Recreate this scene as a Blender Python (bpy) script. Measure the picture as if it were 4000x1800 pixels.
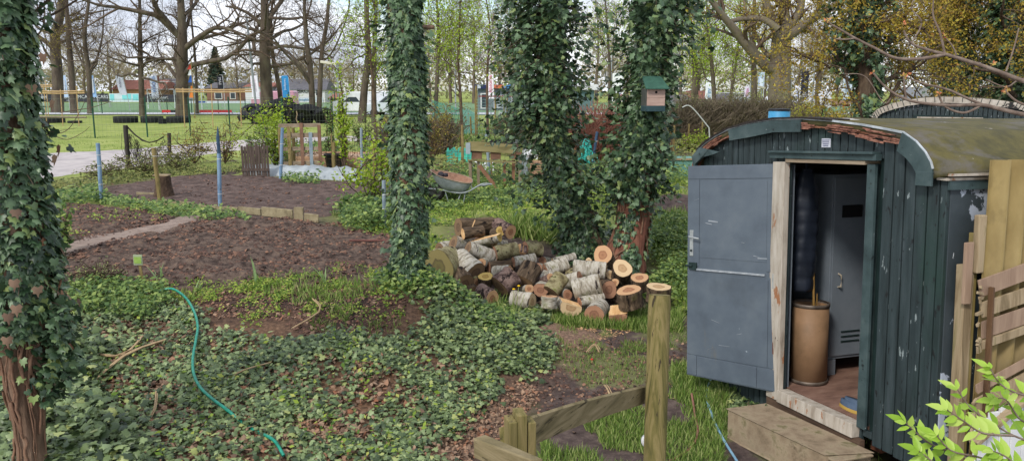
import bpy, math, random
import numpy as np
from mathutils import Matrix, Vector, Euler
rad = math.radians
for o in list(bpy.data.objects): bpy.data.objects.remove(o)
S = bpy.context.scene; COL = S.collection
# ---------------------------------------------------------------- camera
F = 3100.0; TH = math.atan(550 / 3100.0); EZ = 2.95
cd = bpy.data.cameras.new('camera'); cam = bpy.data.objects.new('camera', cd); COL.objects.link(cam)
cd.sensor_width = 36; cd.lens = F / 4000 * 36; cd.clip_start = 0.05; cd.clip_end = 3000
cam.location = (0, 0, EZ); cam.rotation_euler = (rad(90) - TH, 0, 0); S.camera = cam
S.render.resolution_x = 1024; S.render.resolution_y = 460
# ---------------------------------------------------------------- sky and sun
SUN_EL, SUN_AZ = 42, 215     # azimuth of the sun, degrees clockwise from +Y
w = bpy.data.worlds.new('World'); S.world = w; w.use_nodes = True
nt = w.node_tree; nt.nodes.clear()
def nd(t, typ, **k):
    n = t.nodes.new(typ)
    for a, b in k.items(): setattr(n, a, b)
    return n
out = nd(nt, 'ShaderNodeOutputWorld'); bg = nd(nt, 'ShaderNodeBackground'); bgc = nd(nt, 'ShaderNodeBackground'); mx = nd(nt, 'ShaderNodeMixShader')
sky = nd(nt, 'ShaderNodeTexSky', sky_type='NISHITA'); sky.sun_disc = False; sky.sun_elevation = rad(SUN_EL); sky.sun_rotation = rad(SUN_AZ)
bg.inputs[1].default_value = 0.12; nt.links.new(sky.outputs[0], bg.inputs[0])
tc = nd(nt, 'ShaderNodeTexCoord'); mp = nd(nt, 'ShaderNodeMapping'); mp.inputs['Scale'].default_value = (1, 1, 2.6)
n1 = nd(nt, 'ShaderNodeTexNoise'); n1.inputs['Scale'].default_value = 3.2; n1.inputs['Detail'].default_value = 7; n1.inputs['Roughness'].default_value = .55
cr = nd(nt, 'ShaderNodeValToRGB'); cr.color_ramp.elements[0].position = .40; cr.color_ramp.elements[1].position = .50
n2 = nd(nt, 'ShaderNodeTexNoise'); n2.inputs['Scale'].default_value = 5; n2.inputs['Detail'].default_value = 5
cc = nd(nt, 'ShaderNodeValToRGB'); cc.color_ramp.elements[0].position = .38; cc.color_ramp.elements[0].color = (.46, .50, .58, 1); cc.color_ramp.elements[1].position = .60; cc.color_ramp.elements[1].color = (.86, .88, .92, 1)
for a, b in ((tc.outputs['Generated'], mp.inputs[0]), (mp.outputs[0], n1.inputs[0]), (mp.outputs[0], n2.inputs[0]), (n1.outputs[0], cr.inputs[0]), (n2.outputs[0], cc.inputs[0]),
             (cc.outputs[0], bgc.inputs[0]), (cr.outputs[0], mx.inputs[0]), (bg.outputs[0], mx.inputs[1]), (bgc.outputs[0], mx.inputs[2]), (mx.outputs[0], out.inputs[0])): nt.links.new(a, b)
bgc.inputs[1].default_value = 1.0
sd = bpy.data.lights.new('sun', 'SUN'); sd.energy = 1.5; sd.angle = rad(10); sd.color = (1, .95, .88)
sun = bpy.data.objects.new('sun', sd); COL.objects.link(sun)
sv = Vector((math.sin(rad(SUN_AZ)) * math.cos(rad(SUN_EL)), math.cos(rad(SUN_AZ)) * math.cos(rad(SUN_EL)), math.sin(rad(SUN_EL))))
sun.rotation_euler = sv.to_track_quat('Z', 'Y').to_euler()
S.view_settings.view_transform = 'Standard'; S.view_settings.look = 'None'; S.view_settings.exposure = 0.72; S.view_settings.gamma = 1
S.render.engine = 'CYCLES'; S.cycles.max_bounces = 5; S.cycles.diffuse_bounces = 3; S.cycles.glossy_bounces = 2; S.cycles.transmission_bounces = 3; S.cycles.transparent_max_bounces = 6
# ---------------------------------------------------------------- numeric helpers
rng = np.random.default_rng(7)
def hsh(ix, iy, s):
    n = (ix.astype(np.int64) * 374761393 + iy.astype(np.int64) * 668265263 + s * 982451653) & 0x7fffffff
    n = ((n ^ (n >> 13)) * 1274126177) & 0x7fffffff
    return ((n ^ (n >> 16)) & 0xffff) / 65535.0
def vnoise(x, y, s=0):
    ix = np.floor(x); iy = np.floor(y); fx = x - ix; fy = y - iy; fx = fx * fx * (3 - 2 * fx); fy = fy * fy * (3 - 2 * fy)
    a, b, c, d = hsh(ix, iy, s), hsh(ix + 1, iy, s), hsh(ix, iy + 1, s), hsh(ix + 1, iy + 1, s)
    return (a * (1 - fx) + b * fx) * (1 - fy) + (c * (1 - fx) + d * fx) * fy
def fbm(x, y, s=0, o=4):
    r = 0; a = .5
    for i in range(o): r = r + a * vnoise(x * 2 ** i, y * 2 ** i, s + i); a *= .5
    return r
# terrain: multiquadric through control points (x, y, z)
CP = np.array([(-.56, 5.8, .10), (-.34, 6.8, .10), (.2, 7.8, .10), (.35, 9.2, .10), (-.05, 9.7, .12), (.9, 10.0, .10), (2.2, 10.2, .1), (1.2, 6, .05), (1, 4, .05), (-1.4, 4.4, .05), (-4, 4.2, .1), (-7, 4.3, .2),
    (0, 0, 0), (-5, 0, 0), (5, 0, 0), (2, 5.5, .08), (2, 7.5, .1), (3.5, 5.2, .1), (3.5, 8, .1), (5.5, 7, .1), (8, 9, .1), (8, 4, .1), (2.6, 9.5, .12), (4, 11, .2), (7, 13, .4),
    (-1.4, 8.6, .74), (-3, 8.6, .74), (-4.8, 8.5, .74), (-7.5, 8.6, .74), (-.75, 9.0, .66), (-1.3, 7.0, .42), (-3, 6.6, .40), (-5, 6.5, .42), (-.7, 8.2, .45), (-.2, 7.9, .22), (-.45, 9.4, .26), (-1, 9.9, .40), (-.35, 10.3, .2),
    (-.6, 11.3, .5), (.5, 11.4, .42), (1.6, 11.7, .35), (.3, 12.3, .62), (-1.2, 12.4, .72), (2.4, 12.4, .55), (3, 13.5, .68), (-4, 12, .75), (-8, 12, .75), (0, 15, .75), (-4, 16, .75), (5, 16, .72), (0, 20, .75), (-10, 20, .75), (10, 20, .7), (0, 30, .78), (-15, 30, .78), (15, 30, .78)])
def _ph(x, y):
    return np.sqrt((x[..., None] - CP[:, 0]) ** 2 + (y[..., None] - CP[:, 1]) ** 2 + .15)
_A = _ph(CP[:, 0], CP[:, 1]); _W = np.linalg.solve(_A + np.eye(len(CP)) * .02, CP[:, 2] - .5)
def tz(x, y):
    x = np.asarray(x, float); y = np.asarray(y, float); shp = np.broadcast(x, y).shape
    x = np.broadcast_to(x, shp).ravel(); y = np.broadcast_to(y, shp).ravel(); r = np.empty(x.size)
    for i in range(0, x.size, 40000): r[i:i + 40000] = _ph(np.clip(x[i:i + 40000], -18, 18), np.clip(y[i:i + 40000], -2, 32)) @ _W + .5
    k = np.clip((y - 22) / 8, 0, 1)
    r = r * (1 - k) + .8 * k
    r = r + (fbm(x * 1.3, y * 1.3, 3) - .47) * .07 * np.clip(1.3 - y / 40, .2, 1)
    return r.reshape(shp)
def ray(px, py):
    return np.array([(px - 2000) / F, math.cos(TH) + (900 - py) / F * math.sin(TH), -math.sin(TH) + (900 - py) / F * math.cos(TH)])
def at(px, py, D):
    d = ray(px, py); return np.array([0, 0, EZ]) + d * (D / d[1])
def gp(px, py):                      # where the line of sight meets the terrain
    d = ray(px, py); d = d / d[1]
    ys = np.concatenate([np.arange(2.5, 30, .03), np.arange(30, 140, .5)])
    z = EZ + d[2] * ys; t = tz(d[0] * ys, ys); k = np.argmax(z < t)
    if not (z < t).any(): k = len(ys) - 1
    return np.array([d[0] * ys[k], ys[k], t[k]])
def poly(*pts): return np.array([gp(*p)[:2] for p in pts])
def inpoly(x, y, P):
    r = np.zeros(x.shape, bool); n = len(P)
    for i in range(n):
        (x1, y1), (x2, y2) = P[i], P[(i + 1) % n]
        if y1 == y2: continue
        r ^= ((y1 > y) != (y2 > y)) & (x < (x2 - x1) * (y - y1) / (y2 - y1) + x1)
    return r
def pdist(x, y, P):
    d = np.full(x.shape, 1e9); n = len(P)
    for i in range(n):
        a = P[i]; b = P[(i + 1) % n] - a; t = np.clip(((x - a[0]) * b[0] + (y - a[1]) * b[1]) / (b @ b + 1e-9), 0, 1)
        d = np.minimum(d, np.hypot(x - a[0] - t * b[0], y - a[1] - t * b[1]))
    return np.where(inpoly(x, y, P), d, -d)
def rpoly(P, n):                     # n random points inside polygon
    lo, hi = P.min(0), P.max(0); o = np.zeros((0, 2))
    while len(o) < n:
        q = lo + rng.random((n * 2, 2)) * (hi - lo); o = np.concatenate([o, q[inpoly(q[:, 0], q[:, 1], P)]])
    return o[:n]
def unit(v): return v / (np.linalg.norm(v, axis=-1, keepdims=True) + 1e-9)
# ---------------------------------------------------------------- objects
def link(o, parent=None, label=None, cat=None, group=None, kind=None):
    COL.objects.link(o)
    if parent is not None: o.parent = parent
    if label: o['label'] = label
    if cat: o['category'] = cat
    if group: o['group'] = group
    if kind: o['kind'] = kind
    return o
def thing(name, label, cat, loc=(0, 0, 0), rot=(0, 0, 0), group=None):
    o = bpy.data.objects.new(name, None); o.location = tuple(map(float, loc)); o.rotation_euler = rot; o.empty_display_size = .1
    return link(o, None, label, cat, group)
def npmesh(name, V, Fc, mats, parent=None, attrs=None, smooth=False, mi=None, **k):
    """V (n,3); Fc list of (m,k) int arrays"""
    me = bpy.data.meshes.new(name); V = np.asarray(V, np.float32)
    Fc = [np.asarray(f) for f in (Fc if isinstance(Fc, list) else [Fc]) if len(f)]
    loops = np.concatenate([f.ravel() for f in Fc]); tot = np.concatenate([np.full(len(f), f.shape[1]) for f in Fc])
    me.vertices.add(len(V)); me.vertices.foreach_set('co', V.ravel())
    me.loops.add(len(loops)); me.loops.foreach_set('vertex_index', loops.astype(np.int32))
    me.polygons.add(len(tot)); me.polygons.foreach_set('loop_start', np.concatenate([[0], np.cumsum(tot)[:-1]]).astype(np.int32)); me.polygons.foreach_set('loop_total', tot.astype(np.int32))
    if mi is not None: me.polygons.foreach_set('material_index', np.asarray(mi, np.int32))
    if smooth: me.polygons.foreach_set('use_smooth', np.ones(len(tot), bool))
    for m in (mats if isinstance(mats, (list, tuple)) else [mats]): me.materials.append(m)
    for a, v in (attrs or {}).items():
        if v.ndim == 1: t = me.attributes.new(a, 'FLOAT', 'POINT'); t.data.foreach_set('value', v.astype(np.float32))
        else: t = me.attributes.new(a, 'FLOAT_COLOR', 'POINT'); t.data.foreach_set('color', v.astype(np.float32).ravel())
    me.update(); me.validate()
    return link(bpy.data.objects.new(name, me), parent, **k)
class MB:
    def __init__(s): s.v = []; s.f = []; s.m = []
    def add(s, V, Fs, mi=0):
        b = len(s.v); s.v += [tuple(p) for p in V]; s.f += [[b + i for i in f] for f in Fs]; s.m += [mi] * len(Fs)
    def box(s, lo, hi, mi=0, M=None, bev=0, jit=0):
        lo = np.array(lo, float); hi = np.array(hi, float)
        V = np.array([[(lo, hi)[i][0], (lo, hi)[j][1], (lo, hi)[k][2]] for i in (0, 1) for j in (0, 1) for k in (0, 1)])
        if jit: V = V + (np.random.rand(8, 3) - .5) * jit
        if M is not None: V = V @ np.array(M[0]).T + np.array(M[1])
        s.add(V, [(0, 1, 3, 2), (4, 6, 7, 5), (0, 4, 5, 1), (2, 3, 7, 6), (0, 2, 6, 4), (1, 5, 7, 3)], mi)
    def bar(s, a, b, w, t, up=(0, 0, 1), mi=0, jit=0):
        a = np.array(a, float); b = np.array(b, float); x = unit(b - a); y = np.cross(np.array(up, float), x); y = unit(y); z = np.cross(x, y); L = np.linalg.norm(b - a)
        s.box((0, -t / 2, -w / 2), (L, t / 2, w / 2), mi, (np.stack([x, y, z], 1), a), jit=jit)
    def tube(s, pts, r, n=8, mi=0, cap=True):
        pts = np.array(pts, float); r = np.full(len(pts), r) if np.isscalar(r) else np.array(r)
        V, Q = tubes([pts], [r], n); s.add(V, [tuple(q) for q in Q], mi)
        if cap: k = len(pts); s.add(V[:n], [tuple(range(n))[::-1]], mi); s.add(V[(k - 1) * n:], [tuple(range(n))], mi)
    def lathe(s, prof, n=24, c=(0, 0, 0), mi=0, ax=None):
        P = np.array([[r * math.cos(2 * math.pi * i / n), r * math.sin(2 * math.pi * i / n), z] for r, z in prof for i in range(n)])
        if ax is not None: P = P @ np.array(ax).T
        P = P + np.array(c); k = len(prof)
        s.add(P, [(j * n + i, j * n + (i + 1) % n, (j + 1) * n + (i + 1) % n, (j + 1) * n + i) for j in range(k - 1) for i in range(n)], mi)
    def build(s, name, mats, parent=None, smooth=False, bevel=0, **k):
        me = bpy.data.meshes.new(name); me.from_pydata([tuple(map(float, v)) for v in s.v], [], s.f)
        for m in (mats if isinstance(mats, (list, tuple)) else [mats]): me.materials.append(m)
        me.polygons.foreach_set('material_index', np.array(s.m, np.int32))
        if smooth: me.polygons.foreach_set('use_smooth', np.ones(len(s.f), bool))
        me.update(); o = link(bpy.data.objects.new(name, me), parent, **k)
        if bevel: b = o.modifiers.new('b', 'BEVEL'); b.width = bevel; b.segments = 2; b.limit_method = 'ANGLE'
        return o
def tubes(PL, RL, n=5):
    """many polylines -> one set of tube vertices and quads (all lists of equal-length arrays are batched)"""
    V = []; Q = []; base = 0
    bylen = {}
    for p, r in zip(PL, RL): bylen.setdefault(len(p), []).append((p, r))
    for k, L in bylen.items():
        P = np.stack([a for a, _ in L]); R = np.stack([b for _, b in L]); m = len(L)
        T = np.empty_like(P); T[:, 1:-1] = P[:, 2:] - P[:, :-2]; T[:, 0] = P[:, 1] - P[:, 0]; T[:, -1] = P[:, -1] - P[:, -2]; T = unit(T)
        ref = np.where(np.abs(T[:, :1, 2:3]) > .9, np.array([1., 0, 0]), np.array([0, 0, 1.])); ref = np.broadcast_to(ref, P.shape)
        X = unit(np.cross(ref, T)); Y = np.cross(T, X); a = np.arange(n) * 2 * np.pi / n
        W = P[:, :, None] + R[:, :, None, None] * (np.cos(a)[None, None, :, None] * X[:, :, None] + np.sin(a)[None, None, :, None] * Y[:, :, None])
        V.append(W.reshape(-1, 3)); i = np.arange(n); j = np.arange(k - 1)[:, None]
        q = np.stack([j * n + i, j * n + (i + 1) % n, (j + 1) * n + (i + 1) % n, (j + 1) * n + i], -1).reshape(-1, 4)
        Q.append((q[None] + (np.arange(m) * k * n)[:, None, None]).reshape(-1, 4) + base); base += m * k * n
    return np.concatenate(V), np.concatenate(Q)
# leaf templates: (verts, tris)
def fan(pts, bend=.15):
    P = np.array([(0, .45, .06)] + [(x, y, -bend * abs(x)) for x, y in pts]); n = len(pts)
    return P, np.array([(0, 1 + i, 1 + (i + 1) % n) for i in range(n)])
IVY = fan([(0, 0), (.28, -.16), (.5, .12), (.34, .36), (.4, .62), (.14, .62), (0, 1.05), (-.14, .62), (-.4, .62), (-.34, .36), (-.5, .12), (-.28, -.16)], .3)
IVYS = fan([(0, 0), (.42, -.08), (.42, .42), (0, 1), (-.42, .42), (-.42, -.08)], .3)
LEAF = (np.array([(0, 0, 0), (.28, .45, -.06), (0, 1, -.12), (-.28, .45, -.06)]), np.array([(0, 1, 2), (0, 2, 3)]))
LONG = (np.array([(0, 0, 0), (.16, .35, .02), (.12, .75, -.08), (0, 1.1, -.2), (-.12, .75, -.08), (-.16, .35, .02), (0, .5, .05)]), np.array([(6, 0, 1), (6, 1, 2), (6, 2, 3), (6, 3, 4), (6, 4, 5), (6, 5, 0)]))
BLADE = (np.array([(-.05, 0, 0), (.05, 0, 0), (.035, .55, .06), (-.035, .55, .06), (0, 1, .22)]), np.array([(0, 1, 2), (0, 2, 3), (3, 2, 4)]))
CLOD = (np.array([(1, 0, 0), (.3, .9, 0), (-.8, .6, 0), (-.8, -.6, 0), (.3, -.9, 0), (.25, .1, .75), (-.3, -.1, .6)]), np.array([(0, 1, 5), (1, 2, 6), (1, 6, 5), (2, 3, 6), (3, 4, 6), (4, 5, 6), (4, 0, 5)]))
def scatter(name, P, N, Sz, tm, mat, parent=None, T=None, v=None, asp=1, **k):
    P = np.asarray(P, float); n = len(P); N = unit(np.broadcast_to(np.asarray(N, float), (n, 3)) + 0.0)
    if T is None: T = rng.normal(size=(n, 3))
    T = np.broadcast_to(np.asarray(T, float), (n, 3)); Y = T - (T * N).sum(1, keepdims=True) * N; Y = unit(Y); X = np.cross(Y, N)
    t, f = tm; Sz = np.broadcast_to(np.asarray(Sz, float), (n,))
    V = P[:, None] + Sz[:, None, None] * (t[None, :, 0:1] * X[:, None] * asp + t[None, :, 1:2] * Y[:, None] + t[None, :, 2:3] * N[:, None])
    Fc = (f[None] + (np.arange(n) * len(t))[:, None, None]).reshape(-1, f.shape[1])
    v = rng.random(n) if v is None else v
    return npmesh(name, V.reshape(-1, 3), Fc, mat, parent, attrs={'v': np.repeat(v, len(t))}, **k)
# ---------------------------------------------------------------- materials
def lin(c): return tuple(((x / 255 + .055) / 1.055) ** 2.4 if x > 10 else x / 255 / 12.92 for x in c) + (1,)
MC = {}
def mat(name, cols, scale=6, rough=.8, bump=.3, stretch=(1, 1, 1), detail=6, attr=None, spec=.3, metal=0, pos=None, trans=0, bscale=None, chips=None, dist=0, bdist=.02):
    """cols: linear or sRGB-255 colours spread along a ramp driven by noise (or by vertex attribute)"""
    if name in MC: return MC[name]
    m = bpy.data.materials.new(name); m.use_nodes = True; t = m.node_tree; b = t.nodes['Principled BSDF']; L = t.links.new
    b.inputs['Roughness'].default_value = rough; b.inputs['Metallic'].default_value = metal; b.inputs['Specular IOR Level'].default_value = spec
    r = nd(t, 'ShaderNodeValToRGB'); e = r.color_ramp.elements
    while len(e) < len(cols): e.new(.5)
    ps = pos or [.3 + .4 * i / max(1, len(cols) - 1) for i in range(len(cols))]
    if attr and not pos: ps = [i / max(1, len(cols) - 1) for i in range(len(cols))]
    for i, c in enumerate(cols): e[i].position = ps[i]; e[i].color = lin(c) if max(c) > 1 else tuple(c) + (1,)
    tcn = nd(t, 'ShaderNodeTexCoord'); mpn = nd(t, 'ShaderNodeMapping'); mpn.inputs['Scale'].default_value = stretch; L(tcn.outputs['Object'], mpn.inputs[0])
    nz = nd(t, 'ShaderNodeTexNoise'); nz.inputs['Scale'].default_value = scale; nz.inputs['Detail'].default_value = detail; nz.inputs['Roughness'].default_value = .62; nz.inputs['Distortion'].default_value = dist
    L(mpn.outputs[0], nz.inputs[0])
    if attr: an = nd(t, 'ShaderNodeAttribute', attribute_name=attr); L(an.outputs['Fac'], r.inputs[0])
    else: L(nz.outputs[0], r.inputs[0])
    col = r.outputs[0]
    for ch in (chips or []):          # (colour, scale, threshold, stretch) worn patches with a hard edge
        cn = nd(t, 'ShaderNodeTexNoise'); cn.inputs['Scale'].default_value = ch[1]; cn.inputs['Detail'].default_value = 8; cn.inputs['Roughness'].default_value = .65
        m2 = nd(t, 'ShaderNodeMapping'); m2.inputs['Scale'].default_value = ch[3]; m2.inputs['Location'].default_value = (ch[1] * 1.7, ch[2] * 9, 3); L(tcn.outputs['Object'], m2.inputs[0]); L(m2.outputs[0], cn.inputs[0])
        rr = nd(t, 'ShaderNodeValToRGB'); rr.color_ramp.elements[0].position = ch[2]; rr.color_ramp.elements[1].position = ch[2] + (ch[4] if len(ch) > 4 else .02); L(cn.outputs[0], rr.inputs[0])
        mm = nd(t, 'ShaderNodeMix', data_type='RGBA'); L(rr.outputs[0], mm.inputs[0]); L(col, mm.inputs[6]); mm.inputs[7].default_value = lin(ch[0]); col = mm.outputs[2]
    L(col, b.inputs['Base Color'])
    if bump:
        bn = nd(t, 'ShaderNodeBump'); bn.inputs['Strength'].default_value = bump; bn.inputs['Distance'].default_value = bdist; src = nz
        if bscale: src = nd(t, 'ShaderNodeTexNoise'); src.inputs['Scale'].default_value = bscale; src.inputs['Detail'].default_value = 5; L(mpn.outputs[0], src.inputs[0])
        L(src.outputs[0], bn.inputs['Height']); L(bn.outputs[0], b.inputs['Normal'])
    if trans:
        tr = nd(t, 'ShaderNodeBsdfTranslucent'); ms = nd(t, 'ShaderNodeMixShader'); ms.inputs[0].default_value = trans; L(col, tr.inputs[0]); L(b.outputs[0], ms.inputs[1]); L(tr.outputs[0], ms.inputs[2]); L(ms.outputs[0], t.nodes['Material Output'].inputs[0])
    MC[name] = m; return m
ivy_m = mat('ivy_leaf', [(36, 56, 38), (58, 82, 54), (82, 108, 72), (110, 134, 98), (134, 150, 82)], attr='v', rough=.42, bump=0, spec=.5, trans=.15, pos=[0, .3, .6, .85, 1])
ivyg_m = mat('ivy_ground', [(46, 62, 38), (76, 94, 56), (106, 124, 76), (136, 154, 104), (162, 168, 96)], attr='v', rough=.45, bump=0, spec=.5, trans=.15, pos=[0, .3, .6, .88, 1])
dead_m = mat('dead_leaf', [(88, 70, 58), (126, 102, 84), (164, 136, 112), (144, 96, 70)], attr='v', rough=.8, bump=0, trans=.1)
nettle_m = mat('nettle_leaf', [(56, 82, 42), (86, 114, 56), (118, 142, 72), (158, 174, 96)], attr='v', rough=.5, bump=0, trans=.3)
grass_m = mat('grass_blade', [(74, 100, 44), (106, 134, 58), (138, 162, 80), (172, 178, 116)], attr='v', rough=.6, bump=0, trans=.3)
weed_m = mat('weed_leaf', [(66, 96, 34), (104, 134, 44), (146, 168, 62), (176, 180, 92)], attr='v', rough=.6, bump=0, trans=.3)
spring_m = mat('spring_leaf', [(110, 140, 32), (150, 176, 44), (188, 204, 74)], attr='v', rough=.5, bump=0, trans=.45)
olive_m = mat('olive_leaf', [(120, 104, 36), (156, 138, 46), (182, 166, 66), (166, 120, 56)], attr='v', rough=.6, bump=0, trans=.3)
barkm = mat('bark', [(52, 42, 34), (92, 76, 62), (116, 100, 80)], scale=9, stretch=(1, 1, .25), bump=1, rough=.95, bdist=.05)
bark_far = mat('bark_far', [(60, 53, 48), (90, 80, 70), (108, 102, 84)], scale=2.5, stretch=(1, 1, .3), bump=.5, rough=1, bdist=.05)
twig_m = mat('twig', [(80, 66, 56), (104, 88, 74)], scale=3, bump=0, rough=1)
# ================================================================ GROUND
ys = np.concatenate([np.linspace(-6, 3.5, 24)[:-1], 3.5 * (900 / 3.5) ** (np.linspace(0, 1, 520) ** 1.15)])
us = np.linspace(-1, 1, 520); U, Yg = np.meshgrid(us, ys); Xg = U * (np.clip(Yg, 3, None) * 1.05 + 2)
Zg = tz(Xg, Yg)
P_BANK = poly((-400, 1150), (260, 1130), (900, 1115), (1500, 1085), (1650, 1075), (1760, 1110), (2000, 1190), (2140, 1290), (2110, 1440), (1960, 1600), (1700, 1990), (-400, 1990)); P_BANK = np.concatenate([P_BANK, [(-6, 2.5), (-12, 5)]]) if False else P_BANK
P_FRONT = poly((240, 1005), (500, 935), (790, 862), (1000, 858), (1250, 875), (1560, 935), (1640, 1010), (1560, 1085), (1300, 1105), (900, 1120), (560, 1125), (270, 1110))
P_LEFT = poly((150, 800), (400, 810), (640, 835), (730, 858), (560, 895), (260, 970), (100, 985))
P_BACK = poly((150, 770), (380, 735), (600, 705), (730, 685), (1000, 688), (1250, 705), (1500, 715), (1535, 745), (1420, 795), (1290, 845), (1200, 850), (1000, 832), (640, 795), (380, 768), (200, 780))
P_SIDE = poly((2560, 765), (2700, 760), (2700, 850), (2560, 870), (2520, 830))
P_MEADOW = poly((1290, 840), (1480, 800), (1700, 715), (2150, 690), (2700, 700), (2700, 760), (2540, 765), (2520, 860), (2700, 880), (2760, 1200), (2640, 1230), (2560, 1000), (2150, 930), (1900, 850), (1760, 880), (1690, 990), (1640, 960), (1440, 905))
def zone(P, x, y, s=.35): return np.clip(pdist(x, y, P) / s * .5 + .5, 0, 1)
near = Yg < 32
def zz(P, s):
    r = np.zeros(Xg.shape); r[near] = zone(P, Xg[near], Yg[near], s); return r
nz = fbm(Xg * 1.6, Yg * 1.6, 11)
lawn = np.clip((Yg - 26) / 1.5, 0, 1)
C = np.zeros(Xg.shape + (4,)); C[..., 3] = 1
right = zz(np.array([(.1, 4.5), (.45, 7.5), (.5, 10.2), (3.2, 10.6), (3.4, 3.5), (1, 3)]), .5)
C[..., 0] = np.clip(lawn + zz(P_MEADOW, .5) * .85 + right * np.clip((fbm(Xg * 2.2, Yg * 2.2, 31) - .50) * 6, 0, .3) + np.clip((Yg - 17.5) / 3, 0, 1) * .9 * (nz > .33), 0, 1)
C[..., 0] = np.maximum(C[..., 0], np.clip((-5.6 - Xg) / .6, 0, .8) * (Yg < 18))
C[..., 1] = zz(P_BANK, .4)
C[..., 2] = np.clip(zz(poly((800, 1150), (1450, 1100), (1600, 1180), (1500, 1300), (1250, 1340), (1150, 1230), (850, 1260)), .4), 0, 1)
m = bpy.data.materials.new('ground'); m.use_nodes = True; t = m.node_tree; L = t.links.new; b = t.nodes['Principled BSDF']; b.inputs['Roughness'].default_value = .95; b.inputs['Specular IOR Level'].default_value = .15
tcn = nd(t, 'ShaderNodeTexCoord'); att = nd(t, 'ShaderNodeVertexColor', layer_name='zone'); sp = nd(t, 'ShaderNodeSeparateColor'); L(att.outputs[0], sp.inputs[0])
def nramp(cols, scale, det=8, pos=(.33, .67)):
    n = nd(t, 'ShaderNodeTexNoise'); n.inputs['Scale'].default_value = scale; n.inputs['Detail'].default_value = det; n.inputs['Roughness'].default_value = .7; L(tcn.outputs['Object'], n.inputs[0])
    r = nd(t, 'ShaderNodeValToRGB'); e = r.color_ramp.elements
    while len(e) < len(cols): e.new(.5)
    for i, c in enumerate(cols): e[i].position = pos[0] + (pos[1] - pos[0]) * i / (len(cols) - 1); e[i].color = lin(c)
    L(n.outputs[0], r.inputs[0]); return r.outputs[0], n.outputs[0]
soil, sn = nramp([(56, 47, 45), (80, 68, 64), (106, 92, 85)], 7)
grs, gn = nramp([(112, 128, 58), (138, 150, 78), (158, 164, 98)], .8)
lit, ln_ = nramp([(62, 50, 40), (104, 80, 62), (136, 108, 86)], 22)
drk, dn_ = nramp([(34, 28, 28), (56, 46, 44), (72, 60, 56)], 12)
def mixc(fac, a, bb):
    x = nd(t, 'ShaderNodeMix', data_type='RGBA'); L(fac, x.inputs[0]); L(a, x.inputs[6]); L(bb, x.inputs[7]); return x.outputs[2]
c = mixc(sp.outputs[1], soil, lit); c = mixc(sp.outputs[2], c, drk); c = mixc(sp.outputs[0], c, grs); L(c, b.inputs['Base Color'])
bn = nd(t, 'ShaderNodeBump'); bn.inputs['Strength'].default_value = .5; bn.inputs['Distance'].default_value = .03; L(sn, bn.inputs['Height']); L(bn.outputs[0], b.inputs['Normal'])
idx = np.arange(Xg.size).reshape(Xg.shape)
Q = np.stack([idx[:-1, :-1], idx[:-1, 1:], idx[1:, 1:], idx[1:, :-1]], -1).reshape(-1, 4)
npmesh('ground', np.stack([Xg, Yg, Zg], -1).reshape(-1, 3), Q, m, attrs={'zone': C.reshape(-1, 4)}, smooth=True, kind='structure')
# ---------------------------------------------------------------- dug beds and paths, each its own sheet on the ground
def sheet(name, P, res, hfun, mt, edge=.25, **k):
    lo, hi = P.min(0) - edge, P.max(0) + edge; nx = int((hi[0] - lo[0]) / res); ny = int((hi[1] - lo[1]) / res)
    X, Y = np.meshgrid(np.linspace(lo[0], hi[0], nx), np.linspace(lo[1], hi[1], ny)); wob = (fbm(X * 2, Y * 2, 5) - .5) * .35
    d = pdist(X, Y, P) + wob; Z = tz(X, Y) + np.clip(d / edge, -1, 1) * .035 + np.clip(d / edge, 0, 1) * hfun(X, Y)
    idx = np.arange(X.size).reshape(X.shape); q = np.stack([idx[:-1, :-1], idx[:-1, 1:], idx[1:, 1:], idx[1:, :-1]], -1).reshape(-1, 4)
    q = q[(d.ravel()[q] > -edge * .5).any(1)]; u, inv = np.unique(q, return_inverse=True)
    return npmesh(name, np.stack([X, Y, Z], -1).reshape(-1, 3)[u], inv.reshape(-1, 4), mt, smooth=True, **k)
soil_m = mat('dug_soil', [(48, 40, 37), (76, 64, 58), (102, 87, 78), (116, 97, 82)], scale=9, rough=1, bump=.8, bscale=30, spec=.1, bdist=.03)
soil2_m = mat('raked_soil', [(68, 57, 53), (92, 78, 73), (114, 98, 91)], scale=5, rough=1, bump=.6, bscale=26, spec=.1, bdist=.03)
sand_m = mat('trodden_sand', [(112, 97, 88), (138, 122, 112), (154, 138, 126)], scale=6, rough=1, bump=.3, bscale=40, spec=.1)
rough_h = lambda X, Y: (fbm(X * 6, Y * 6, 21, 5) - .45) * .13 + np.clip(fbm(X * 1.1, Y * 1.1, 9) - .45, 0, 1) * .25
sheet('soil_bed', P_FRONT, .035, rough_h, soil_m, kind='structure')
sheet('soil_bed', P_LEFT, .04, rough_h, soil_m, kind='structure')
sheet('soil_bed', P_BACK, .05, lambda X, Y: (fbm(X * 5, Y * 5, 41, 4) - .45) * .09, soil2_m, kind='structure')
sheet('soil_bed', P_SIDE, .06, lambda X, Y: (fbm(X * 5, Y * 5, 45, 4) - .45) * .09, soil2_m, kind='structure')
for P in (poly((2000, 640), (2120, 640), (2150, 690), (1990, 700)), poly((2640, 575), (2770, 575), (2740, 610), (2620, 612)), poly((1650, 640), (1850, 640), (1850, 690), (1640, 700))):
    sheet('soil_bed', P, .12, lambda X, Y: (fbm(X * 4, Y * 4, 47, 4) - .45) * .08, soil2_m, edge=.3, kind='structure')
P_SAND = poly((180, 1020), (170, 955), (400, 915), (600, 875), (690, 850), (800, 845), (790, 875), (650, 918), (480, 962), (300, 1005))
sheet('sand_path', P_SAND, .05, lambda X, Y: .012 + 0 * X, sand_m, edge=.2, kind='structure')
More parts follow.
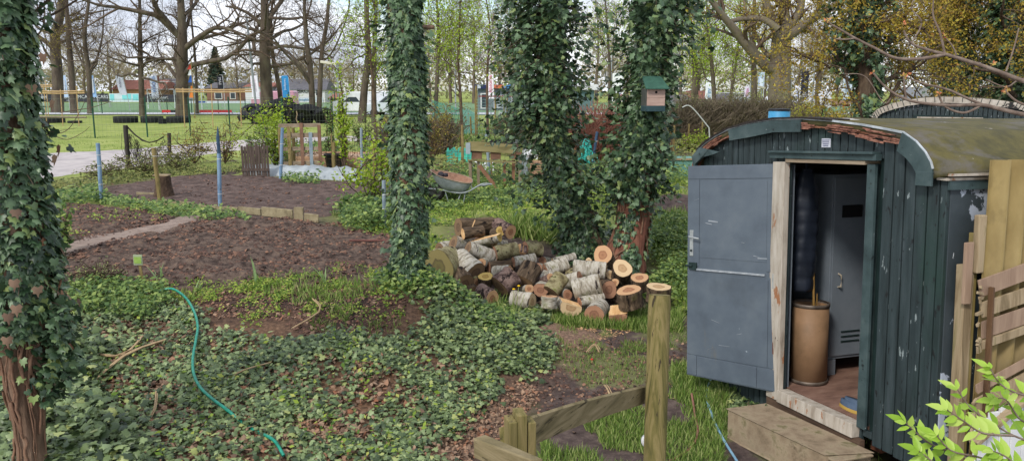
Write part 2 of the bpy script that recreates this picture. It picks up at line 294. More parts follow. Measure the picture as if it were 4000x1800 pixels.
path_m = mat('paved_path', [(150, 142, 142), (176, 168, 166), (190, 182, 178)], scale=2, rough=.9, bump=.1, bscale=30)
P_PATH = poly((-300, 625), (170, 604), (480, 589), (640, 574), (900, 556), (1200, 540), (1500, 532), (1600, 530), (1600, 540), (1250, 560), (1000, 580), (800, 604), (640, 640), (500, 655), (350, 672), (150, 700), (-300, 745))
sheet('paved_path', P_PATH, .2, lambda X, Y: .012 + 0 * X, path_m, edge=.15, kind='structure')
P_MOUND = poly((1960, 1190), (2150, 1240), (2330, 1310), (2240, 1350), (2080, 1300))
sheet('sawdust_patch', P_MOUND, .03, lambda X, Y: (fbm(X * 9, Y * 9, 51) - .52) * .05, mat('sawdust', [(84, 68, 58), (120, 96, 80), (156, 126, 106)], scale=30, rough=1), edge=.2, kind='structure')
# sports field with pale kerb band and running surface beyond the lawn
def strip(name, y0, y1, x0, x1, z, mt, **k):
    mb = MB(); mb.add([(x0, y0, z), (x1, y0, z), (x1, y1, z), (x0, y1, z)], [(0, 1, 2, 3)]); return mb.build(name, mt, **k)
strip('sports_field', 74, 130, -75, 75, .86, mat('artificial_turf', [(96, 126, 88), (116, 142, 104)], scale=.6, rough=1, bump=0), kind='structure')
strip('field_border_paving', 68.5, 74, -75, 75, .864, mat('field_paving', [(170, 174, 180), (196, 198, 202)], scale=.8, bump=0), kind='structure')
# ---------------------------------------------------------------- clods and stones on the dug beds
def ground_pts(P, n, lift=0, thr=None, sc=1.5, seed=60):
    q = rpoly(P, n)
    if n > 2400 and lift == 0: q = q + rng.normal(size=q.shape) * .06 + np.stack([fbm(q[:, 0] * 2.5, q[:, 1] * 2.5, 201) - .47, fbm(q[:, 0] * 2.5, q[:, 1] * 2.5, 202) - .47], 1) * 1.1
    if thr is not None: q = q[fbm(q[:, 0] * sc, q[:, 1] * sc, seed) > thr]
    return np.column_stack([q, tz(q[:, 0], q[:, 1]) + lift])
for P, n, s, hf in ((P_FRONT, 9000, .019, rough_h), (P_LEFT, 4000, .019, rough_h), (P_BACK, 3000, .016, None)):
    p = ground_pts(P, n, 0); d = pdist(p[:, 0], p[:, 1], P); p[:, 2] += .03 + (np.clip(d / .25, 0, 1) * hf(p[:, 0], p[:, 1]) if hf else 0)
    sz = s * (.4 + rng.random(len(p)) ** 3 * 1.6); scatter('soil_clods', p, np.array([0, 0, 1]) + rng.normal(size=(len(p), 3)) * .35, sz, CLOD, mat('clod', [(58, 44, 40), (98, 74, 64), (138, 104, 84)], attr='v', rough=1, bump=0), kind='stuff')
for P, n in ((poly((750, 1150), (1450, 1110), (1600, 1190), (1500, 1310), (1250, 1350), (1100, 1260), (800, 1240)), 3200), (poly((2150, 1300), (2500, 1330), (2700, 1400), (2500, 1560), (2100, 1720), (1900, 1799), (1800, 1799), (2000, 1580), (2130, 1420)), 1700)):
    p = ground_pts(P, n, .002); scatter('soil_crumbs', p, np.array([0, 0, 1]) + rng.normal(size=(len(p), 3)) * .35, .006 + .022 * rng.random(len(p)) ** 4, CLOD, MC['clod'], kind='stuff')
# ---------------------------------------------------------------- low plants (stuff)
def cover(name, P, n, tm, mt, size, lift=(.01, .06), up=.9, thr=None, sc=1.5, seed=60, tilt=.55, **k):
    p = ground_pts(P, n, 0, thr, sc, seed); m_ = len(p); p[:, 2] += lift[0] + rng.random(m_) * (lift[1] - lift[0])
    N = np.array([0, -.25, up]) + rng.normal(size=(m_, 3)) * tilt * .6; T = rng.normal(size=(m_, 3)) * [1, 1, .2] + [0, -.5, -.1]
    return scatter(name, p, N, size * (.55 + rng.random(m_) * .8), tm, mt, T=T, kind='stuff', **k)
def blades(name, P, n, h, mt, wd=1, thr=None, sc=2.2, seed=31, lean=.35, clump=0, **k):
    p = ground_pts(P, n, -.005, thr, sc, seed)
    if clump: p = np.repeat(p, clump, 0); p[:, :2] += rng.normal(size=(len(p), 2)) * h * .14
    m_ = len(p); T = np.array([0, 0, 1]) + rng.normal(size=(m_, 3)) * [lean, lean, 0]; N = rng.normal(size=(m_, 3)) * [1, 1, .1]
    return scatter(name, p, N, h * (.4 + rng.random(m_) * .9), BLADE, mt, T=T, asp=wd, kind='stuff', **k)
B2 = np.concatenate([P_BANK])
P_IVY = poly((-100, 1560), (-100, 1350), (300, 1300), (430, 1220), (560, 1180), (700, 1210), (800, 1310), (1100, 1310), (1300, 1370), (1480, 1360), (1620, 1260), (1880, 1180), (2070, 1240), (2120, 1330), (2090, 1450), (1900, 1590), (1780, 1690), (1600, 1990), (-100, 1990))
cover('ivy_ground_cover', P_IVY, 22000, IVY, ivyg_m, .048, (.015, .08), thr=.33, sc=1.5)
cover('ivy_ground_cover', P_IVY, 17000, IVY, ivyg_m, .046, (.015, .07), thr=.45, sc=5, seed=88)
cover('ivy_ground_cover', poly((130, 1500), (150, 1300), (230, 1300), (250, 1400), (230, 1520)), 900, IVY, ivy_m, .06, (.05, .3))
cover('ivy_ground_cover', poly((1700, 1200), (1900, 1170), (2090, 1240), (2130, 1360), (2050, 1450), (1850, 1420), (1700, 1330)), 4200, IVY, ivyg_m, .05, (.02, .14), thr=.2)
cover('ivy_ground_cover', poly((-150, 1990), (-150, 1300), (120, 1250), (290, 1330), (420, 1990)), 5200, IVY, ivyg_m, .072, (.03, .2))
cover('ivy_ground_cover', poly((2850, 1500), (2980, 1560), (3050, 1640), (2960, 1720), (2850, 1640)), 900, IVY, ivyg_m, .04, (.01, .09))
cover('leaf_litter', poly((-100, 1990), (-100, 1250), (250, 1210), (700, 1235), (850, 1300), (1500, 1340), (1700, 1260), (2050, 1280), (2100, 1440), (1900, 1600), (1750, 1990)), 9000, IVYS, dead_m, .045, (.0, .03), tilt=.8, thr=.40, sc=1.2, seed=77)
cover('leaf_litter', poly((-100, 1990), (-100, 1300), (500, 1250), (800, 1330), (1300, 1400), (1700, 1400), (1900, 1560), (1650, 1990)), 9000, IVYS, dead_m, .042, (.02, .05), tilt=.8)
cover('leaf_litter', poly((1500, 1990), (1830, 1600), (2050, 1470), (2110, 1560), (1960, 1700), (1800, 1990)), 1500, IVYS, dead_m, .035, (.0, .02), tilt=.8)
P_CREST = poly((270, 1110), (600, 1120), (900, 1110), (1550, 1075), (1620, 1140), (1200, 1200), (900, 1185), (560, 1190), (300, 1190))
cover('leaf_litter', poly((750, 1150), (1450, 1110), (1600, 1190), (1500, 1310), (1250, 1350), (1100, 1260), (800, 1240)), 420, IVYS, dead_m, .04, (.0, .02), tilt=.8)
cover('leaf_litter', poly((2120, 1290), (2700, 1330), (2800, 1500), (2500, 1600), (2060, 1760), (1850, 1799), (2050, 1560)), 420, IVYS, dead_m, .03, (.0, .015), tilt=.6)
cover('nettles', poly((270, 1140), (420, 1120), (640, 1130), (680, 1200), (560, 1270), (430, 1250), (280, 1250)), 2200, LEAF, nettle_m, .06, (.02, .17), up=.8)
cover('nettles', poly((1580, 1075), (1700, 1100), (1860, 1165), (2000, 1230), (2060, 1300), (1960, 1320), (1800, 1240), (1650, 1200), (1560, 1130)), 7600, LEAF, nettle_m, .062, (.03, .15), up=.8)
cover('nettles', poly((380, 775), (640, 805), (960, 850), (980, 885), (640, 850), (380, 800)), 1500, LEAF, nettle_m, .085, (.02, .16))
cover('nettles', poly((170, 790), (390, 745), (430, 790), (200, 830)), 900, LEAF, nettle_m, .1, (.03, .25))
cover('nettles', poly((1290, 850), (1400, 815), (1520, 800), (1540, 915), (1400, 900)), 2800, LEAF, nettle_m, .085, (.04, .34))
cover('low_weeds', P_CREST, 12000, LEAF, weed_m, .035, (.0, .06), thr=.42, sc=3)
cover('low_weeds', poly((700, 1130), (1550, 1090), (1660, 1200), (1550, 1330), (1100, 1280), (800, 1230)), 7000, LEAF, weed_m, .030, (.0, .05), thr=.56, sc=3)
cover('low_weeds', P_MEADOW, 42000, LEAF, weed_m, .05, (.0, .10), thr=.34, sc=1.6, seed=70)
cover('nettles', poly((1300, 840), (1700, 715), (2180, 705), (2150, 800), (1700, 860), (1440, 905)), 12000, LEAF, nettle_m, .075, (.03, .2), thr=.42, sc=1.3)
cover('nettles', poly((2540, 880), (2700, 880), (2740, 1170), (2620, 1180)), 3000, LEAF, nettle_m, .07, (.03, .22))
cover('low_weeds', P_LEFT, 1400, LEAF, weed_m, .05, (.05, .16), thr=.55, sc=2)
P_PATHG = np.array([(.1, 4.6), (.35, 7.0), (.45, 10.1), (3.3, 10.4), (3.3, 3.4), (1, 3)])
blades('grass', P_PATHG, 26000, .055, grass_m, 1.3, thr=.565, seed=31)
blades('grass', poly((2130, 1270), (2600, 1290), (2560, 1370), (2300, 1420), (2200, 1360)), 5200, .06, grass_m, 1.2, thr=.48, sc=3, seed=35)
cover('low_weeds', P_IVY, 2600, LEAF, weed_m, .05, (.05, .1), thr=.52, sc=4, seed=93)
blades('grass', poly((2050, 1990), (2120, 1720), (2520, 1560), (2750, 1480), (2850, 1580), (2800, 1990)), 13000, .085, grass_m, 1.1, thr=.40, seed=31)
blades('grass', poly((2620, 1450), (2720, 1440), (2900, 1560), (2780, 1600), (2640, 1560)), 2600, .13, grass_m, .9)
blades('grass', poly((2150, 1240), (2660, 1220), (2660, 1300), (2350, 1290), (2150, 1270)), 6500, .13, grass_m, 1, thr=.3)
blades('grass', poly((2660, 1240), (2700, 1180), (2640, 1170), (2560, 1000), (2680, 960), (2720, 1200)), 5000, .14, grass_m, 1)
cover('nettles', poly((1100, 698), (1250, 706), (1245, 728), (1110, 722)), 500, LEAF, nettle_m, .09, (.02, .2))
blades('grass', P_CREST, 3500, .10, grass_m, 1, thr=.45, sc=2.5, seed=9)
blades('grass', poly((1150, 1130), (1600, 1110), (1560, 1340), (1250, 1340)), 170, .09, grass_m, 1, thr=.45, clump=7, lean=.8)
blades('grass', poly((1860, 1190), (2010, 1180), (2040, 1260), (1900, 1250)), 50, .22, grass_m, .7, clump=8, lean=.6)
blades('grass', P_MEADOW, 15000, .12, grass_m, 1.2, thr=.42, sc=1.1, seed=15)
blades('grass', poly((1980, 870), (2150, 880), (2170, 960), (2000, 930)), 110, .26, grass_m, .9, clump=10, lean=.6)
blades('grass', poly((2560, 860), (2700, 840), (2690, 1010), (2560, 980)), 110, .22, grass_m, 1.1, clump=9, lean=.6)
P_LAWNN = poly((-200, 605), (170, 602), (480, 587), (640, 572), (900, 552), (1450, 528), (1450, 505), (600, 520), (-200, 530))
blades('grass', P_LAWNN, 9000, .07, grass_m, 1.8, thr=.5, sc=.7, seed=5)
P_FENCEROW = poly((100, 765), (360, 740), (620, 695), (1000, 676), (1000, 660), (640, 662), (380, 706), (100, 740))
cover('rough_herbage', P_FENCEROW, 5000, LEAF, mat('herb_leaf', [(70, 82, 48), (104, 112, 62), (140, 138, 84), (120, 132, 66)], attr='v', bump=0, trans=.2), .07, (.02, .16))
cover('rough_herbage', poly((1100, 600), (1500, 560), (1500, 700), (1400, 715), (1100, 690)), 9000, LEAF, nettle_m, .12, (.02, .45), thr=.45, sc=.6)
cover('rough_herbage', poly((1650, 560), (2700, 545), (2760, 640), (2700, 690), (2150, 690), (1660, 710)), 24000, LEAF, MC['herb_leaf'], .12, (.02, .4), thr=.47, sc=.6)
cover('rough_herbage', poly((1650, 700), (2150, 660), (2700, 680), (2720, 770), (2150, 740)), 8000, LEAF, nettle_m, .1, (.02, .4), thr=.4, sc=.6)
blades('grass', poly((1650, 500), (2760, 490), (2760, 560), (1650, 570)), 16000, .3, grass_m, 2, thr=.35, sc=.5, seed=5)
# ================================================================ WAGON
M3 = Euler((-.01259, -.06379, -1.24772), 'XYZ').to_matrix(); WO = Vector((2.31304, 6.42086, .44037))
MW = Matrix.Translation(WO) @ M3.to_4x4()
MD = Matrix.Translation(Vector((2.2685, 6.434, .431))) @ Euler((-.07547, -.09211, -.82947), 'XYZ').to_matrix().to_4x4()
def wthing(name, label, cat, M=None, **k):
    o = thing(name, label, cat, **k); o.matrix_world = M or MW; return o
green = mat('weathered_green_boards', [(24, 33, 34), (37, 48, 50), (48, 60, 62), (61, 70, 74)], scale=3.2, stretch=(5, 5, .5), rough=.62, bump=.35, bscale=30, spec=.4, bdist=.004,
            chips=[((34, 56, 50), 1.3, .56, (1, 1, .6), .2), ((20, 23, 24), 24, .615, (1, 1, .4), .02), ((130, 140, 140), 24, .66, (1, 1, .3), .01)])
green_t = mat('weathered_green_trim', [(42, 55, 56), (60, 76, 77), (78, 92, 92)], scale=5, rough=.55, bump=.3, bscale=40, bdist=.004, chips=[((190, 196, 192), 9, .66, (1, 1, 1), .02), ((26, 32, 32), 18, .64, (1, 1, 1), .02)])
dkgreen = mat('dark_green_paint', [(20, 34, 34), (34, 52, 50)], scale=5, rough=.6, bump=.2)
slate = mat('grey_blue_paint', [(72, 81, 91), (83, 93, 103), (94, 103, 111)], scale=3, rough=.42, bump=.12, bscale=8, spec=.5, bdist=.004, chips=[((62, 68, 74), 1.6, .54, (1, 1, .8), .3), ((100, 96, 84), 5, .62, (1, 1, .3), .15), ((140, 150, 158), 12, .70, (1, 1, .7), .03), ((44, 50, 56), 24, .74, (1, 1, 1), .02)])
side_m = mat('dark_grey_side_paint', [(48, 56, 60), (62, 70, 74)], scale=4, rough=.6, bump=.2, bscale=30, bdist=.004, chips=[((160, 168, 180), 3.0, .575, (1, 1, 1), .008), ((120, 60, 50), 9, .72, (1, 1, .5), .01), ((190, 196, 200), 20, .70, (1, 1, .3), .01)])
white_m = mat('flaking_white_paint', [(132, 120, 106), (172, 162, 148), (190, 182, 170)], scale=8, stretch=(2, 2, .4), rough=.7, bump=.4, bdist=.005, chips=[((150, 104, 72), 11, .60, (1, 1, .4), .03), ((66, 56, 50), 22, .68, (1, 1, .5), .02)])
rot_m = mat('rotten_wood', [(50, 32, 24), (112, 72, 52), (150, 104, 80), (40, 28, 24)], scale=14, stretch=(.4, 1, 2), rough=1, bump=1.2, bdist=.02)
roof_m = mat('mossy_roofing_felt', [(64, 62, 46), (78, 74, 48), (92, 86, 52), (76, 70, 58)], scale=5, rough=.95, bump=.5, bscale=60, bdist=.005, chips=[((96, 92, 88), 1.2, .52, (1, 1, 2.2), .1), ((176, 172, 166), 3.4, .66, (1, .5, 2), .015)])
dark_in = mat('wagon_inside_paint', [(50, 56, 62), (66, 72, 80)], scale=4, rough=.6, bump=.1)
floor_m = mat('wagon_floor', [(92, 68, 58), (128, 98, 84), (146, 118, 102)], scale=7, stretch=(1, .4, 1), rough=.85, bump=.3, bdist=.005)
metal_g = mat('locker_steel', [(108, 117, 126), (124, 132, 140)], scale=4, rough=.4, bump=.05, spec=.5, metal=.1)
alu = mat('aluminium', [(150, 154, 154), (186, 190, 188)], scale=20, rough=.4, bump=0, metal=.6)
rust = mat('rust', [(70, 44, 34), (122, 76, 54)], scale=30, rough=.9, bump=.5, bdist=.005)
rustred = mat('red_brown_rust', [(128, 92, 84), (150, 112, 102)], scale=8, rough=.8, bump=.2, bdist=.005)
PR = [(-1.41, 1.80), (-1.41, 1.86), (-1.385, 1.93), (-1.32, 2.005), (-1.2, 2.07), (-1.03, 2.135), (-.8, 2.20), (-.5, 2.245), (-.15, 2.268), (.2, 2.262), (.55, 2.235), (.85, 2.20), (1.08, 2.165), (1.23, 2.14), (1.34, 2.08), (1.42, 2.01), (1.465, 1.95), (1.48, 1.91), (1.485, 1.88)]
PRX = np.array([p[0] for p in PR]); PRZ = np.array([p[1] for p in PR])
def ztop(x): return float(np.interp(x, PRX[1:-1], PRZ[1:-1]))
def arch_strip(mb, i0, i1, off_o, off_i, y0, y1, mi=0, jag=0, P=PR):
    P = np.array(P); T = np.gradient(P, axis=0); N = unit(np.stack([-T[:, 1], T[:, 0]], 1)); N = np.where((N[:, 1:] < 0) & (np.abs(N[:, :1]) < .5), -N, N)
    V = []; n = i1 - i0 + 1
    for i in range(i0, i1 + 1):
        ji = jag * (random.random() - .2); a = P[i] + N[i] * off_o; b2 = P[i] - N[i] * (off_i + ji)
        V += [(a[0], y0, a[1]), (b2[0], y0, b2[1]), (b2[0], y1, b2[1]), (a[0], y1, a[1])]
    Fs = [(4 * i + j, 4 * i + (j + 1) % 4, 4 * i + 4 + (j + 1) % 4, 4 * i + 4 + j) for i in range(n - 1) for j in range(4)] + [(0, 3, 2, 1), (4 * n - 4, 4 * n - 3, 4 * n - 2, 4 * n - 1)]
    mb.add(V, Fs, mi)
def wagon(root, length=5.6, xr=1.56, first=True):
    gm = green
    # front wall of narrow tongue-and-groove boards, cut round the doorway
    mb = MB(); x = -1.40; random.seed(3)
    while x < xr - .01:
        bw = .082 if x < .8 else .098; x2 = min(x + bw, xr); g = .0055
        zt = min(ztop(np.clip(x, -1.40, 1.48)), ztop(np.clip(x2, -1.40, 1.48))) + (.0 if x2 < 1.47 else -.03) - .02; zb = -.34 + random.random() * .05 + (x > .9) * .12 + (.10 * random.random() if x > .9 else 0)
        dy = random.random() * .004
        segs = [(zb, zt)]
        if first and x2 > -.03 and x < .93: segs = [(1.97, zt), (zb, -.03)] if x > -.05 else segs
        for z0, z1 in segs:
            if z1 > z0: mb.box((x + g, dy, z0), (x2 - g, .03 + dy, z1))
        x = x2
    mb.build('front_wall', gm, root, bevel=.004)
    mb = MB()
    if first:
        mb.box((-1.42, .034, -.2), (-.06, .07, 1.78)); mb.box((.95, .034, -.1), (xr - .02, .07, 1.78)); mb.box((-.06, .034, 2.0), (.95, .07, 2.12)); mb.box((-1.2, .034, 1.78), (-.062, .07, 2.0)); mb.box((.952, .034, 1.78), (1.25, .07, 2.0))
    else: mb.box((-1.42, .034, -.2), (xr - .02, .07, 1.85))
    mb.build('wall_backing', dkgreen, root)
    mb = MB(); mb.box((-1.40, .072, -.02), (-.04, .08, 1.9)); mb.box((.93, .125, -.02), (xr - .04, .133, 1.9)); mb.box((-1.405, .09, 0), (-1.395, length - .04, 1.9)); mb.box((-1.39, length - .05, 0), (xr - .04, length - .04, 1.9)); mb.build('inside_lining', mat('inside_paint', [(104, 112, 120), (122, 130, 138)], scale=4, rough=.6, bump=.1), root)
    # side walls
    mb = MB(); x = .032
    while x < length: mb.box((xr - .03, x, -.18), (xr, min(x + .6, length), 1.86)); x += .604
    mb.build('side_wall', side_m, root, bevel=.004)
    mb = MB(); mb.box((-1.44, .07, -.2), (-1.41, length, 1.80)); mb.build('side_wall', side_m, root)
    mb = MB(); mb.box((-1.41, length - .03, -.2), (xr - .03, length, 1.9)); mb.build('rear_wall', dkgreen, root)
    mb = MB(); mb.box((-1.409, .07, -.1), (xr - .031, length - .03, -.02 + .018)); mb.build('floor', floor_m, root)
    # roof skin
    mb = MB(); n = len(PR); Y = list(np.linspace(-.05, length + .06, 15)); rw = np.random.default_rng(5); V = []
    for y in Y:
        for i, (a, z) in enumerate(PR):
            k = 1.03 if i > n - 4 else 1.0; V.append((a * k + (.06 if i > n - 4 else 0), y, z + .012 + rw.random() * .006 - (.0 if i < n - 2 else .02)))
    for y in Y:
        for i, (a, z) in enumerate(PR): V.append((a * .985, y, z - .035))
    k = len(Y); Fs = [(j * n + i, j * n + i + 1, (j + 1) * n + i + 1, (j + 1) * n + i) for j in range(k - 1) for i in range(n - 1)]
    b0 = k * n; Fs += [(b0 + a, b0 + d, b0 + c_, b0 + b_) for a, b_, c_, d in Fs[:]]
    Fs += [(i, b0 + i, b0 + i + 1, i + 1) for i in range(n - 1)] + [(j * n, (j + 1) * n, b0 + (j + 1) * n, b0 + j * n) for j in range(k - 1)] + [(j * n + n - 1, b0 + j * n + n - 1, b0 + (j + 1) * n + n - 1, (j + 1) * n + n - 1) for j in range(k - 1)]
    mb.add(V, Fs); mb.build('roof', roof_m, root, smooth=True)
    return
wg = wthing('site_wagon', 'old dark green wooden wagon with arched mossy roof and open grey door', 'wagon')
wagon(wg)
# rotten fascia and remaining painted trim of the arch
mb = MB(); random.seed(5); arch_strip(mb, 1, 17, .004, .035, -.045, -.005, 0, .03); mb.build('rotten_fascia', rot_m, wg)
mb = MB(); r5 = random.Random(8)
for i in range(70):                    # splintered layers hanging from the fascia
    x = r5.choice([r5.uniform(.42, 1.2), r5.uniform(.42, 1.2), r5.uniform(-1.42, -1.0), r5.uniform(-.15, .2)]); z = ztop(x) - r5.uniform(.01, .085 if x > .4 else .07); l = r5.uniform(.05, .2)
    x2 = min(x + l, 1.22); mb.bar((x, -.05 - r5.random() * .012, z), (x2, -.05 - r5.random() * .012, ztop(x2) - (ztop(x) - z)), .008, .012, mi=0, jit=.006)
mb.build('fascia_splinters', mat('splintered_wood', [(66, 40, 34), (140, 96, 80), (168, 124, 104)], scale=20, rough=1, bump=.6), wg)
mb = MB(); arch_strip(mb, 13, 18, .012, .12, -.068, -.05); mb.build('corner_trim', green_t, wg, bevel=.003)
mb = MB(); mb.box((1.365, -.069, 1.80), (1.495, -.049, 1.895)); mb.build('corner_trim_end', green_t, wg, bevel=.004)
mb = MB(); arch_strip(mb, 6, 9, .0, .10, -.070, -.055, 0, .035); o_ = mb.build('loose_trim', green_t, wg)
mb = MB(); arch_strip(mb, 0, 3, .006, .05, -.07, -.05, 0, .03); mb.build('corner_trim', rot_m, wg)
mb = MB(); V = np.array([(-1.28, 2.04), (-1.1, 2.02), (-.93, 2.0), (-1.02, 1.975), (-1.2, 1.95), (-1.33, 1.88), (-1.36, 1.80), (-1.40, 1.95)]); n = len(V)
mb.add([(a, -.075 - .01 * (i % 2), z) for i, (a, z) in enumerate(V)] + [(a, -.06, z) for a, z in V], [tuple(range(n)), tuple(range(n, 2 * n))[::-1]] + [(i, i + n, (i + 1) % n + n, (i + 1) % n) for i in range(n)]); mb.build('torn_tin_flap', green_t, wg)
mb = MB(); arch_strip(mb, 1, 17, .018, -.004, -.064, -.050); mb.build('roof_edge_strip', mat('pale_edge_strip', [(120, 128, 132), (190, 196, 200)], scale=10, rough=.5, bump=.1, spec=.5), wg)
mb = MB(); arch_strip(mb, 3, 10, .026, -.014, -.075, .10, 0, .01); mb.build('lifted_felt', mat('torn_felt', [(28, 26, 26), (60, 52, 48)], scale=12, rough=1, bump=.8), wg)
mb = MB(); mb.box((1.50, -.03, 1.868), (1.62, 5.6, 1.883), jit=.004); mb.box((1.50, -.03, 1.842), (1.585, 5.6, 1.857), jit=.004); mb.build('eave_strip', white_m, wg)
mb = MB(); mb.box((1.562, .0, 1.78), (1.585, 5.6, 1.838)); mb.build('side_rail', green_t, wg)
# door frame
mb = MB(); mb.box((-.16, -.055, -.10), (.0, -.003, 1.925), jit=.006); mb.build('door_post', white_m, wg, bevel=.003)
mb = MB(); mb.box((.887, -.03, -.02), (.965, -.003, 1.93), jit=.004); mb.box((.887, .0, -.02), (.91, .12, 1.93)); mb.build('door_post', green_t, wg, bevel=.003)
mb = MB(); mb.box((.876, -.012, 0), (.886, .10, 1.5), jit=.01); mb.build('worn_post_edge', white_m, wg)
mb = MB(); mb.box((-.20, -.06, 1.955), (1.0, -.004, 2.0)); mb.box((-.19, -.085, 2.0), (.99, -.004, 2.018)); mb.build('lintel', green_t, wg, bevel=.003)
mb = MB(); mb.box((0, -.05, 1.925), (.887, .10, 1.953)); mb.build('lintel_underside', mat('bare_weathered_wood', [(120, 104, 86), (160, 144, 122)], scale=8, stretch=(.3, 1, 3), rough=.9), wg)
mb = MB(); mb.box((.0, -.07, -.10), (.887, .035, .002), jit=.006); mb.build('door_sill', white_m, wg, bevel=.003)
mb = MB(); mb.box((-.16, -.05, -.20), (.95, -.004, -.104), jit=.004); mb.build('sill_beam', mat('damp_wood', [(64, 50, 40), (104, 82, 66)], scale=9, stretch=(.3, 1, 3), rough=1), wg)
mb = MB()
for k_ in ((.05, .045),): mb.box((.375, -.008, 2.045), (.475, -.001, 2.115))
pl_ = mb.build('name_plate', mat('enamel_plate', [(176, 178, 186), (196, 198, 206)], scale=20, rough=.4, bump=0), wg, bevel=.003)
mb = MB()
for i in range(4): mb.box((.386 + .004 * i, -.0115, 2.10 - i * .014), (.464 - .004 * i, -.0085, 2.105 - i * .014))
mb.build('plate_lines', mat('plate_ink', [(110, 112, 140), (90, 92, 120)], bump=0), pl_)
mb = MB()                              # running gear
for yy in (.9, 4.4):
    mb.tube([(-1.2, yy, -.28), (1.3, yy, -.28)], .04, 8)
mb.box((-.9, .1, -.2), (-.8, 5.4, -.12)); mb.box((.9, .1, -.2), (1.0, 5.4, -.12)); mb.build('chassis', rust, wg)
# door, hung on its own leaning hinge line
MDl = MW.inverted() @ MD
def dpart(mb, name, mt, parent=None, **k):
    o = mb.build(name, mt, parent or wg, **k)
    return o
mb = MB(); mb.box((-.93, 0, -.03), (0, .042, 1.92)); door = mb.build('door', slate, wg, bevel=.003); door.matrix_local = MDl
mb = MB()
for z0, z1 in ((1.86, 1.915),): mb.box((-.925, -.006, z0 - .06), (-.005, -.001, z1))
mb.box((-.925, -.006, 1.0), (-.80, -.001, 1.797)); mb.box((-.115, -.006, 1.0), (-.005, -.001, 1.797)); mb.box((-.797, -.0035, 1.08), (-.118, -.0012, 1.78))
mb.build('upper_panel', slate, door, bevel=.0025)
mb = MB(); mb.box((-.925, -.006, .17), (-.10, -.001, .93)); mb.box((-.925, -.007, -.02), (-.82, -.001, .165)); mb.box((-.815, -.007, -.02), (-.20, -.001, .16)); mb.box((-.195, -.007, -.02), (-.005, -.001, .165)); mb.box((-.096, -.006, .17), (-.005, -.001, .95)); mb.build('lower_panel', slate, door, bevel=.0025)
mb = MB(); mb.box((-.83, -.014, .962), (-.13, -.0005, .978)); mb.build('rain_strip', mat('scuffed_metal', [(120, 128, 136), (170, 174, 176)], scale=30, rough=.5, bump=.1), door)
mb = MB(); mb.box((-.90, -.010, 1.09), (-.862, -.002, 1.33)); hd = mb.build('handle_plate', alu, door, bevel=.002)
mb = MB(); mb.tube([(-.88, -.01, 1.27), (-.88, -.05, 1.27), (-.87, -.055, 1.27), (-.77, -.05, 1.255)], .0085, 8); mb.build('lever', alu, hd)
mb = MB(); mb.tube([(-.881, -.011, 1.14), (-.881, -.018, 1.14)], .010, 8); mb.build('keyhole', dkgreen, hd)
for z in (.99, 1.0): pass
mb = MB(); mb.box((-.90, -.02, .965), (-.82, -.002, 1.03), jit=.004); mb.tube([(-.93, -.025, 1.0), (-.86, -.025, 1.0)], .01); mb.build('bolt', dkgreen, door)
mb = MB(); mb.box((-.06, -.012, .86), (-.03, -.002, 1.0)); mb.tube([(-.045, -.02, .87), (-.045, -.02, .99)], .007); mb.build('slide_bolt', alu, door)
for z in (.35, 1.0, 1.68):
    mb = MB(); mb.tube([(.008, -.012, z - .06), (.008, -.012, z + .06)], .013, 8); mb.box((-.05, -.009, z - .05), (.004, -.0015, z + .05)); mb.build('hinge', rust, door)
mb = MB(); rs = random.Random(4)
for x, z, l, wd in ((-.70, 1.42, .10, .03), (-.73, 1.40, .07, .012), (-.20, 1.11, .09, .022), (-.24, 1.13, .06, .012), (-.66, .52, .09, .01), (-.58, .30, .11, .007), (-.7, .24, .08, .006), (-.86, 1.60, .07, .004), (-.4, .42, .06, .006), (-.36, 1.24, .03, .01)):
    a = rs.uniform(-.5, .9); mb.bar((x, -.0075, z), (x + l * math.cos(a), -.0075, z + l * math.sin(a) * .5), wd * .4, .0012, jit=.003)
mb.build('paint_scratches', mat('scratch', [(126, 134, 140), (146, 152, 158)], bump=0), door)
# inside the wagon
def lt(x, y, z): return MW @ Vector((x, y, z))
lk = wthing('steel_locker', 'grey steel double locker standing inside the wagon behind the barrel', 'locker')
mb = MB(); mb.box((-.70, .62, .14), (-.215, 1.54, 1.80)); mb.build('cabinet', metal_g, lk, bevel=.004)
for y0 in (.632, 1.088):
    mb = MB(); mb.box((-.211, y0, .17), (-.199, y0 + .44, 1.77)); d_ = mb.build('locker_door', metal_g, lk, bevel=.003)
    mb = MB(); hy = y0 + (.03 if y0 < 1 else .03)
    mb.tube([(-.20, hy + .04, .80), (-.165, hy + .04, .81), (-.16, hy + .04, .86), (-.165, hy + .04, .91), (-.20, hy + .04, .92)], .008, 8); mb.build('handle', mat('worn_handle', [(150, 140, 124), (180, 170, 150)], bump=0, rough=.5), d_)
    mb = MB()
    for i in range(3): mb.bar((-.196, y0 + .12, .30 + i * .045), (-.196, y0 + .32, .30 + i * .045), .012, .01)
    mb.build('vent_slot', dkgreen, d_)
    mb = MB(); mb.box((-.197, y0 + .08, 1.42), (-.19, y0 + .30, 1.53)); mb.build('card_holder', mat('black_recess', [(14, 15, 16), (24, 25, 26)], bump=0), d_, bevel=.004)
for (x, y) in ((-.69, .63), (-.225, .63), (-.69, 1.49), (-.225, 1.49)):
    mb = MB(); mb.box((x - .01, y - .008, 0), (x + .03, y + .07, .14)); mb.build('leg', metal_g, lk)
ba = wthing('fibre_drum', 'tan fibreboard drum with metal rims just inside the wagon doorway', 'drum', M=Matrix.Translation(lt(-.12, .35, .0)) @ M3.to_4x4())
fib = mat('fibreboard', [(112, 88, 64), (138, 108, 80), (148, 118, 90)], scale=3, rough=.6, bump=.05, chips=[((96, 74, 54), 2.4, .56, (1, 1, .5), .2), ((82, 58, 42), 12, .68, (1, 1, 1), .03)])
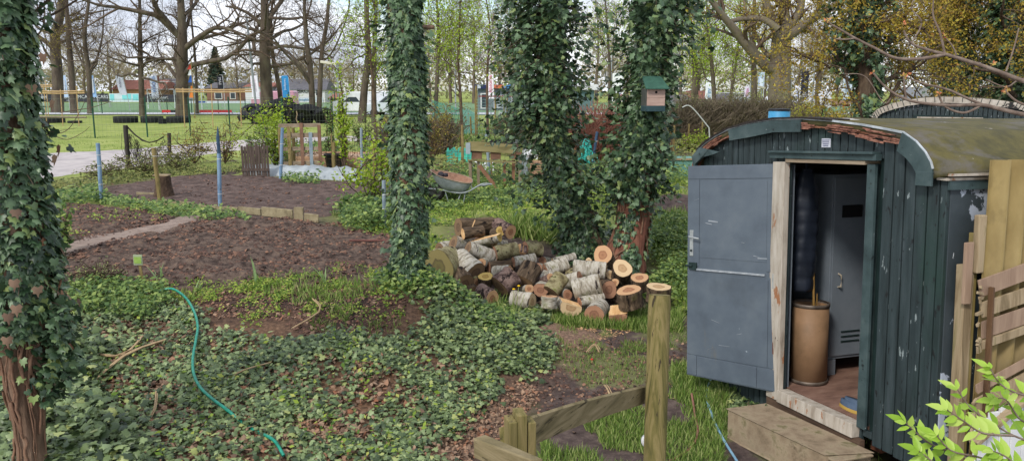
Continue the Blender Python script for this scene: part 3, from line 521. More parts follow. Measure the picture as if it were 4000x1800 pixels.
mb = MB(); mb.lathe([(.0, .03), (.152, .03), (.152, .68), (.145, .68), (.145, .04), (0, .04)], 36); mb.build('drum_body', fib, ba, smooth=True)
for z in (.0, .672):
    mb = MB(); mb.lathe([(.146, z + .002), (.158, z + .002), (.160, z + .02), (.158, z + .032), (.146, z + .03)], 36); mb.build('rim', mat('drum_rim', [(70, 62, 58), (130, 118, 106)], scale=12, rough=.5, bump=.1, metal=.4), ba, smooth=True)
st = wthing('broom_stick', 'brass-coloured stick standing upright in the fibreboard drum', 'stick')
mb = MB(); mb.tube([(-.11, .40, .06), (-.12, .38, .70), (-.13, .37, 1.02)], .011, 8); mb.tube([(-.12, .42, .06), (-.105, .40, .78)], .006, 6); mb.build('stick_shaft', mat('brass_stick', [(110, 84, 44), (150, 118, 62)], rough=.5, bump=0), st, smooth=True)
jk = wthing('jacket', 'dark blue quilted jacket hanging inside the wagon behind the door post', 'jacket')
V = []; nn = 16; zs = np.linspace(1.86, .80, 46)
for z in zs:
    k = (1.86 - z) / 1.06; rx = .05 + .07 * math.sin(min(1, k * 4) * math.pi / 2) - .05 * max(0, k - .75) * 4 * .5; q = abs(math.sin(k * math.pi * 9)) ** .5 * .010
    for i in range(nn):
        a = 2 * math.pi * i / nn; V.append((-.17 + (rx + q) * math.cos(a) * .7 + .01 * math.sin(5 * a + k * 9), .30 + (rx * .9 + q) * math.sin(a), z))
mb = MB(); mb.add(V, [(j * nn + i, j * nn + (i + 1) % nn, (j + 1) * nn + (i + 1) % nn, (j + 1) * nn + i) for j in range(45) for i in range(nn)] + [tuple(range(nn)), tuple(range(45 * nn, 46 * nn))]); mb.build('sleeve', mat('navy_nylon', [(26, 31, 40), (38, 44, 56)], scale=6, rough=.45, bump=.1), jk, smooth=True)
mb = MB(); mb.tube([(-.17, .30, 1.84), (-.17, .30, 1.93), (-.2, .30, 1.95)], .012, 6); mb.build('hanging_loop', MC['navy_nylon'], jk)
sh = wthing('shoe', 'blue and yellow shoe lying on the wagon floor near the right post', 'shoe', M=Matrix.Translation(lt(.62, .17, .0)) @ M3.to_4x4())
mb = MB()
for (z0, z1, s, mi) in ((0, .025, 1.0, 1), (.025, .065, .92, 0), (.065, .09, .6, 0)):
    ps = [(.14 * s * math.cos(a), .05 * s * math.sin(a) * (1.1 + .2 * math.cos(a))) for a in np.linspace(0, 2 * math.pi, 16, endpoint=False)]
    mb.add([(x, y, z0) for x, y in ps] + [(x * .93, y * .93, z1) for x, y in ps], [tuple(range(16, 32))] + [(i, (i + 1) % 16, (i + 1) % 16 + 16, i + 16) for i in range(16)], mi)
mb.build('upper', [mat('shoe_blue', [(60, 76, 96), (84, 100, 120)], bump=0), mat('shoe_sole', [(150, 120, 50), (170, 140, 70)], bump=0)], sh, smooth=True)
# step, bricks
sb = wthing('concrete_step', 'long mossy concrete block used as the step below the wagon door', 'step')
conc = mat('mossy_concrete', [(112, 98, 78), (138, 120, 98), (150, 134, 110), (104, 98, 66)], scale=7, rough=.95, bump=.5, bscale=70, bdist=.006, chips=[((76, 66, 48), 3, .60, (1, 1, 1), .1)])
mb = MB()
def prism(mb, top, h, mi=0):
    n = len(top); mb.add([(x, y, z) for x, y, z in top] + [(x, y, z - h) for x, y, z in top], [tuple(range(n)), tuple(range(n, 2 * n))[::-1]] + [(i, (i + 1) % n, (i + 1) % n + n, i + n) for i in range(n)], mi)
prism(mb, [(-.03, -.53, -.12), (1.02, -.42, -.13), (1.10, -.075, -.13), (-.03, -.15, -.12)][::-1], .25)
mb.build('step_block', conc, sb, bevel=.012)
mb = MB(); mb.box((1.02, -.40, -.30), (1.09, -.34, -.18)); mb.box((1.02, -.22, -.30), (1.09, -.16, -.18)); mb.box((1.04, -.42, -.16), (1.13, -.08, -.135), jit=.01); mb.build('block_end', conc, sb, bevel=.006)
for i, (px, py, a, lab) in enumerate(((2868, 1548, .3, 'small sandy brick lying beside the hose under the open door'),)):
    g = gp(px, py); o = thing('brick', lab, 'brick', g, (0, .1, a)); mb = MB(); mb.box((-.11, -.05, -.02), (.11, .05, .05), jit=.01); mb.build('brick_body', conc, o, bevel=.006)
# timber, corrugated panel and broken trellis against the wagon side
old = mat('weathered_timber', [(104, 90, 66), (140, 122, 94), (160, 142, 114), (116, 108, 70)], scale=5, stretch=(3, 3, .35), rough=.85, bump=.6, bdist=.008, dist=1.0)
tp = wthing('timber_post', 'pale weathered square post standing against the wagon corner', 'post')
mb = MB(); mb.box((1.585, .09, -.6), (1.655, .165, 1.30), jit=.01); mb.build('shaft', old, tp, bevel=.005)
mb = MB(); mb.box((1.587, .172, -.6), (1.64, .198, 1.50), jit=.01); mb.build('back_batten', mat('mossy_timber', [(92, 82, 42), (118, 104, 58), (134, 120, 78)], scale=5, stretch=(3, 3, .35), bump=.6, bdist=.008), tp, bevel=.005)
mb = MB(); mb.box((1.658, .055, 1.05), (1.685, .11, 1.45), jit=.008); mb.build('nailed_block', mat('pinkish_timber', [(130, 106, 88), (160, 136, 114)], scale=6, stretch=(3, 3, .35), bump=.4, bdist=.006), tp, bevel=.005)
mb = MB(); mb.box((1.645, .14, 1.25), (1.69, .20, 1.62), jit=.008); mb.build('nailed_block', old, tp, bevel=.008)
cp = wthing('corrugated_panel', 'yellow-brown corrugated fibreglass sheet standing beside the green wagon', 'panel')
xs = np.linspace(.215, 3.2, 240); V = []
for z in (1.97, -.6):
    for y in xs: V.append((1.70 + .036 * math.sin((y - .27) / .15 * 2 * math.pi), y - .0 + (.0 if z > 0 else -.05), z))
n = len(xs); V += [(x + .006, y, z) for x, y, z in V]; Fs = [(i, i + 1, n + i + 1, n + i) for i in range(n - 1)]; Fs += [tuple(2 * n + k for k in f[::-1]) for f in Fs] + [(i, 2 * n + i, 2 * n + i + 1, i + 1) for i in range(n - 1)] + [(0, n, 3 * n, 2 * n)]
mb = MB(); mb.add(V, Fs); mb.build('corrugated_sheet', mat('stained_fibreglass', [(94, 80, 46), (122, 104, 62), (142, 124, 80)], scale=2.5, stretch=(1, 1, .5), rough=.6, bump=.1, chips=[((80, 66, 36), 3, .54, (1, 1, .6), .2)]), cp, smooth=True)
mb = MB(); mb.box((1.726, .62, 1.66), (1.74, .65, 1.69)); mb.build('nail_hole', dkgreen, cp)
tr_ = wthing('broken_trellis', 'broken slatted wooden panel leaning on the corrugated sheet', 'trellis')
random.seed(12)
for i, (z, y0, tilt, wd, dx) in enumerate(((1.17, .09, .17, .125, 0), (1.03, .11, .15, .115, .01), (.90, .13, .14, .12, 0), (.80, .12, .15, .06, .01), (.52, .10, .25, .06, .01), (.38, .12, .24, .16, 0), (.24, .10, .20, .08, .02), (-.12, .2, .22, .12, 0), (-.30, .2, .2, .1, 0))):
    mb = MB(); a = np.array((1.76 + dx, y0, z)); L_ = 1.7; b_ = a + np.array((.0, math.cos(tilt * 1.0), math.sin(tilt * 1.0) * 1.3)) * L_; mb.bar(a, b_, wd * .9, .014, up=(0, 0, 1), jit=.012); mb.build('slat', old if i % 2 else MC['pinkish_timber'], tr_, bevel=.002)
mb = MB(); mb.bar((1.795, .15, 1.18), (1.795, .17, -.5), .03, .02, up=(1, 0, 0), jit=.01); mb.build('upright', mat('dark_timber', [(70, 50, 34), (110, 82, 56)], scale=8, stretch=(3, 3, .4), bump=.6), tr_)
mb = MB()
for z in (1.17, 1.10, .98, .86, .80, .47, .34, .26):
    for k in range(2): mb.bar((1.77, .09 + .02 * k, z + random.uniform(-.05, .05)), (1.78, .05 + random.random() * .03, z + random.uniform(-.06, .05)), .018, .014, jit=.006)
mb.build('splintered_ends', old, tr_)
wp = wthing('board_fence', 'white painted ribbed boarding behind the leafy twigs at lower right', 'boarding')
mb = MB()
for i in range(8): mb.box((1.80, .06 + i * .10, -.7), (1.82, .155 + i * .10, .34 + .03 * i))
mb.build('panel_boards', mat('white_board', [(196, 198, 200), (214, 214, 212)], scale=5, rough=.5, bump=.1), wp, bevel=.004)
db = wthing('timber_brace', 'mossy diagonal timber in front of the white panel', 'timber')
mb = MB(); mb.bar((1.84, .02, .20), (1.84, 1.3, .95), .07, .03, up=(1, 0, 0), jit=.01); mb.bar((1.86, .2, -.25), (1.86, 1.7, .3), .16, .03, up=(1, 0, 0), jit=.01); mb.build('brace_beam', old, db, bevel=.004)
# second wagon behind
c2 = at(3717, 480, 16.0)
w2 = thing('site_wagon', 'second dark green wagon with white arched roof edge behind the first roof', 'wagon', (c2[0] - .05, 16.0, .52), (0, 0, -.50))
wagon(w2, 4.5, 1.45, first=False)
mb = MB(); arch_strip(mb, 1, 17, .02, .10, -.07, -.004); mb.build('arch_trim', mat('aged_white_trim', [(150, 140, 126), (196, 188, 176)], scale=6, rough=.8, bump=.4, chips=[((50, 46, 44), 3, .62, (1, 1, 1), .02)]), w2)
mb = MB()
for i in range(1, 34):
    u = i / 34 * 16 + 1; j = int(u); fr = u - j; a = np.array(PR[j]) * (1 - fr) + np.array(PR[min(j + 1, 18)]) * fr; mb.bar((a[0], -.074, a[1] + .018), (a[0] * .96, -.074, a[1] - .08), .012, .004, up=(1, 0, 0))
mb.build('trim_joints', dkgreen, w2)
mb = MB(); mb.box((-.65, -.02, 1.66), (.65, -.002, 1.92)); mb.box((-.58, -.024, 1.86), (.58, -.0205, 1.885), 1); mb.build('window_shutter', [dkgreen, white_m], w2, bevel=.004)
# ================================================================ NEAR OBJECTS
def smooth_path(pts, n):
    pts = np.array(pts, float); k = len(pts); t = np.linspace(0, k - 1, n); o = []
    for u in t:
        i = min(int(u), k - 2); f = u - i; p0, p1, p2, p3 = pts[max(i - 1, 0)], pts[i], pts[i + 1], pts[min(i + 2, k - 1)]
        o.append(.5 * ((2 * p1) + (-p0 + p2) * f + (2 * p0 - 5 * p1 + 4 * p2 - p3) * f * f + (-p0 + 3 * p1 - 3 * p2 + p3) * f ** 3))
    return np.array(o)
def trunk_mesh(name, path, rad_, mt, parent, n=20, seg=60, rough=.12, seed=0):
    P = smooth_path(path, seg); R = np.interp(np.linspace(0, 1, seg), np.linspace(0, 1, len(rad_)), rad_); V, Q = tubes([P], [R], n)
    C = np.repeat(P, n, 0); a = np.tile(np.arange(n), seg) / n * 2 * np.pi; h = np.repeat(np.arange(seg), n) * .35
    k = 1 + rough * (fbm(np.cos(a) * 2.2 + 7, np.sin(a) * 2.2 + h * .35 + 9, seed) - .47) * 2 + rough * .5 * (vnoise(np.cos(a) * 7 + 20, np.sin(a) * 7 + h * .3 + 20, seed + 3) - .5)
    V = C + (V - C) * k[:, None]; return npmesh(name, V, Q, mt, parent, smooth=True), P, R
def on_trunk(P, R, n, t0=0, t1=1, a0=0, a1=2 * math.pi, out=(.0, .06), w=None):
    t = t0 + (t1 - t0) * rng.random(n) if w is None else rng.choice(np.linspace(t0, t1, len(w)), n, p=np.array(w) / sum(w)) + rng.normal(size=n) * .01
    t = np.clip(t, 0, 1) * (len(P) - 1); i = np.minimum(t.astype(int), len(P) - 2); f = (t - i)[:, None]; c = P[i] * (1 - f) + P[i + 1] * f; r = R[i] * (1 - f[:, 0]) + R[i + 1] * f[:, 0]
    a = a0 + (a1 - a0) * rng.random(n); N = np.stack([np.cos(a), np.sin(a), 0 * a], 1); o = r + out[0] + (out[1] - out[0]) * rng.random(n) ** 1.5
    return c + N * o[:, None], N, a
def ivy_leaves(name, P, R, n, size, root, out=(.01, .09), mt=None, thr=0, seed=0, tm=None, t0=0, t1=1, clump=1.6, w=None, drop=.35):
    p, N, a = on_trunk(P, R, int(n * 1.6), t0, t1, out=(0, 1), w=w)
    u = p[:, 2] * clump; bl = fbm(a * 1.3 + 30, u + 30, seed, 3)                   # clumps stand out, thin places show the bark
    keep = bl > thr; p, N, a, bl = p[keep][:n], N[keep][:n], a[keep][:n], bl[keep][:n]; m_ = len(p)
    c = p - N * 0; base = out[0] + np.clip((bl - thr) * 2.2, 0, 1) * (out[1] - out[0]) * (.45 + .55 * rng.random(m_))
    t = rng.random(m_)
    # put back on the bark: p was radius+u*1 ; recompute distance
    pr = P[np.argmin(((p[:, None, 2] - P[None, :, 2]) ** 2), 1)]; d = np.linalg.norm((p - pr)[:, :2], axis=1); rr = np.interp(p[:, 2], P[:, 2], R) if P[-1, 2] > P[0, 2] else R.mean()
    cx = np.interp(p[:, 2], P[:, 2], P[:, 0]); cy = np.interp(p[:, 2], P[:, 2], P[:, 1]); q = np.stack([cx, cy, p[:, 2]], 1) + N * (rr + base)[:, None]
    Nn = N + np.array([0, 0, .55]) + rng.normal(size=(m_, 3)) * .42; T = np.array([0, 0, -1]) + N * .35 + rng.normal(size=(m_, 3)) * .45
    return scatter(name, q, Nn, size * (.36 + rng.random(m_) ** 1.3 * .95), tm or IVY, mt or ivy_m, root, T=T)
def sprays(name, P, R, n, size, root, reach=(.1, .4), per=26, mt=None, seed=0, t0=0, t1=1, droop=.5, wt=None, ar=(0, 6.283)):
    """flowering ivy shoots that reach out of the trunk with leaves along them"""
    b, N, a = on_trunk(P, R, n, t0, t1, ar[0], ar[1], out=(0, .02)); PL = []; q = []; nn = []; tt = []
    for i in range(n):
        L_ = random.uniform(*reach) * (1 if wt is None else wt(b[i], a[i])); d = N[i] + np.array([0, 0, random.uniform(-.1, .6)]) + rng.normal(size=3) * .25; d = d / np.linalg.norm(d)
        s = np.linspace(0, 1, 6); pl = b[i] + d * (s * L_)[:, None] + np.array([0, 0, -droop * L_]) * (s ** 2)[:, None]; PL.append(pl)
        k = max(3, int(per * L_ / reach[1])); u = .15 + .9 * rng.random(k); c = b[i] + d * (u * L_)[:, None] + np.array([0, 0, -droop * L_]) * (u ** 2)[:, None] + rng.normal(size=(k, 3)) * size * .8
        q.append(c); nn.append(d * .6 + np.array([0, 0, .6]) + rng.normal(size=(k, 3)) * .6); tt.append(d * .5 + np.array([0, 0, -.9]) + rng.normal(size=(k, 3)) * .5)
    q = np.concatenate(q); V, Q_ = tubes(PL, [np.linspace(.006, .002, 6)] * n, 4); npmesh('ivy_stems', V, Q_, twig_m, root)
    return scatter(name, q, np.concatenate(nn), size * (.55 + rng.random(len(q)) * .7), IVY, mt or ivy_m, root, T=np.concatenate(tt))
def vines(root, P, R, n, seed=0, t0=0, t1=1, r=.012):
    rr = np.random.default_rng(seed); PL = []; RL = []
    for i in range(n):
        a = rr.random() * 6.28; s0 = t0 + rr.random() * (t1 - t0) * .6; s1 = min(t1, s0 + .15 + rr.random() * .4); t = np.linspace(s0, s1, 16); k = t * (len(P) - 1); j = np.minimum(k.astype(int), len(P) - 2); c = P[j]; R_ = R[j]
        aa = a + np.cumsum(rr.normal(size=16) * .12); PL.append(c + np.stack([np.cos(aa), np.sin(aa), 0 * aa], 1) * (R_ + .008)[:, None]); RL.append(np.full(16, r * (.4 + rr.random())))
    V, Q_ = tubes(PL, RL, 5); npmesh('ivy_vines', V, Q_, mat('vine_bark', [(104, 78, 62), (146, 114, 92)], scale=12, bump=.5, rough=1), root, smooth=True)
tbark = mat('ivy_tree_bark', [(82, 66, 52), (122, 98, 80), (150, 124, 104)], scale=7, stretch=(2, 2, .35), bump=1.0, rough=1, bdist=.03)
random.seed(1)
# left foreground tree
b0 = at(118, 1800, 5.25); pth = [at(118, 1840, 5.25), at(112, 1700, 5.25), at(88, 1450, 5.25), at(78, 1150, 5.25), at(38, 800, 5.25), at(0, 400, 5.25), at(-25, 0, 5.25), at(-45, -300, 5.25)]
t = thing('ivy_tree', 'ivy covered trunk at the left edge with big dark leaves and bare base', 'tree', (b0[0], 5.25, float(tz(b0[0], 5.25))), group='ivy covered trees')
def rel(t, P): return [np.array(p) - np.array(t.location) for p in P]
_, P, R = trunk_mesh('trunk', rel(t, pth), [.10, .09, .12, .17, .17, .16, .15, .15], tbark, t, rough=.35, seed=4)
vines(t, P, R, 46, 3, 0, .75, .009)
ivy_leaves('ivy_foliage', P, R, 5200, .072, t, out=(.01, .13), thr=.24, seed=2, t0=.36, w=None)
sprays('ivy_foliage', P, R, 90, .058, t, reach=(.05, .18), per=16, t0=.36, t1=1)
sprays('ivy_foliage', P, R, 70, .06, t, reach=(.05, .18), per=20, t0=.24, t1=.42, ar=(-.45, .9)); sprays('ivy_foliage', P, R, 40, .06, t, reach=(.05, .14), per=10, t0=.33, t1=.42)
q, N, a = on_trunk(P, R, 60, .3, .8, out=(.08, .2)); scatter('dead_ivy_leaves', q, N + rng.normal(size=(60, 3)) * .3, .075, IVY, dead_m, t, T=(0, 0, -1))
# centre tree
pth = [at(1588, 1105, 9.0), at(1588, 1060, 9.0), at(1598, 900, 9.0), at(1594, 500, 9.0), at(1588, 250, 9.0), at(1572, 0, 9.0), at(1560, -250, 9.0)]
t = thing('ivy_tree', 'slender ivy covered trunk standing in the middle beside the dug bed', 'tree', pth[0], group='ivy covered trees')
_, P, R = trunk_mesh('trunk', rel(t, pth), [.17, .14, .15, .15, .15, .15, .14], tbark, t, rough=.2, seed=5); vines(t, P, R, 30, 6, 0, 1, .008)
ivy_leaves('ivy_foliage', P, R, 8000, .076, t, out=(.01, .07), thr=.20, seed=8, w=None)
sprays('ivy_foliage', P, R, 90, .07, t, reach=(.04, .17), per=14, t0=.0, t1=1)
mb = MB(); k0 = np.array(at(1640, 108, 9.0)) - np.array(t.location); mb.tube([k0 + [-.05, 0, 0], k0 + [.16, .02, .005]], [.03, .022], 10); mb.build('branch_stub', tbark, t, smooth=True)
# twin trees behind the wood pile
pth = [at(2310, 1060, 11.8), at(2290, 980, 11.8), at(2235, 800, 11.8), at(2190, 650, 11.8), at(2150, 450, 11.8), at(2148, 200, 11.8), at(2158, 0, 11.8), at(2165, -250, 11.8)]
t = thing('ivy_tree', 'bushy ivy covered trunk left of the bird box, behind the wood pile', 'tree', pth[0], group='ivy covered trees')
_, P, R = trunk_mesh('trunk', rel(t, pth), [.31, .27, .20, .18, .17, .16, .15, .14], tbark, t, rough=.25, seed=6); vines(t, P, R, 60, 9, 0, 1, .012)
ivy_leaves('ivy_foliage', P, R, 8500, .085, t, out=(.01, .15), thr=.36, seed=12, w=None)
sprays('ivy_foliage', P, R, 150, .08, t, reach=(.25, .85), per=26, t0=.55, t1=1, ar=(2.2, 4.4))
wl = lambda b, a: (.45 + .75 * float(fbm(np.array([b[2] * 1.3 + 9]), np.array([a * .8 + 4]), 15, 2)[0]) * 1.5) * (.35 + .65 * min(1, max(0, (b[2] - .6) / 1.0)))
sprays('ivy_foliage', P, R, 430, .085, t, reach=(.15, .80), per=24, t0=.12, t1=1, wt=wl)
pthb = [at(2440, 1060, 11.4), at(2450, 980, 11.4), at(2475, 850, 11.4), at(2485, 650, 11.4), at(2515, 450, 11.4), at(2545, 230, 11.4), at(2565, 0, 11.4), at(2575, -250, 11.4)]
t = thing('ivy_tree', 'leaning ivy covered trunk that carries the bird box, behind the wood pile', 'tree', pthb[0], group='ivy covered trees')
_, P, R = trunk_mesh('trunk', rel(t, pthb), [.34, .30, .24, .20, .18, .17, .16, .15], mat('red_ivy_bark', [(92, 58, 46), (128, 84, 68), (150, 108, 88)], scale=7, stretch=(2, 2, .35), bump=1, rough=1, bdist=.03), t, rough=.25, seed=7); vines(t, P, R, 60, 11, 0, 1, .012)
ivy_leaves('ivy_foliage', P, R, 7500, .09, t, out=(.01, .16), thr=.32, seed=22, t0=.34); ivy_leaves('ivy_foliage', P, R, 1300, .08, t, out=(.01, .10), thr=.46, seed=23, t0=0, t1=.36)
sprays('ivy_foliage', P, R, 380, .088, t, reach=(.12, .62), per=26, t0=.3, t1=1, wt=wl)
g0 = gp(2375, 1020); mb = MB()
p_ = rpoly(poly((2180, 1010), (2230, 960), (2380, 930), (2450, 960), (2470, 1020), (2420, 1070), (2300, 1070)), 3600); d_ = pdist(p_[:, 0], p_[:, 1], poly((2180, 1010), (2230, 940), (2380, 900), (2530, 940), (2560, 1020), (2500, 1070), (2300, 1070)))
scatter('ivy_ground_cover', np.column_stack([p_, tz(p_[:, 0], p_[:, 1]) + .03 + rng.random(3600) * np.clip(d_, 0, .5) * .5]), np.array([0, -.6, .7]) + rng.normal(size=(3600, 3)) * .4, .06 + rng.random(3600) * .04, IVY, ivy_m, T=np.array([0, -.5, -.8]) + rng.normal(size=(3600, 3)) * .5, kind='stuff')
# bird box
bp = at(2563, 345, 10.72); t = thing('bird_box', 'small wooden bird box with green roof on the ivy covered trunk', 'bird box', bp, (0, 0, .12)); t.scale = (.85, .85, .85)
W_ = .15; pinkw = mat('pale_box_wood', [(164, 136, 124), (186, 160, 146)], scale=9, stretch=(.5, 1, 3), bump=.3, bdist=.004)
mb = MB(); mb.box((-.15, 0, -.31), (.15, .30, -.005)); mb.build('side_walls', mat('box_side', [(62, 66, 62), (84, 86, 80)], bump=.2, bdist=.004), t)
mb = MB(); mb.box((-.145, -.014, -.152), (.145, -.002, .0)); mb.box((-.145, -.014, -.272), (.145, -.002, -.155)); mb.build('front_boards', pinkw, t, bevel=.003)
mb = MB(); mb.box((-.153, -.018, -.36), (.153, .30, -.275)); mb.build('base', mat('box_base_blue', [(40, 62, 66), (56, 80, 84)], bump=.2, bdist=.004), t, bevel=.004)
mb = MB(); mb.add([(-.19, -.09, .0), (.19, -.09, .0), (.15, .26, .19), (-.15, .26, .19), (-.19, -.09, -.018), (.19, -.09, -.018), (.15, .30, .16), (-.15, .30, .16)], [(0, 1, 2, 3), (7, 6, 5, 4), (0, 4, 5, 1), (1, 5, 6, 2), (2, 6, 7, 3), (3, 7, 4, 0)]); mb.build('roof', mat('box_roof_green', [(48, 80, 68), (62, 100, 84)], scale=12, bump=.2, bdist=.004), t, bevel=.004)
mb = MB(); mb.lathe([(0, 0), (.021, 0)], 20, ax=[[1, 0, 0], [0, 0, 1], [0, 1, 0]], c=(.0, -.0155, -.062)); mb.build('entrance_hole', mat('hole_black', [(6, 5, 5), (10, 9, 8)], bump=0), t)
# ---------------------------------------------------------------- wood pile
birch = mat('birch_bark', [(92, 84, 72), (146, 138, 122), (186, 180, 168), (120, 116, 84)], scale=7, stretch=(1, 1, 3), bump=.7, rough=.85, bdist=.015, chips=[((52, 44, 40), 7, .58, (.6, .6, 2.5), .03), ((112, 116, 66), 2.5, .60, (1, 1, 1), .1)])
scaly = mat('pine_bark', [(46, 34, 32), (98, 78, 72), (138, 116, 106), (110, 84, 76)], scale=9, stretch=(1, 1, 1), bump=1.5, rough=.95, bdist=.04, dist=.8, chips=[((36, 26, 24), 11, .57, (1, 1, .7), .03)])
oakb = mat('furrowed_bark', [(42, 34, 28), (92, 76, 60), (132, 112, 90)], scale=9, stretch=(2.2, 2.2, .5), bump=1.5, rough=.95, bdist=.04, chips=[((34, 26, 22), 8, .58, (2, 2, .5), .03), ((112, 112, 60), 2, .6, (1, 1, 1), .1)])
mossb = mat('mossy_bark', [(70, 62, 44), (116, 106, 76), (150, 142, 108), (108, 110, 60)], scale=8, stretch=(1, 1, 1.6), bump=1, rough=.95, bdist=.03, chips=[((196, 190, 174), 4, .60, (1, 1, 1), .03), ((46, 38, 32), 8, .60, (1, 1, 1), .04)])
def cutmat(name, a, b_, c):
    m = bpy.data.materials.new(name); m.use_nodes = True; t = m.node_tree; L = t.links.new; bs = t.nodes['Principled BSDF']; bs.inputs['Roughness'].default_value = .85
    at_ = nd(t, 'ShaderNodeAttribute', attribute_name='rr'); tc_ = nd(t, 'ShaderNodeTexCoord'); nz = nd(t, 'ShaderNodeTexNoise'); nz.inputs['Scale'].default_value = 14; nz.inputs['Detail'].default_value = 5; L(tc_.outputs['Object'], nz.inputs[0])
    ad = nd(t, 'ShaderNodeMath', operation='MULTIPLY_ADD'); ad.inputs[1].default_value = .35; L(nz.outputs[0], ad.inputs[0]); L(at_.outputs['Fac'], ad.inputs[2])
    r = nd(t, 'ShaderNodeValToRGB'); e = r.color_ramp.elements; e[0].position = .12; e[0].color = lin(c); e[1].position = .95; e[1].color = lin(b_)
    for p, cl in ((.42, a), (.62, c), (.68, b_), (1.07, (150, 84, 52))):
        if p < 1: x = e.new(p); x.color = lin(cl)
    w_ = nd(t, 'ShaderNodeMath', operation='MULTIPLY'); w_.inputs[1].default_value = 85; L(at_.outputs['Fac'], w_.inputs[0]); sn_ = nd(t, 'ShaderNodeMath', operation='SINE'); L(w_.outputs[0], sn_.inputs[0])
    mr = nd(t, 'ShaderNodeMapRange'); mr.inputs[1].default_value = -1; mr.inputs[2].default_value = 1; mr.inputs[3].default_value = .84; mr.inputs[4].default_value = 1.04; L(sn_.outputs[0], mr.inputs[0])
    mm = nd(t, 'ShaderNodeVectorMath', operation='SCALE'); L(ad.outputs[0], r.inputs[0]); L(r.outputs[0], mm.inputs[0]); L(mr.outputs[0], mm.inputs[3]); L(mm.outputs[0], bs.inputs['Base Color']); return m
cut_o = cutmat('cut_face_orange', (166, 120, 86), (196, 154, 114), (144, 98, 70)); cut_p = cutmat('cut_face_pale', (184, 152, 112), (208, 180, 140), (162, 128, 92)); cut_b = cutmat('cut_face_brown', (150, 108, 82), (168, 124, 96), (128, 88, 68)); cut_y = cutmat('cut_face_yellow', (176, 146, 74), (198, 168, 96), (150, 112, 60)); cut_m = cutmat('cut_face_mossy', (104, 96, 52), (128, 116, 70), (84, 74, 46)); cut_d = cutmat('cut_face_dark', (110, 86, 62), (126, 100, 72), (90, 68, 50))
split_m = mat('split_wood', [(196, 148, 96), (218, 176, 124), (226, 192, 146)], scale=8, stretch=(2, 2, .3), bump=.5, rough=.85, bdist=.01)
def DP(y): return 9.55 + (1251 - y) * .0054
def log_(c1, c2, rpx, bark, cuts, label, dd=0.0, d0=0.0, squash=1.0, split=None, ecc=0, seed=None):
    """c1, c2: ends in crop pixels (1600,800)+c/2.107; c1 is the end that shows; dd extra depth of c2"""
    x1, y1 = 1600 + c1[0] / 2.107, 800 + c1[1] / 2.107; x2, y2 = 1600 + c2[0] / 2.107, 800 + c2[1] / 2.107; yl = max(y1, y2)
    Db = DP(yl + rpx * .45) + d0; A = at(x1, y1, Db); B = at(x2, y2, Db + dd); r = rpx / 2.107 / F * Db * 1.07
    L = np.linalg.norm(B - A); ax = (B - A) / L; up = np.array([0, 0, 1.]) if abs(ax[2]) < .9 else np.array([0, 1., 0]); X = unit(np.cross(up, ax)); Y = np.cross(ax, X)
    mid = (A + B) / 2; Mx = Matrix((X, Y, ax)).transposed().to_4x4(); Mx.translation = Vector(mid)
    o = thing('log', label, 'log', group='logs in the wood pile'); o.matrix_world = Mx
    rs = np.random.default_rng(seed or int(x1 * 7 + y1)); n = 30; k = 9; a = np.arange(n) * 2 * np.pi / n; bump_ = 1 + .07 * np.sin(2 * a + rs.random() * 6) + .04 * np.sin(3 * a + rs.random() * 6); V = []
    for j in range(k):
        z = (j / (k - 1) - .5) * L; rr = r * bump_ * (1 + rs.normal(size=n) * .018 + .03 * math.sin(j * .9 + rs.random())) * (1 if 0 < j < k - 1 else .985)
        x = rr * np.cos(a); y = rr * np.sin(a) * squash
        if split is not None:            # split flat: half round
            ca, sa = math.cos(split), math.sin(split); s_ = x * ca + y * sa; cutv = np.clip(s_ - r * .25, 0, None); x = x - cutv * ca; y = y - cutv * sa
        V.append(np.stack([x, y, np.full(n, z)], 1))
    Vv = np.concatenate(V); Q_ = [(j * n + i, j * n + (i + 1) % n, (j + 1) * n + (i + 1) % n, (j + 1) * n + i) for j in range(k - 1) for i in range(n)]
    if split is not None:
        fr = [q for q in Q_ if all((V[0][i % n][0] * math.cos(split) + V[0][i % n][1] * math.sin(split)) > r * .23 for i in (q[0], q[1]))]
        Q_b = [q for q in Q_ if q not in fr]
        if fr: npmesh('split_face', Vv + np.random.default_rng(1).normal(size=Vv.shape) * .002, np.array(fr), split_m, o)
    else: Q_b = Q_
    npmesh('bark', Vv, np.array(Q_b), bark, o, smooth=True)
    for e_, cm in ((0, cuts[0]), (k - 1, cuts[1])):
        R0 = V[e_]; zc = R0[0, 2]; s_ = -1 if e_ == 0 else 1; rings = [R0 * [f_, f_, 1] + [0, 0, s_ * .0015] for f_ in (.985, .8, .6, .4, .2)]; W = np.concatenate(rings + [np.array([[0, 0, zc + s_ * .0015]])]); W[:, 2] += rs.normal(size=len(W)) * .0012
        q = [(j * n + i, j * n + (i + 1) % n, (j + 1) * n + (i + 1) % n, (j + 1) * n + i) for j in range(4) for i in range(n)]; tri = [(4 * n + i, 4 * n + (i + 1) % n, 5 * n) for i in range(n)]
        rr_ = np.concatenate([np.full(n, f_) for f_ in (1, .8, .6, .4, .2)] + [[0]])
        npmesh('cut_face', W, [np.array(q), np.array(tri)], cm, o, attrs={'rr': rr_})
    return o
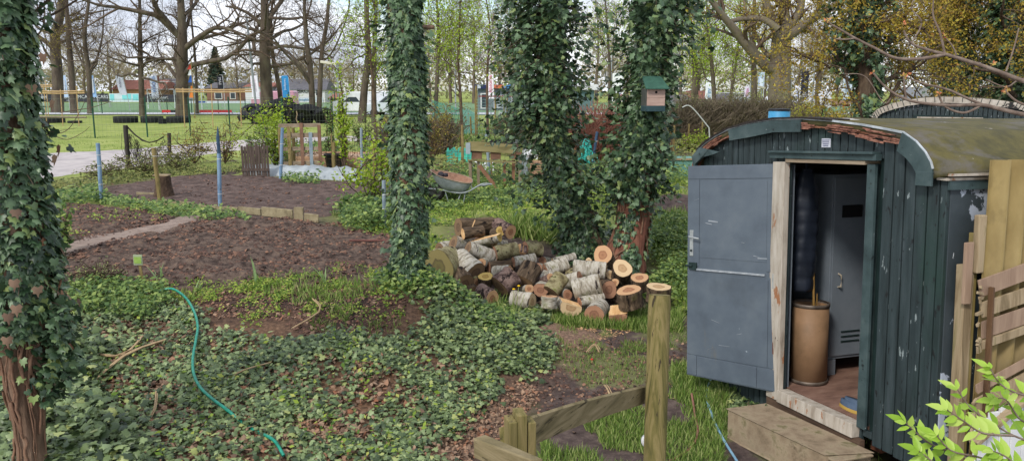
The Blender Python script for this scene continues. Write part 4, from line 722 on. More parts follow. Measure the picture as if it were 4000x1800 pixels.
LG = [
 ((1520, 900), (1565, 838), 76, birch, (cut_b, cut_b), 'white birch log with brown end facing forward at the front of the pile', .34),
 ((1715, 920), (1728, 838), 78, birch, (cut_b, cut_p), 'birch log with split orange top at the front right of the pile', .30, 0, 1, 1.4),
 ((1330, 838), (1300, 800), 84, birch, (cut_p, cut_p), 'pale split half log leaning at the front between a stump and the birch log', .26, 0, 1, 1.9),
 ((1152, 752), (1150, 845), 68, birch, (cut_o, cut_o), 'short upright stump with orange top at the front middle of the pile', -.02),
 ((1010, 795), (850, 770), 70, birch, (cut_p, cut_p), 'white birch log lying crosswise with an oval end facing right', .12),
 ((680, 772), (585, 715), 66, scaly, (cut_o, cut_o), 'log with a bright orange end at the lower left of the pile', .22),
 ((740, 672), (850, 582), 90, scaly, (cut_d, cut_d), 'big dark pine log with scaly purple bark lying across the lower left', .12, .1),
 ((935, 640), (1005, 510), 78, oakb, (cut_d, cut_o), 'brown log leaning steeply with its dark end low beside the scaly pine log', .22, .1),
 ((1080, 700), (1110, 660), 58, birch, (cut_b, cut_b), 'small log with pale brown end hidden above the upright stump', .3, .1),
 ((1570, 650), (1350, 700), 84, birch, (cut_p, cut_p), 'large birch log lying tilted over the front birch log', .04, .0),
 ((1640, 698), (1600, 670), 66, oakb, (cut_b, cut_b), 'reddish brown round log end between the large birch and the split stump', .4, .15),
 ((1590, 412), (1618, 470), 76, oakb, (cut_o, cut_o), 'orange log end standing highest at the right, against the ivy trunk', .28, .05),
 ((1752, 520), (1735, 600), 78, oakb, (cut_p, cut_p), 'tilted round stump with pale heartwood ring right of the highest orange log', .20, .1),
 ((1892, 598), (1892, 690), 76, oakb, (cut_o, cut_o), 'low stump with pale top behind the split stump', .04, .2),
 ((1802, 700), (1822, 830), 104, oakb, (cut_o, cut_d), 'thick dark barked stump with rough orange split top', .02, -.05),
 ((2050, 672), (2045, 790), 94, oakb, (cut_p, cut_d), 'wide flat stump at the right end of the pile behind the round fence post', .02, .25),
 ((1618, 545), (1350, 525), 66, birch, (cut_p, cut_p), 'long horizontal white birch log in the middle right of the pile', .10, .15),
 ((1120, 545), (1290, 480), 56, birch, (cut_b, cut_b), 'birch log lying aslant left of the long white birch log', .12, .2),
 ((1180, 470), (1362, 424), 32, birch, (cut_p, cut_p), 'thin white birch pole lying on top of the aslant birch', .10, .35),
 ((705, 400), (885, 365), 64, mossb, (cut_b, cut_b), 'mossy log with a knot near the upper middle of the pile', .08, .1),
 ((890, 395), (900, 330), 38, scaly, (cut_o, cut_o), 'upright orange split wedge between two mossy logs', .1, -.0, .5, 1.2),
 ((925, 400), (930, 340), 34, scaly, (cut_o, cut_o), 'narrow orange split wedge leaning right beside its twin', .1, -.0, .4, 1.2),
 ((950, 360), (1075, 372), 58, mossb, (cut_b, cut_b), 'grey green log lying right of the orange split wedges', .10, .12),
 ((855, 470), (1030, 440), 44, birch, (cut_b, cut_b), 'thin birch log below the orange split wedges', .1, .12),
 ((650, 520), (850, 500), 48, oakb, (cut_b, cut_b), 'brown log lying behind the scaly pine log', .15, .22),
 ((440, 240), (605, 215), 54, oakb, (split_m, cut_d), 'dark furrowed wedge of trunk on top of the pile at left', .10, -.15, .85),
 ((400, 185), (680, 175), 78, oakb, (cut_d, cut_d), 'big furrowed trunk piece lying at the back top of the pile', .25, .25),
 ((832, 222), (720, 160), 54, scaly, (cut_o, cut_d), 'purplish log with a small orange end at the top right of the heap', .28, -.1),
 ((740, 255), (520, 305), 50, birch, (cut_y, cut_b), 'split birch log with yellow wood below the dark wedge', .15, -.1, .9, 1.5),
 ((360, 310), (500, 350), 52, birch, (cut_d, cut_b), 'peeling white and red birch log at the upper left', .2, .1),
 ((480, 355), (700, 430), 58, birch, (cut_d, cut_b), 'shaggy dark birch log running down to the middle of the heap', .15, .08),
 ((250, 370), (430, 330), 56, birch, (cut_d, cut_b), 'white barked log lying behind the mossy disc', .3, .25),
 ((545, 560), (400, 440), 84, birch, (cut_d, cut_b), 'thick log with dark brown end and orange rim at left', .35, .0),
 ((240, 510), (345, 480), 128, mossb, (cut_m, cut_d), 'huge mossy round trunk slice standing at the left end of the pile', .38, -.05),
 ((460, 650), (420, 580), 78, oakb, (cut_d, cut_d), 'dark chunk of trunk under the thick brown log', .22, .05),
 ((625, 588), (622, 660), 58, oakb, (cut_y, cut_d), 'small upright stump with a yellow green top', .05, .1),
 ((1160, 715), (1250, 590), 64, mossb, (cut_d, cut_p), 'mossy log leaning up between the small brown end and the large birch', .15, .1),
 ((1400, 800), (1590, 755), 42, birch, (cut_b, cut_b), 'thin birch log squeezed under the large birch', .1, .02),
 ((1095, 462), (1140, 465), 34, birch, (cut_b, cut_b), 'small grey birch butt beside the thin white pole', .2, .4),
 ((1475, 465), (1490, 480), 28, birch, (cut_p, cut_p), 'little pale round end behind the long white birch', .25, .2),
 ((1655, 575), (1625, 560), 36, birch, (cut_p, cut_p), 'small birch end tucked below the highest orange log', .2, .15),
 ((1060, 520), (1120, 530), 38, birch, (cut_b, cut_b), 'short birch piece above the leaning brown log', .12, .2),
 ((520, 735), (480, 690), 62, oakb, (cut_d, cut_d), 'dark lump of trunk at the foot of the left side', .2, .15),
 ((745, 215), (690, 235), 36, oakb, (cut_y, cut_y), 'yellow green knotty piece under the orange ended log', .2, -.12),
 ((1410, 610), (1290, 640), 62, birch, (cut_b, cut_b), 'greyish birch log filling the middle behind the large birch', .1, .3),
 ((1230, 640), (1090, 600), 60, birch, (cut_b, cut_b), 'pale log wedged deep in the middle of the pile', .1, .25),
 ((1790, 780), (1700, 740), 70, oakb, (cut_d, cut_d), 'dark log lying deep behind the split stump', .1, .45),
 ((900, 700), (800, 690), 64, mossb, (cut_b, cut_b), 'moss covered log resting low behind the crosswise birch', .1, .25),
 ((1440, 585), (1300, 580), 58, mossb, (cut_b, cut_d), 'mossy log filling the gap under the long white birch', .1, .3),
 ((830, 560), (700, 560), 60, birch, (cut_o, cut_b), 'birch log in the gap above the scaly pine log', .1, .25),
 ((620, 420), (480, 450), 60, oakb, (cut_d, cut_d), 'brown log under the shaggy dark birch', .1, .4),
 ((300, 440), (420, 520), 62, birch, (cut_b, cut_d), 'pale peeling log behind the huge mossy slice', .1, .3),
 ((560, 300), (700, 330), 60, mossb, (cut_b, cut_d), 'green tinged log under the yellow split birch', .1, .25),
 ((640, 500), (520, 540), 60, oakb, (cut_d, cut_d), 'dark log beneath the brown ended thick log', .1, .5),
 ((1165, 600), (1080, 640), 40, scaly, (cut_o, cut_b), 'small dark barked log with an orange end in the centre of the pile', .15, .05),
 ((985, 690), (930, 700), 38, birch, (cut_o, cut_b), 'short birch butt with orange end above the crosswise birch', .18, .05),
 ((590, 480), (640, 470), 40, birch, (cut_o, cut_b), 'small pale log right of the thick dark ended log', .2, .05),
 ((700, 330), (790, 320), 36, birch, (cut_p, cut_b), 'slim birch piece above the mossy knotted log', .12, .1),
 ((1240, 800), (1215, 770), 36, scaly, (cut_o, cut_b), 'small orange ended log tucked beside the split half log', .2, .1),
 ((1300, 740), (1250, 720), 42, birch, (cut_b, cut_b), 'brown ended birch between the mossy leaning log and the split half', .2, .12),
 ((1690, 640), (1740, 660), 34, oakb, (cut_o, cut_b), 'small orange disc between the red brown end and the split stump', .2, .1),
 ((350, 430), (480, 480), 46, birch, (cut_d, cut_b), 'flaky white log lying over the mossy slice', .1, .0),
 ((1110, 800), (1060, 830), 30, oakb, (cut_p, cut_b), 'little log end low beside the upright stump', .15, .1),
 ((560, 640), (520, 600), 42, mossb, (cut_o, cut_d), 'moss streaked log left of the yellow topped stump', .2, .05),
]
for g in LG: log_(g[0], g[1], g[2], g[3], g[4], g[5], *(g[6:]))
o = thing('wood_sliver', 'thin pale sliver of wood standing on the top dark log', 'wood sliver', at(1847, 878, 11.4)); mb = MB(); mb.bar((-.02, 0, -.06), (.03, 0, .07), .02, .014, up=(0, 1, 0), jit=.006); mb.build('sliver', split_m, o)
scatter('wood_chips', ground_pts(poly((2020, 1230), (2300, 1260), (2500, 1290), (2350, 1330), (2130, 1310)), 900, .006), np.array([0, 0, 1]) + rng.normal(size=(900, 3)) * .3, .02 + rng.random(900) * .03, LEAF, mat('chip', [(170, 130, 96), (206, 168, 128)], attr='v', bump=0), kind='stuff')
# ---------------------------------------------------------------- wheelbarrow
wb = gp(1850, 792); t = thing('wheelbarrow', 'galvanised wheelbarrow with rusty inside parked in the nettles', 'wheelbarrow', (wb[0], wb[1], wb[2]), (0, 0, 0))
kx = F / wb[1] / 1.0
def wpx(px, py, y=0): p = at(px, py, wb[1] + y); return p - np.array([wb[0], wb[1], wb[2]])
zinc = mat('galvanised_steel', [(126, 134, 138), (152, 160, 164), (136, 142, 140)], scale=6, rough=.5, bump=.15, metal=.1, bdist=.01); trust = mat('tray_rust', [(120, 88, 72), (156, 122, 102), (140, 100, 80)], scale=8, rough=.9, bump=.3)
rim = [wpx(1680, 665, 0), wpx(1700, 664, .28), wpx(1790, 680, .36), wpx(1838, 697, .30), wpx(1845, 708, 0), wpx(1835, 716, -.26), wpx(1780, 708, -.30), wpx(1705, 684, -.26)]
rim = [np.array([p[0], p[1], p[2]]) for p in rim]
rim = smooth_path(rim + [rim[0]], 33)[:-1]; c0 = wpx(1775, 745, 0); n = len(rim)
fl = np.array([c0 + (p - rim.mean(0)) * [.52, .62, .25] for p in rim]); md = (rim * .45 + fl * .55) + (rim - rim.mean(0)) * [.08, .08, 0]
V = list(rim) + list(md) + list(fl) + [fl.mean(0)]
Fo = [(j * n + i, j * n + (i + 1) % n, (j + 1) * n + (i + 1) % n, (j + 1) * n + i) for j in range(2) for i in range(n)] + [(2 * n + i, 2 * n + (i + 1) % n, 3 * n) for i in range(n)]
mb = MB(); mb.add(V, Fo); tray = mb.build('tray', zinc, t, smooth=True)
Vi = np.array(V); cc_ = rim.mean(0); Vi = cc_ + (Vi - cc_) * [.975, .975, .97]; mb = MB(); mb.add(Vi, [f[::-1] for f in Fo]); mb.build('tray_inside', trust, tray, smooth=True)
mb = MB(); rp = [tuple(p) for p in rim] + [tuple(rim[0])]; mb.tube(rp, .012, 6); mb.build('rim_bead', mat('rust_rim', [(120, 104, 88), (160, 140, 120)], rough=.6, bump=.1), tray, smooth=True)
mb = MB(); gl = wpx(1722, 682, 0); mb.lathe([(0, -.06), (.06, -.05), (.07, 0), (.04, .05), (0, .06)], 12, c=gl); mb.lathe([(0, -.04), (.05, -.03), (.05, .03), (0, .04)], 12, c=gl + [.09, .02, -.01]); go_ = mb.build('work_gloves', mat('dark_glove', [(40, 38, 44), (70, 66, 72)], bump=.3), smooth=True, label='crumpled dark work glove lying in the wheelbarrow tray', cat='glove'); go_.location = t.location
wc = wpx(1703, 748, 0); mb = MB(); ax = [[1, 0, 0], [0, 0, 1], [0, 1, 0]]
mb.lathe([(.115, -.035), (.155, -.042), (.178, -.02), (.178, .02), (.155, .042), (.115, .035), (.115, -.035)], 30, c=wc, ax=ax); wh = mb.build('wheel', mat('rubber', [(26, 25, 25), (48, 46, 44)], scale=20, bump=.2, rough=.8), t, smooth=True)
mb = MB(); mb.lathe([(0, -.03), (.03, -.03), (.035, -.015), (.1, -.015), (.115, -.03), (.115, .03), (.1, .015), (.035, .015), (0, .03)], 24, c=wc, ax=ax); mb.build('wheel_rim', mat('grey_rim', [(70, 70, 70), (104, 102, 98)], bump=0, rough=.5), wh, smooth=True)
for s in (-1, 1):
    off = .17 * s; mb = MB()
    mb.tube(smooth_path([wc + [-.13, off * .35, .06], wc + [-.02, off * .5, .06], wpx(1735, 744, off), wpx(1790, 754, off * 1.2), wpx(1830, 748, off * 1.5), wpx(1865, 728, off * 1.8), wpx(1890, 721 + 3 * s, off * 1.9), wpx(1922, 720 + 0 * s, off * 1.9)], 30), .015, 8); mb.build('handle', zinc, t, smooth=True)
    mb = MB(); mb.tube([wpx(1740, 752, off), wpx(1752, 790, off * 1.3), wpx(1772, 800, off * 1.3)], .009, 6); mb.tube([wpx(1800, 756, off), wpx(1782, 800, off * 1.4)], .012, 6); mb.tube([wpx(1818, 750, off), wpx(1808, 805, off * 1.4)], .010, 6); mb.build('leg', zinc, t)
    mb = MB(); mb.tube([wpx(1838, 712, off), wpx(1845, 740, off * 1.3)], .009, 6); mb.build('strut', zinc, t)
# ---------------------------------------------------------------- posts
blue = mat('blue_painted_post', [(92, 118, 146), (120, 146, 172), (136, 158, 178)], scale=9, stretch=(1, 1, .4), rough=.7, bump=.4, bdist=.005, chips=[((96, 96, 94), 9, .64, (1, 1, .4), .04)])
galv = mat('grey_painted_post', [(104, 118, 128), (132, 146, 156), (146, 156, 162)], scale=9, stretch=(1, 1, .4), rough=.6, bump=.3, bdist=.005)
dkp = mat('dark_wood_post', [(40, 38, 36), (68, 62, 56)], scale=9, stretch=(2, 2, .4), bump=.6, bdist=.01)
wdp = mat('olive_wood_post', [(92, 80, 50), (130, 114, 72), (150, 134, 92)], scale=9, stretch=(2, 2, .4), bump=.6, bdist=.01)
def post(top, base, wpx_, mt, label, cat='post', name='garden_post', group=None, sq=False, wires=(), cap=None):
    g = gp(*base); k = (g[1] * math.cos(TH) + (EZ - g[2]) * math.sin(TH)) / F; r = wpx_ * k / 2; T_ = at(top[0], top[1], g[1])
    o = thing(name, label, cat, g, group=group); mb = MB(); d = T_ - g; n_ = 6
    pts = [np.array([0, 0, -.15])] + [d * u + rng.normal(size=3) * r * .06 * (0 < u < 1) for u in np.linspace(0, 1, n_)]
    mb.tube(pts, [r * 1.03] * len(pts), 4 if sq else 10); mb.build('shaft', mt, o, smooth=False, bevel=r * .12)
    for wv in wires:
        c = d * wv; mb = MB(); mb.lathe([(r * 1.05, -.006), (r * 1.15, 0), (r * 1.05, .006)], 10, c=c); mb.tube([c + [r, 0, 0], c + [r * 2.2, -.01, .015]], .003, 4); mb.build('wire_tie', mat('white_twine', [(190, 190, 186), (210, 210, 206)], bump=0), o)
    return o, g, d, r
pb = [post((382, 560), (398, 788), 15, blue, 'leftmost light blue post between the two left beds', group='blue posts', wires=(.3, .62, .8)),
 post((855, 600), (860, 810), 15, blue, 'blue post with dark pointed tip at the front edge of the back bed', group='blue posts', wires=(.25, .9)),
 post((1103, 500), (1096, 706), 12, blue, 'blue grey post at the back edge of the back bed, beside the white tarpaulin', group='blue posts', wires=(.3, .7)),
 post((1411, 500), (1414, 726), 10, galv, 'slim grey blue post at the right end of the white tarpaulin', group='blue posts', wires=(.5,)),
 post((1499, 705), (1503, 890), 15, galv, 'short grey post close to the left of the middle ivy tree', group='blue posts', wires=(.1, .4, .7)),
 post((1899, 525), (1914, 708), 11, galv, 'leaning grey post in front of the raised timber box', group='blue posts', wires=(.6, .85)),
 post((2333, 515), (2306, 700), 11, mat('deep_blue_post', [(44, 62, 84), (66, 92, 118)], scale=9, bump=.4, bdist=.005), 'dark blue leaning post between the twin ivy trees', group='blue posts', wires=(.4, .8))]
post((380, 540), (383, 572), 7, mat('dark_green_paint2', [(24, 50, 34), (34, 64, 44)], bump=0), 'dark green stub bound to the top of the leftmost blue post') if False else None
g = at(855, 600, pb[1][1][1]); o = thing('stake', 'thin dark pointed stake rising from the middle blue post', 'stake', g); mb = MB(); mb.tube([(0, .01, -.1), (0, 0, .3), (.012, 0, .5)], [.034, .03, .006], 6); mb.build('shaft', MC['deep_blue_post'], o)
post((600, 578), (625, 792), 16, wdp, 'mossy wooden post leaning beside the dark stump in the left beds', wires=(.85,))
post((490, 490), (503, 655), 17, dkp, 'black weathered post with hanging tangled netting by the paved path')
post((661, 520), (663, 622), 14, dkp, 'grey weathered post by the paved path right of the netted one')
for tp_, bs, w_, lab in (((1144, 500), (1150, 664), 13, 'brown wooden post in front of the pallet gate'), ((1304, 556), (1305, 676), 13, 'mossy post standing in front of the black tub'), ((1460, 556), (1463, 706), 12, 'round wooden post left of the middle ivy tree'), ((1652, 590), (1655, 726), 14, 'olive post just right of the middle ivy tree'), ((1806, 490), (1806, 680), 11, 'grey brown post left of the raised timber box'),
      ((1860, 335), (1864, 552), 8, 'tall thin wooden post left of the netting enclosure'), ((1838, 456), (1841, 552), 7, 'short thin post beside the tall thin one'), ((1936, 405), (1934, 560), 7, 'thin green wooden post in the netting enclosure'), ((1970, 400), (1968, 520), 6, 'thin post behind the netting enclosure'), ((2028, 405), (2025, 535), 7, 'dark thin post at the right side of the enclosure'),
      ((2079, 632), (2079, 706), 9, 'short mossy post before the brick coloured planks'), ((2634, 500), (2630, 615), 9, 'crooked grey post right of the bird box trunk'), ((2733, 530), (2733, 580), 11, 'short dark post left of the wagon roof'), ((2608, 530), (2602, 690), 7, 'thin rusty post left of the wagon door'), ((2355, 470), (2352, 640), 6, 'thin pole in front of the red willow screen'),
      ((140, 500), (146, 640), 14, 'brown post beside the left ivy tree')):
    post(tp_, bs, w_, wdp, lab)
# stump, planks
g = gp(642, 772); o = thing('tree_stump', 'dark crumbling stump beside the leaning mossy post', 'stump', g); mb = MB(); mb.lathe([(.24, -.05), (.19, .1), (.16, .25), (.15, .44), (.13, .45), (0, .45)], 16); mb.build('stump_body', mat('crumbly_stump', [(56, 44, 36), (92, 74, 60)], scale=12, bump=1.2, rough=1), o); mb = MB(); mb.box((-.17, -.1, .45), (.14, .1, .475), jit=.01); mb.build('board_on_top', old, o)
def plank(px1, px2, h, mt, label, th=.03, up=.0):
    a = gp(*px1); b_ = gp(*px2); o = thing('edging_board', label, 'board', a, group='edging boards along the back bed'); mb = MB(); d = b_ - a; mb.bar((0, 0, h / 2 + up), d + [0, 0, h / 2 + up], h, th, jit=.012); mb.build('board', mt, o, bevel=.003)
grw = mat('grey_edging', [(104, 94, 72), (140, 128, 100), (160, 148, 118)], scale=7, stretch=(1, 1, 1), bump=.5, bdist=.01)
for i, (a, b_, h, lab) in enumerate((((535, 765), (605, 768), .08, 'short light board lying left of the dark stump'), ((640, 800), (760, 812), .10, 'edging board right of the leaning mossy post'), ((765, 815), (930, 826), .08, 'edging board under the middle blue post'), ((935, 832), (1020, 842), .12, 'edging board in the centre of the bed front'), ((1025, 845), (1145, 856), .16, 'long upright edging board at the bed front'), ((1150, 858), (1186, 860), .22, 'short tall edging block between two boards'), ((1190, 866), (1245, 872), .14, 'last edging board before the nettles'))): plank(a, b_, h, grw, lab)
g = gp(1365, 962); o = thing('metal_bar', 'thin red brown metal bar lying on the front bed', 'bar', g); g2 = gp(1530, 960); mb = MB(); mb.tube([(0, 0, .08), g2 - g + [0, 0, .08]], .018, 8); mb.build('bar_body', mat('red_oxide', [(92, 60, 54), (116, 78, 70)], bump=.1), o)
g = gp(562, 1108); o = thing('plant_label', 'small green and white seed packet on a stick in the front bed', 'plant label', g); Tt = at(540, 1000, g[1]) - g; mb = MB(); mb.bar((0, 0, -.1), Tt, .03, .014, up=(1, 0, 0)); mb.build('stick', wdp, o)
mb = MB(); mb.box((-.05, -.02, -.12), (.05, -.008, .0), M=(np.eye(3), Tt + [0, 0, .02])); mb.box((-.042, -.0245, -.10), (.040, -.021, -.025), 1, M=(np.eye(3), Tt + [0, 0, .02])); mb.build('packet', [mat('packet_white', [(140, 150, 120), (160, 170, 140)], bump=0), mat('packet_green', [(112, 150, 60), (150, 176, 90)], scale=12, bump=0)], o)
# single tall plants in the beds
def tuft(px, py, h, n, label, mt=grass_m, wd=.7, tm=BLADE, cat='plant', name='grass_plant', lean=.45, group=None):
    g = gp(px, py); o = thing(name, label, cat, g, group=group); m_ = n; T = np.array([0, 0, 1]) + rng.normal(size=(m_, 3)) * [lean, lean, 0]
    scatter('leaf_blades', rng.normal(size=(m_, 3)) * [.02, .02, 0], rng.normal(size=(m_, 3)) * [1, 1, .1], h * (.5 + rng.random(m_) * .6), tm, mt, o, T=T, asp=wd)
for px, py, h, lab in ((1005, 1112, .34, 'tall pale green shoot at the near edge of the front bed'), (1270, 1108, .26, 'small leafy shoot beside the nettles in the front bed'), (620, 1100, .30, 'thin green shoot left of the plant label stick'), (770, 1140, .2, 'low tuft of seedlings in the front bed'), (300, 1110, .2, 'small tuft next to the left ivy tree')): tuft(px, py, h, 6, lab, mt=mat('pale_shoot', [(130, 160, 100), (160, 184, 130)], attr='v', bump=0, trans=.3), wd=.8)
def shrub(px, py, hw, h, n, mt, label, size=.05, stems=14, seed=0, tm=LEAF, name='shrub', dz=0, cat='shrub', group=None, D=None, lo=.15, sm=None):
    g = gp(px, py) if D is None else np.array([at(px, py, D)[0], D, float(tz(at(px, py, D)[0], D))]); rs = np.random.default_rng(int(px + seed)); o = thing(name, label, cat, g, group=group); PL = []
    q = []
    for i in range(stems):
        a = rs.random() * 6.28; d = np.array([math.cos(a) * hw * rs.random() ** .6, math.sin(a) * hw * .7 * rs.random(), h * (.55 + .5 * rs.random())]); s = np.linspace(0, 1, 6)[:, None]; c = d * s + np.cumsum(rs.normal(size=(6, 3)) * hw * .05, 0) * (s > 0) + np.array([d[0], d[1], 0]) * .3 * (s ** 2 - s); PL.append(c)
        for j in range(4): k = rs.integers(2, 6); e = c[k] + rs.normal(size=3) * [hw * .3, hw * .3, h * .12]; PL.append(np.linspace(c[k], e, 6) + np.cumsum(rs.normal(size=(6, 3)) * .01, 0)); q.append(PL[-1][rs.integers(1, 6, n // (stems * 5) + 1)])
        q.append(c[rs.integers(1, 6, n // (stems * 5) + 1)])
    V, Q_ = tubes(PL, [np.linspace(.009, .003, 6) * (1 + h * .3)] * len(PL), 4); npmesh('stems', V, Q_, sm or twig_m, o)
    q = np.concatenate(q); q = q + rs.normal(size=q.shape) * [hw * .12, hw * .12, h * .05]; q = q[q[:, 2] > lo * h * rs.random(len(q))]
    scatter('foliage', q, np.array([0, -.3, .8]) + rs.normal(size=q.shape) * .6, size * (.5 + rs.random(len(q))), tm, mt, o)
    return o
shrub(385, 1118, .32, .24, 900, mat('thyme_leaf', [(96, 112, 70), (128, 142, 84), (150, 156, 92)], attr='v', bump=0), 'low grey green cushion plant at the near left edge of the front bed', .02, 40, lo=0)
shrub(225, 1010, .22, .62, 520, nettle_m, 'bright green leafy shoot growing beside the left ivy tree', .08, 12)
shrub(2995, 1700, .16, .16, 500, nettle_m, 'small round leaved plant against the concrete step', .035, 18, lo=0)
shrub(3150, 1795, .14, .12, 300, nettle_m, 'little green weed below the concrete step', .035, 14, lo=0)
# dandelion beside the path
g = gp(2010, 1262); o = thing('dandelion', 'dandelion with yellow flowers on tall stems at the edge of the mound', 'plant', g); PL = [np.linspace([0, 0, 0], [dx, 0, h], 6) + [[0, 0, 0]] * 6 for dx, h in ((-.01, .42), (.05, .46), (.12, .36))]
V, Q_ = tubes(PL, [np.full(6, .004)] * 3, 5); npmesh('flower_stems', V, Q_, mat('pale_stem', [(140, 150, 90), (160, 164, 110)], bump=0), o)
mb = MB()
for p in PL[:2]: mb.lathe([(0, .0), (.016, .006), (.02, .012), (.01, .02), (0, .02)], 12, c=p[-1])
mb.build('flower_heads', mat('dandelion_yellow', [(220, 170, 20), (236, 196, 40)], bump=0), o)
# dead sticks on the ivy bank
for i, (a, b_, c_, r, lab) in enumerate((((585, 1655), (608, 1630), (612, 1560), .008, 'thin pale forked stick standing in the ivy'), ((360, 1510), (500, 1420), (650, 1355), .012, 'bundle of dry brown stalks lying across the left slope'), ((300, 1390), (470, 1430), (560, 1340), .01, 'dry curled stem on the upper left slope'), ((1140, 1300), (1250, 1250), (1220, 1190), .007, 'bent dry twig on the dark soil of the slope'),
       ((900, 1490), (960, 1480), (1060, 1450), .006, 'short bare twig in the ivy right of the hose'), ((2290, 1390), (2320, 1375), (2340, 1400), .008, 'small twig on the trodden path'), ((2360, 1520), (2370, 1550), (2385, 1580), .01, 'short stick lying on the path before the rail'), ((1850, 1260), (1980, 1290), (2010, 1330), .006, 'dry stem on the mound'))):
    g = gp(*a); P_ = smooth_path([gp(*a) - g + [0, 0, .04], gp(*b_) - g + [0, 0, .09], gp(*c_) - g + [0, 0, .07]], 10); o = thing('stick', lab, 'stick', g); mb = MB(); mb.tube(P_, r, 6); mb.tube(P_[::2] + [.02, -.015, .01], r * .6, 5); mb.build('dry_stem', mat('dry_stalk', [(150, 124, 92), (184, 160, 124)], scale=20, bump=.2), o, smooth=True)
# ---------------------------------------------------------------- hoses
def hose(pts, r, mt, label, lift=.03, name='garden_hose', n=90):
    P_ = [];
    for p in pts: g = gp(p[0], p[1]); P_.append(g + [0, 0, (p[2] if len(p) > 2 else lift)])
    P_ = smooth_path(P_, n); b = P_[0].copy(); o = thing(name, label, 'hose', b); V, Q_ = tubes([P_ - b], [np.full(n, r)], 10); npmesh('hose_tube', V, Q_, mt, o, smooth=True); return o
tq = mat('turquoise_hose', [(14, 96, 78), (10, 132, 108), (26, 142, 118)], scale=22, rough=.35, bump=.1, spec=.5)
hose([(628, 1170, .10), (680, 1172, .12), (730, 1200, .09), (762, 1250, .08), (775, 1310, .09), (768, 1370, .10), (757, 1440, .10), (760, 1500, .10), (785, 1560, .10), (830, 1605, .10), (890, 1640, .09), (950, 1672, .04), (1010, 1705, .02), (1045, 1738, .07), (1080, 1775, .09), (1110, 1810, .05)], .013, tq, 'turquoise garden hose snaking down the ivy covered slope')
hose([(2800, 1492, .12), (2772, 1520, .07), (2758, 1560, .04), (2775, 1620, .03), (2800, 1680, .03), (2835, 1740, .02), (2870, 1800, .02), (2900, 1850, .02)], .011, mat('pale_blue_hose', [(110, 152, 178), (140, 176, 196)], rough=.4, bump=0), 'pale blue hose running from under the wagon door past the step')
hose([(2700, 1580, .10), (2715, 1640, .03), (2725, 1700, .03), (2705, 1750, .02), (2650, 1795, .02), (2600, 1820, .02)], .0105, mat('brown_hose', [(120, 84, 70), (146, 104, 88)], rough=.5, bump=0), 'reddish brown hose curling through the grass beside the round post')
# ---------------------------------------------------------------- near fence
fw = mat('mossy_fence_wood', [(70, 68, 36), (104, 96, 54), (130, 116, 76), (92, 90, 44)], scale=4, stretch=(3, 3, .3), rough=.9, bump=.5, bdist=.008, dist=1.5, bscale=14, chips=[((60, 52, 36), 9, .60, (3.5, 3.5, .12), .04)])
fr = mat('grey_rail_wood', [(86, 78, 52), (118, 106, 76), (140, 126, 96)], scale=5, stretch=(.6, .6, 4), rough=.9, bump=.6, bdist=.008, dist=1.2, chips=[((64, 56, 38), 6, .58, (.6, .6, 5), .04)])
def pz(px, py, zc): return np.array([0, 0, EZ]) + ray(px, py) * zc
fb = pz(2562, 1800, 4.6); fence = thing('wooden_fence', 'weathered low wooden fence with a tall round post in the foreground', 'fence', (float(fb[0]), float(fb[1]), .08)); fo = np.array(fence.location)
a = pz(2577, 1152, 4.6) - fo; b_ = pz(2557, 1800, 4.6) - fo; d = (a - b_) / np.linalg.norm(a - b_); b2 = b_ - d * .85
P_ = np.array([b2 + (a - b2) * u for u in np.linspace(0, 1, 40)]); V, Q_ = tubes([P_], [np.full(40, .0645)], 28); V = V.reshape(40, 28, 3); ang = np.arange(28) * 2 * np.pi / 28; hh = np.arange(40)[:, None] * .11
kk = 1 + .05 * (vnoise(np.cos(ang)[None] * 2 + 5 + 0 * hh, np.sin(ang)[None] * 2 + hh * .6 + 5, 3) - .5) - .05 * (vnoise(np.cos(ang)[None] * 9 + 15 + 0 * hh, np.sin(ang)[None] * 9 + hh * .15 + 15, 8) > .80); kk[-1] *= .95; V = P_[:, None] + (V - P_[:, None]) * kk[..., None]
mb = MB(); mb.add(V.reshape(-1, 3), [tuple(q) for q in Q_]); mb.add(V[-1] + [0, 0, .001], [tuple(range(28))]); mb.build('round_post', fw, fence, smooth=False)
mb = MB(); c1 = (pz(1996, 1640, 3.42) - fo); mb.add([(x + y * .12 * 0, y, z) for x, y, z in [(0, 0, 0)]], []) 
sw = .047
for dx, w_, top, dy in ((-.043, .038, .0, 0), (-.002, .042, .028, .004), (.040, .036, -.012, 0)): mb.box((dx - w_ / 2, -.045 + dy, -1.6), (dx + w_ / 2, .045 + dy, top), jit=.006)
sp_ = mb.build('square_post', fw, fence, bevel=.004); sp_.location = Vector(pz(2033, 1630, 3.4) - fo); sp_.rotation_euler = (0, 0, .25)
ra = pz(2070, 1690, 3.47) - fo; rb = pz(2530, 1540, 4.72) - fo; P_ = smooth_path([ra, (ra * .62 + rb * .38) + [0, 0, .012], rb], 9); mb = MB()
for i in range(8): h1 = .128 - .0035 * i; mb.add([P_[i] + [0, 0, -h1 / 2], P_[i] + [0, 0, h1 / 2], P_[i + 1] + [0, 0, h1 / 2 - .0018], P_[i + 1] + [0, 0, -h1 / 2 + .0018], P_[i] + [.0, .032, -h1 / 2], P_[i] + [0, .032, h1 / 2], P_[i + 1] + [0, .032, h1 / 2 - .0018], P_[i + 1] + [0, .032, -h1 / 2 + .0018]], [(0, 1, 2, 3), (7, 6, 5, 4), (1, 5, 6, 2), (0, 3, 7, 4)] + ([(0, 4, 5, 1)] if i == 0 else []))
mb.build('rail', fr, fence)
la = pz(1870, 1742, 3.30) - fo; lb = pz(2100, 1835, 3.02) - fo; mb = MB(); mb.bar(la, lb, .085, .06, jit=.012); mb.build('lower_rail', fr, fence, bevel=.006)
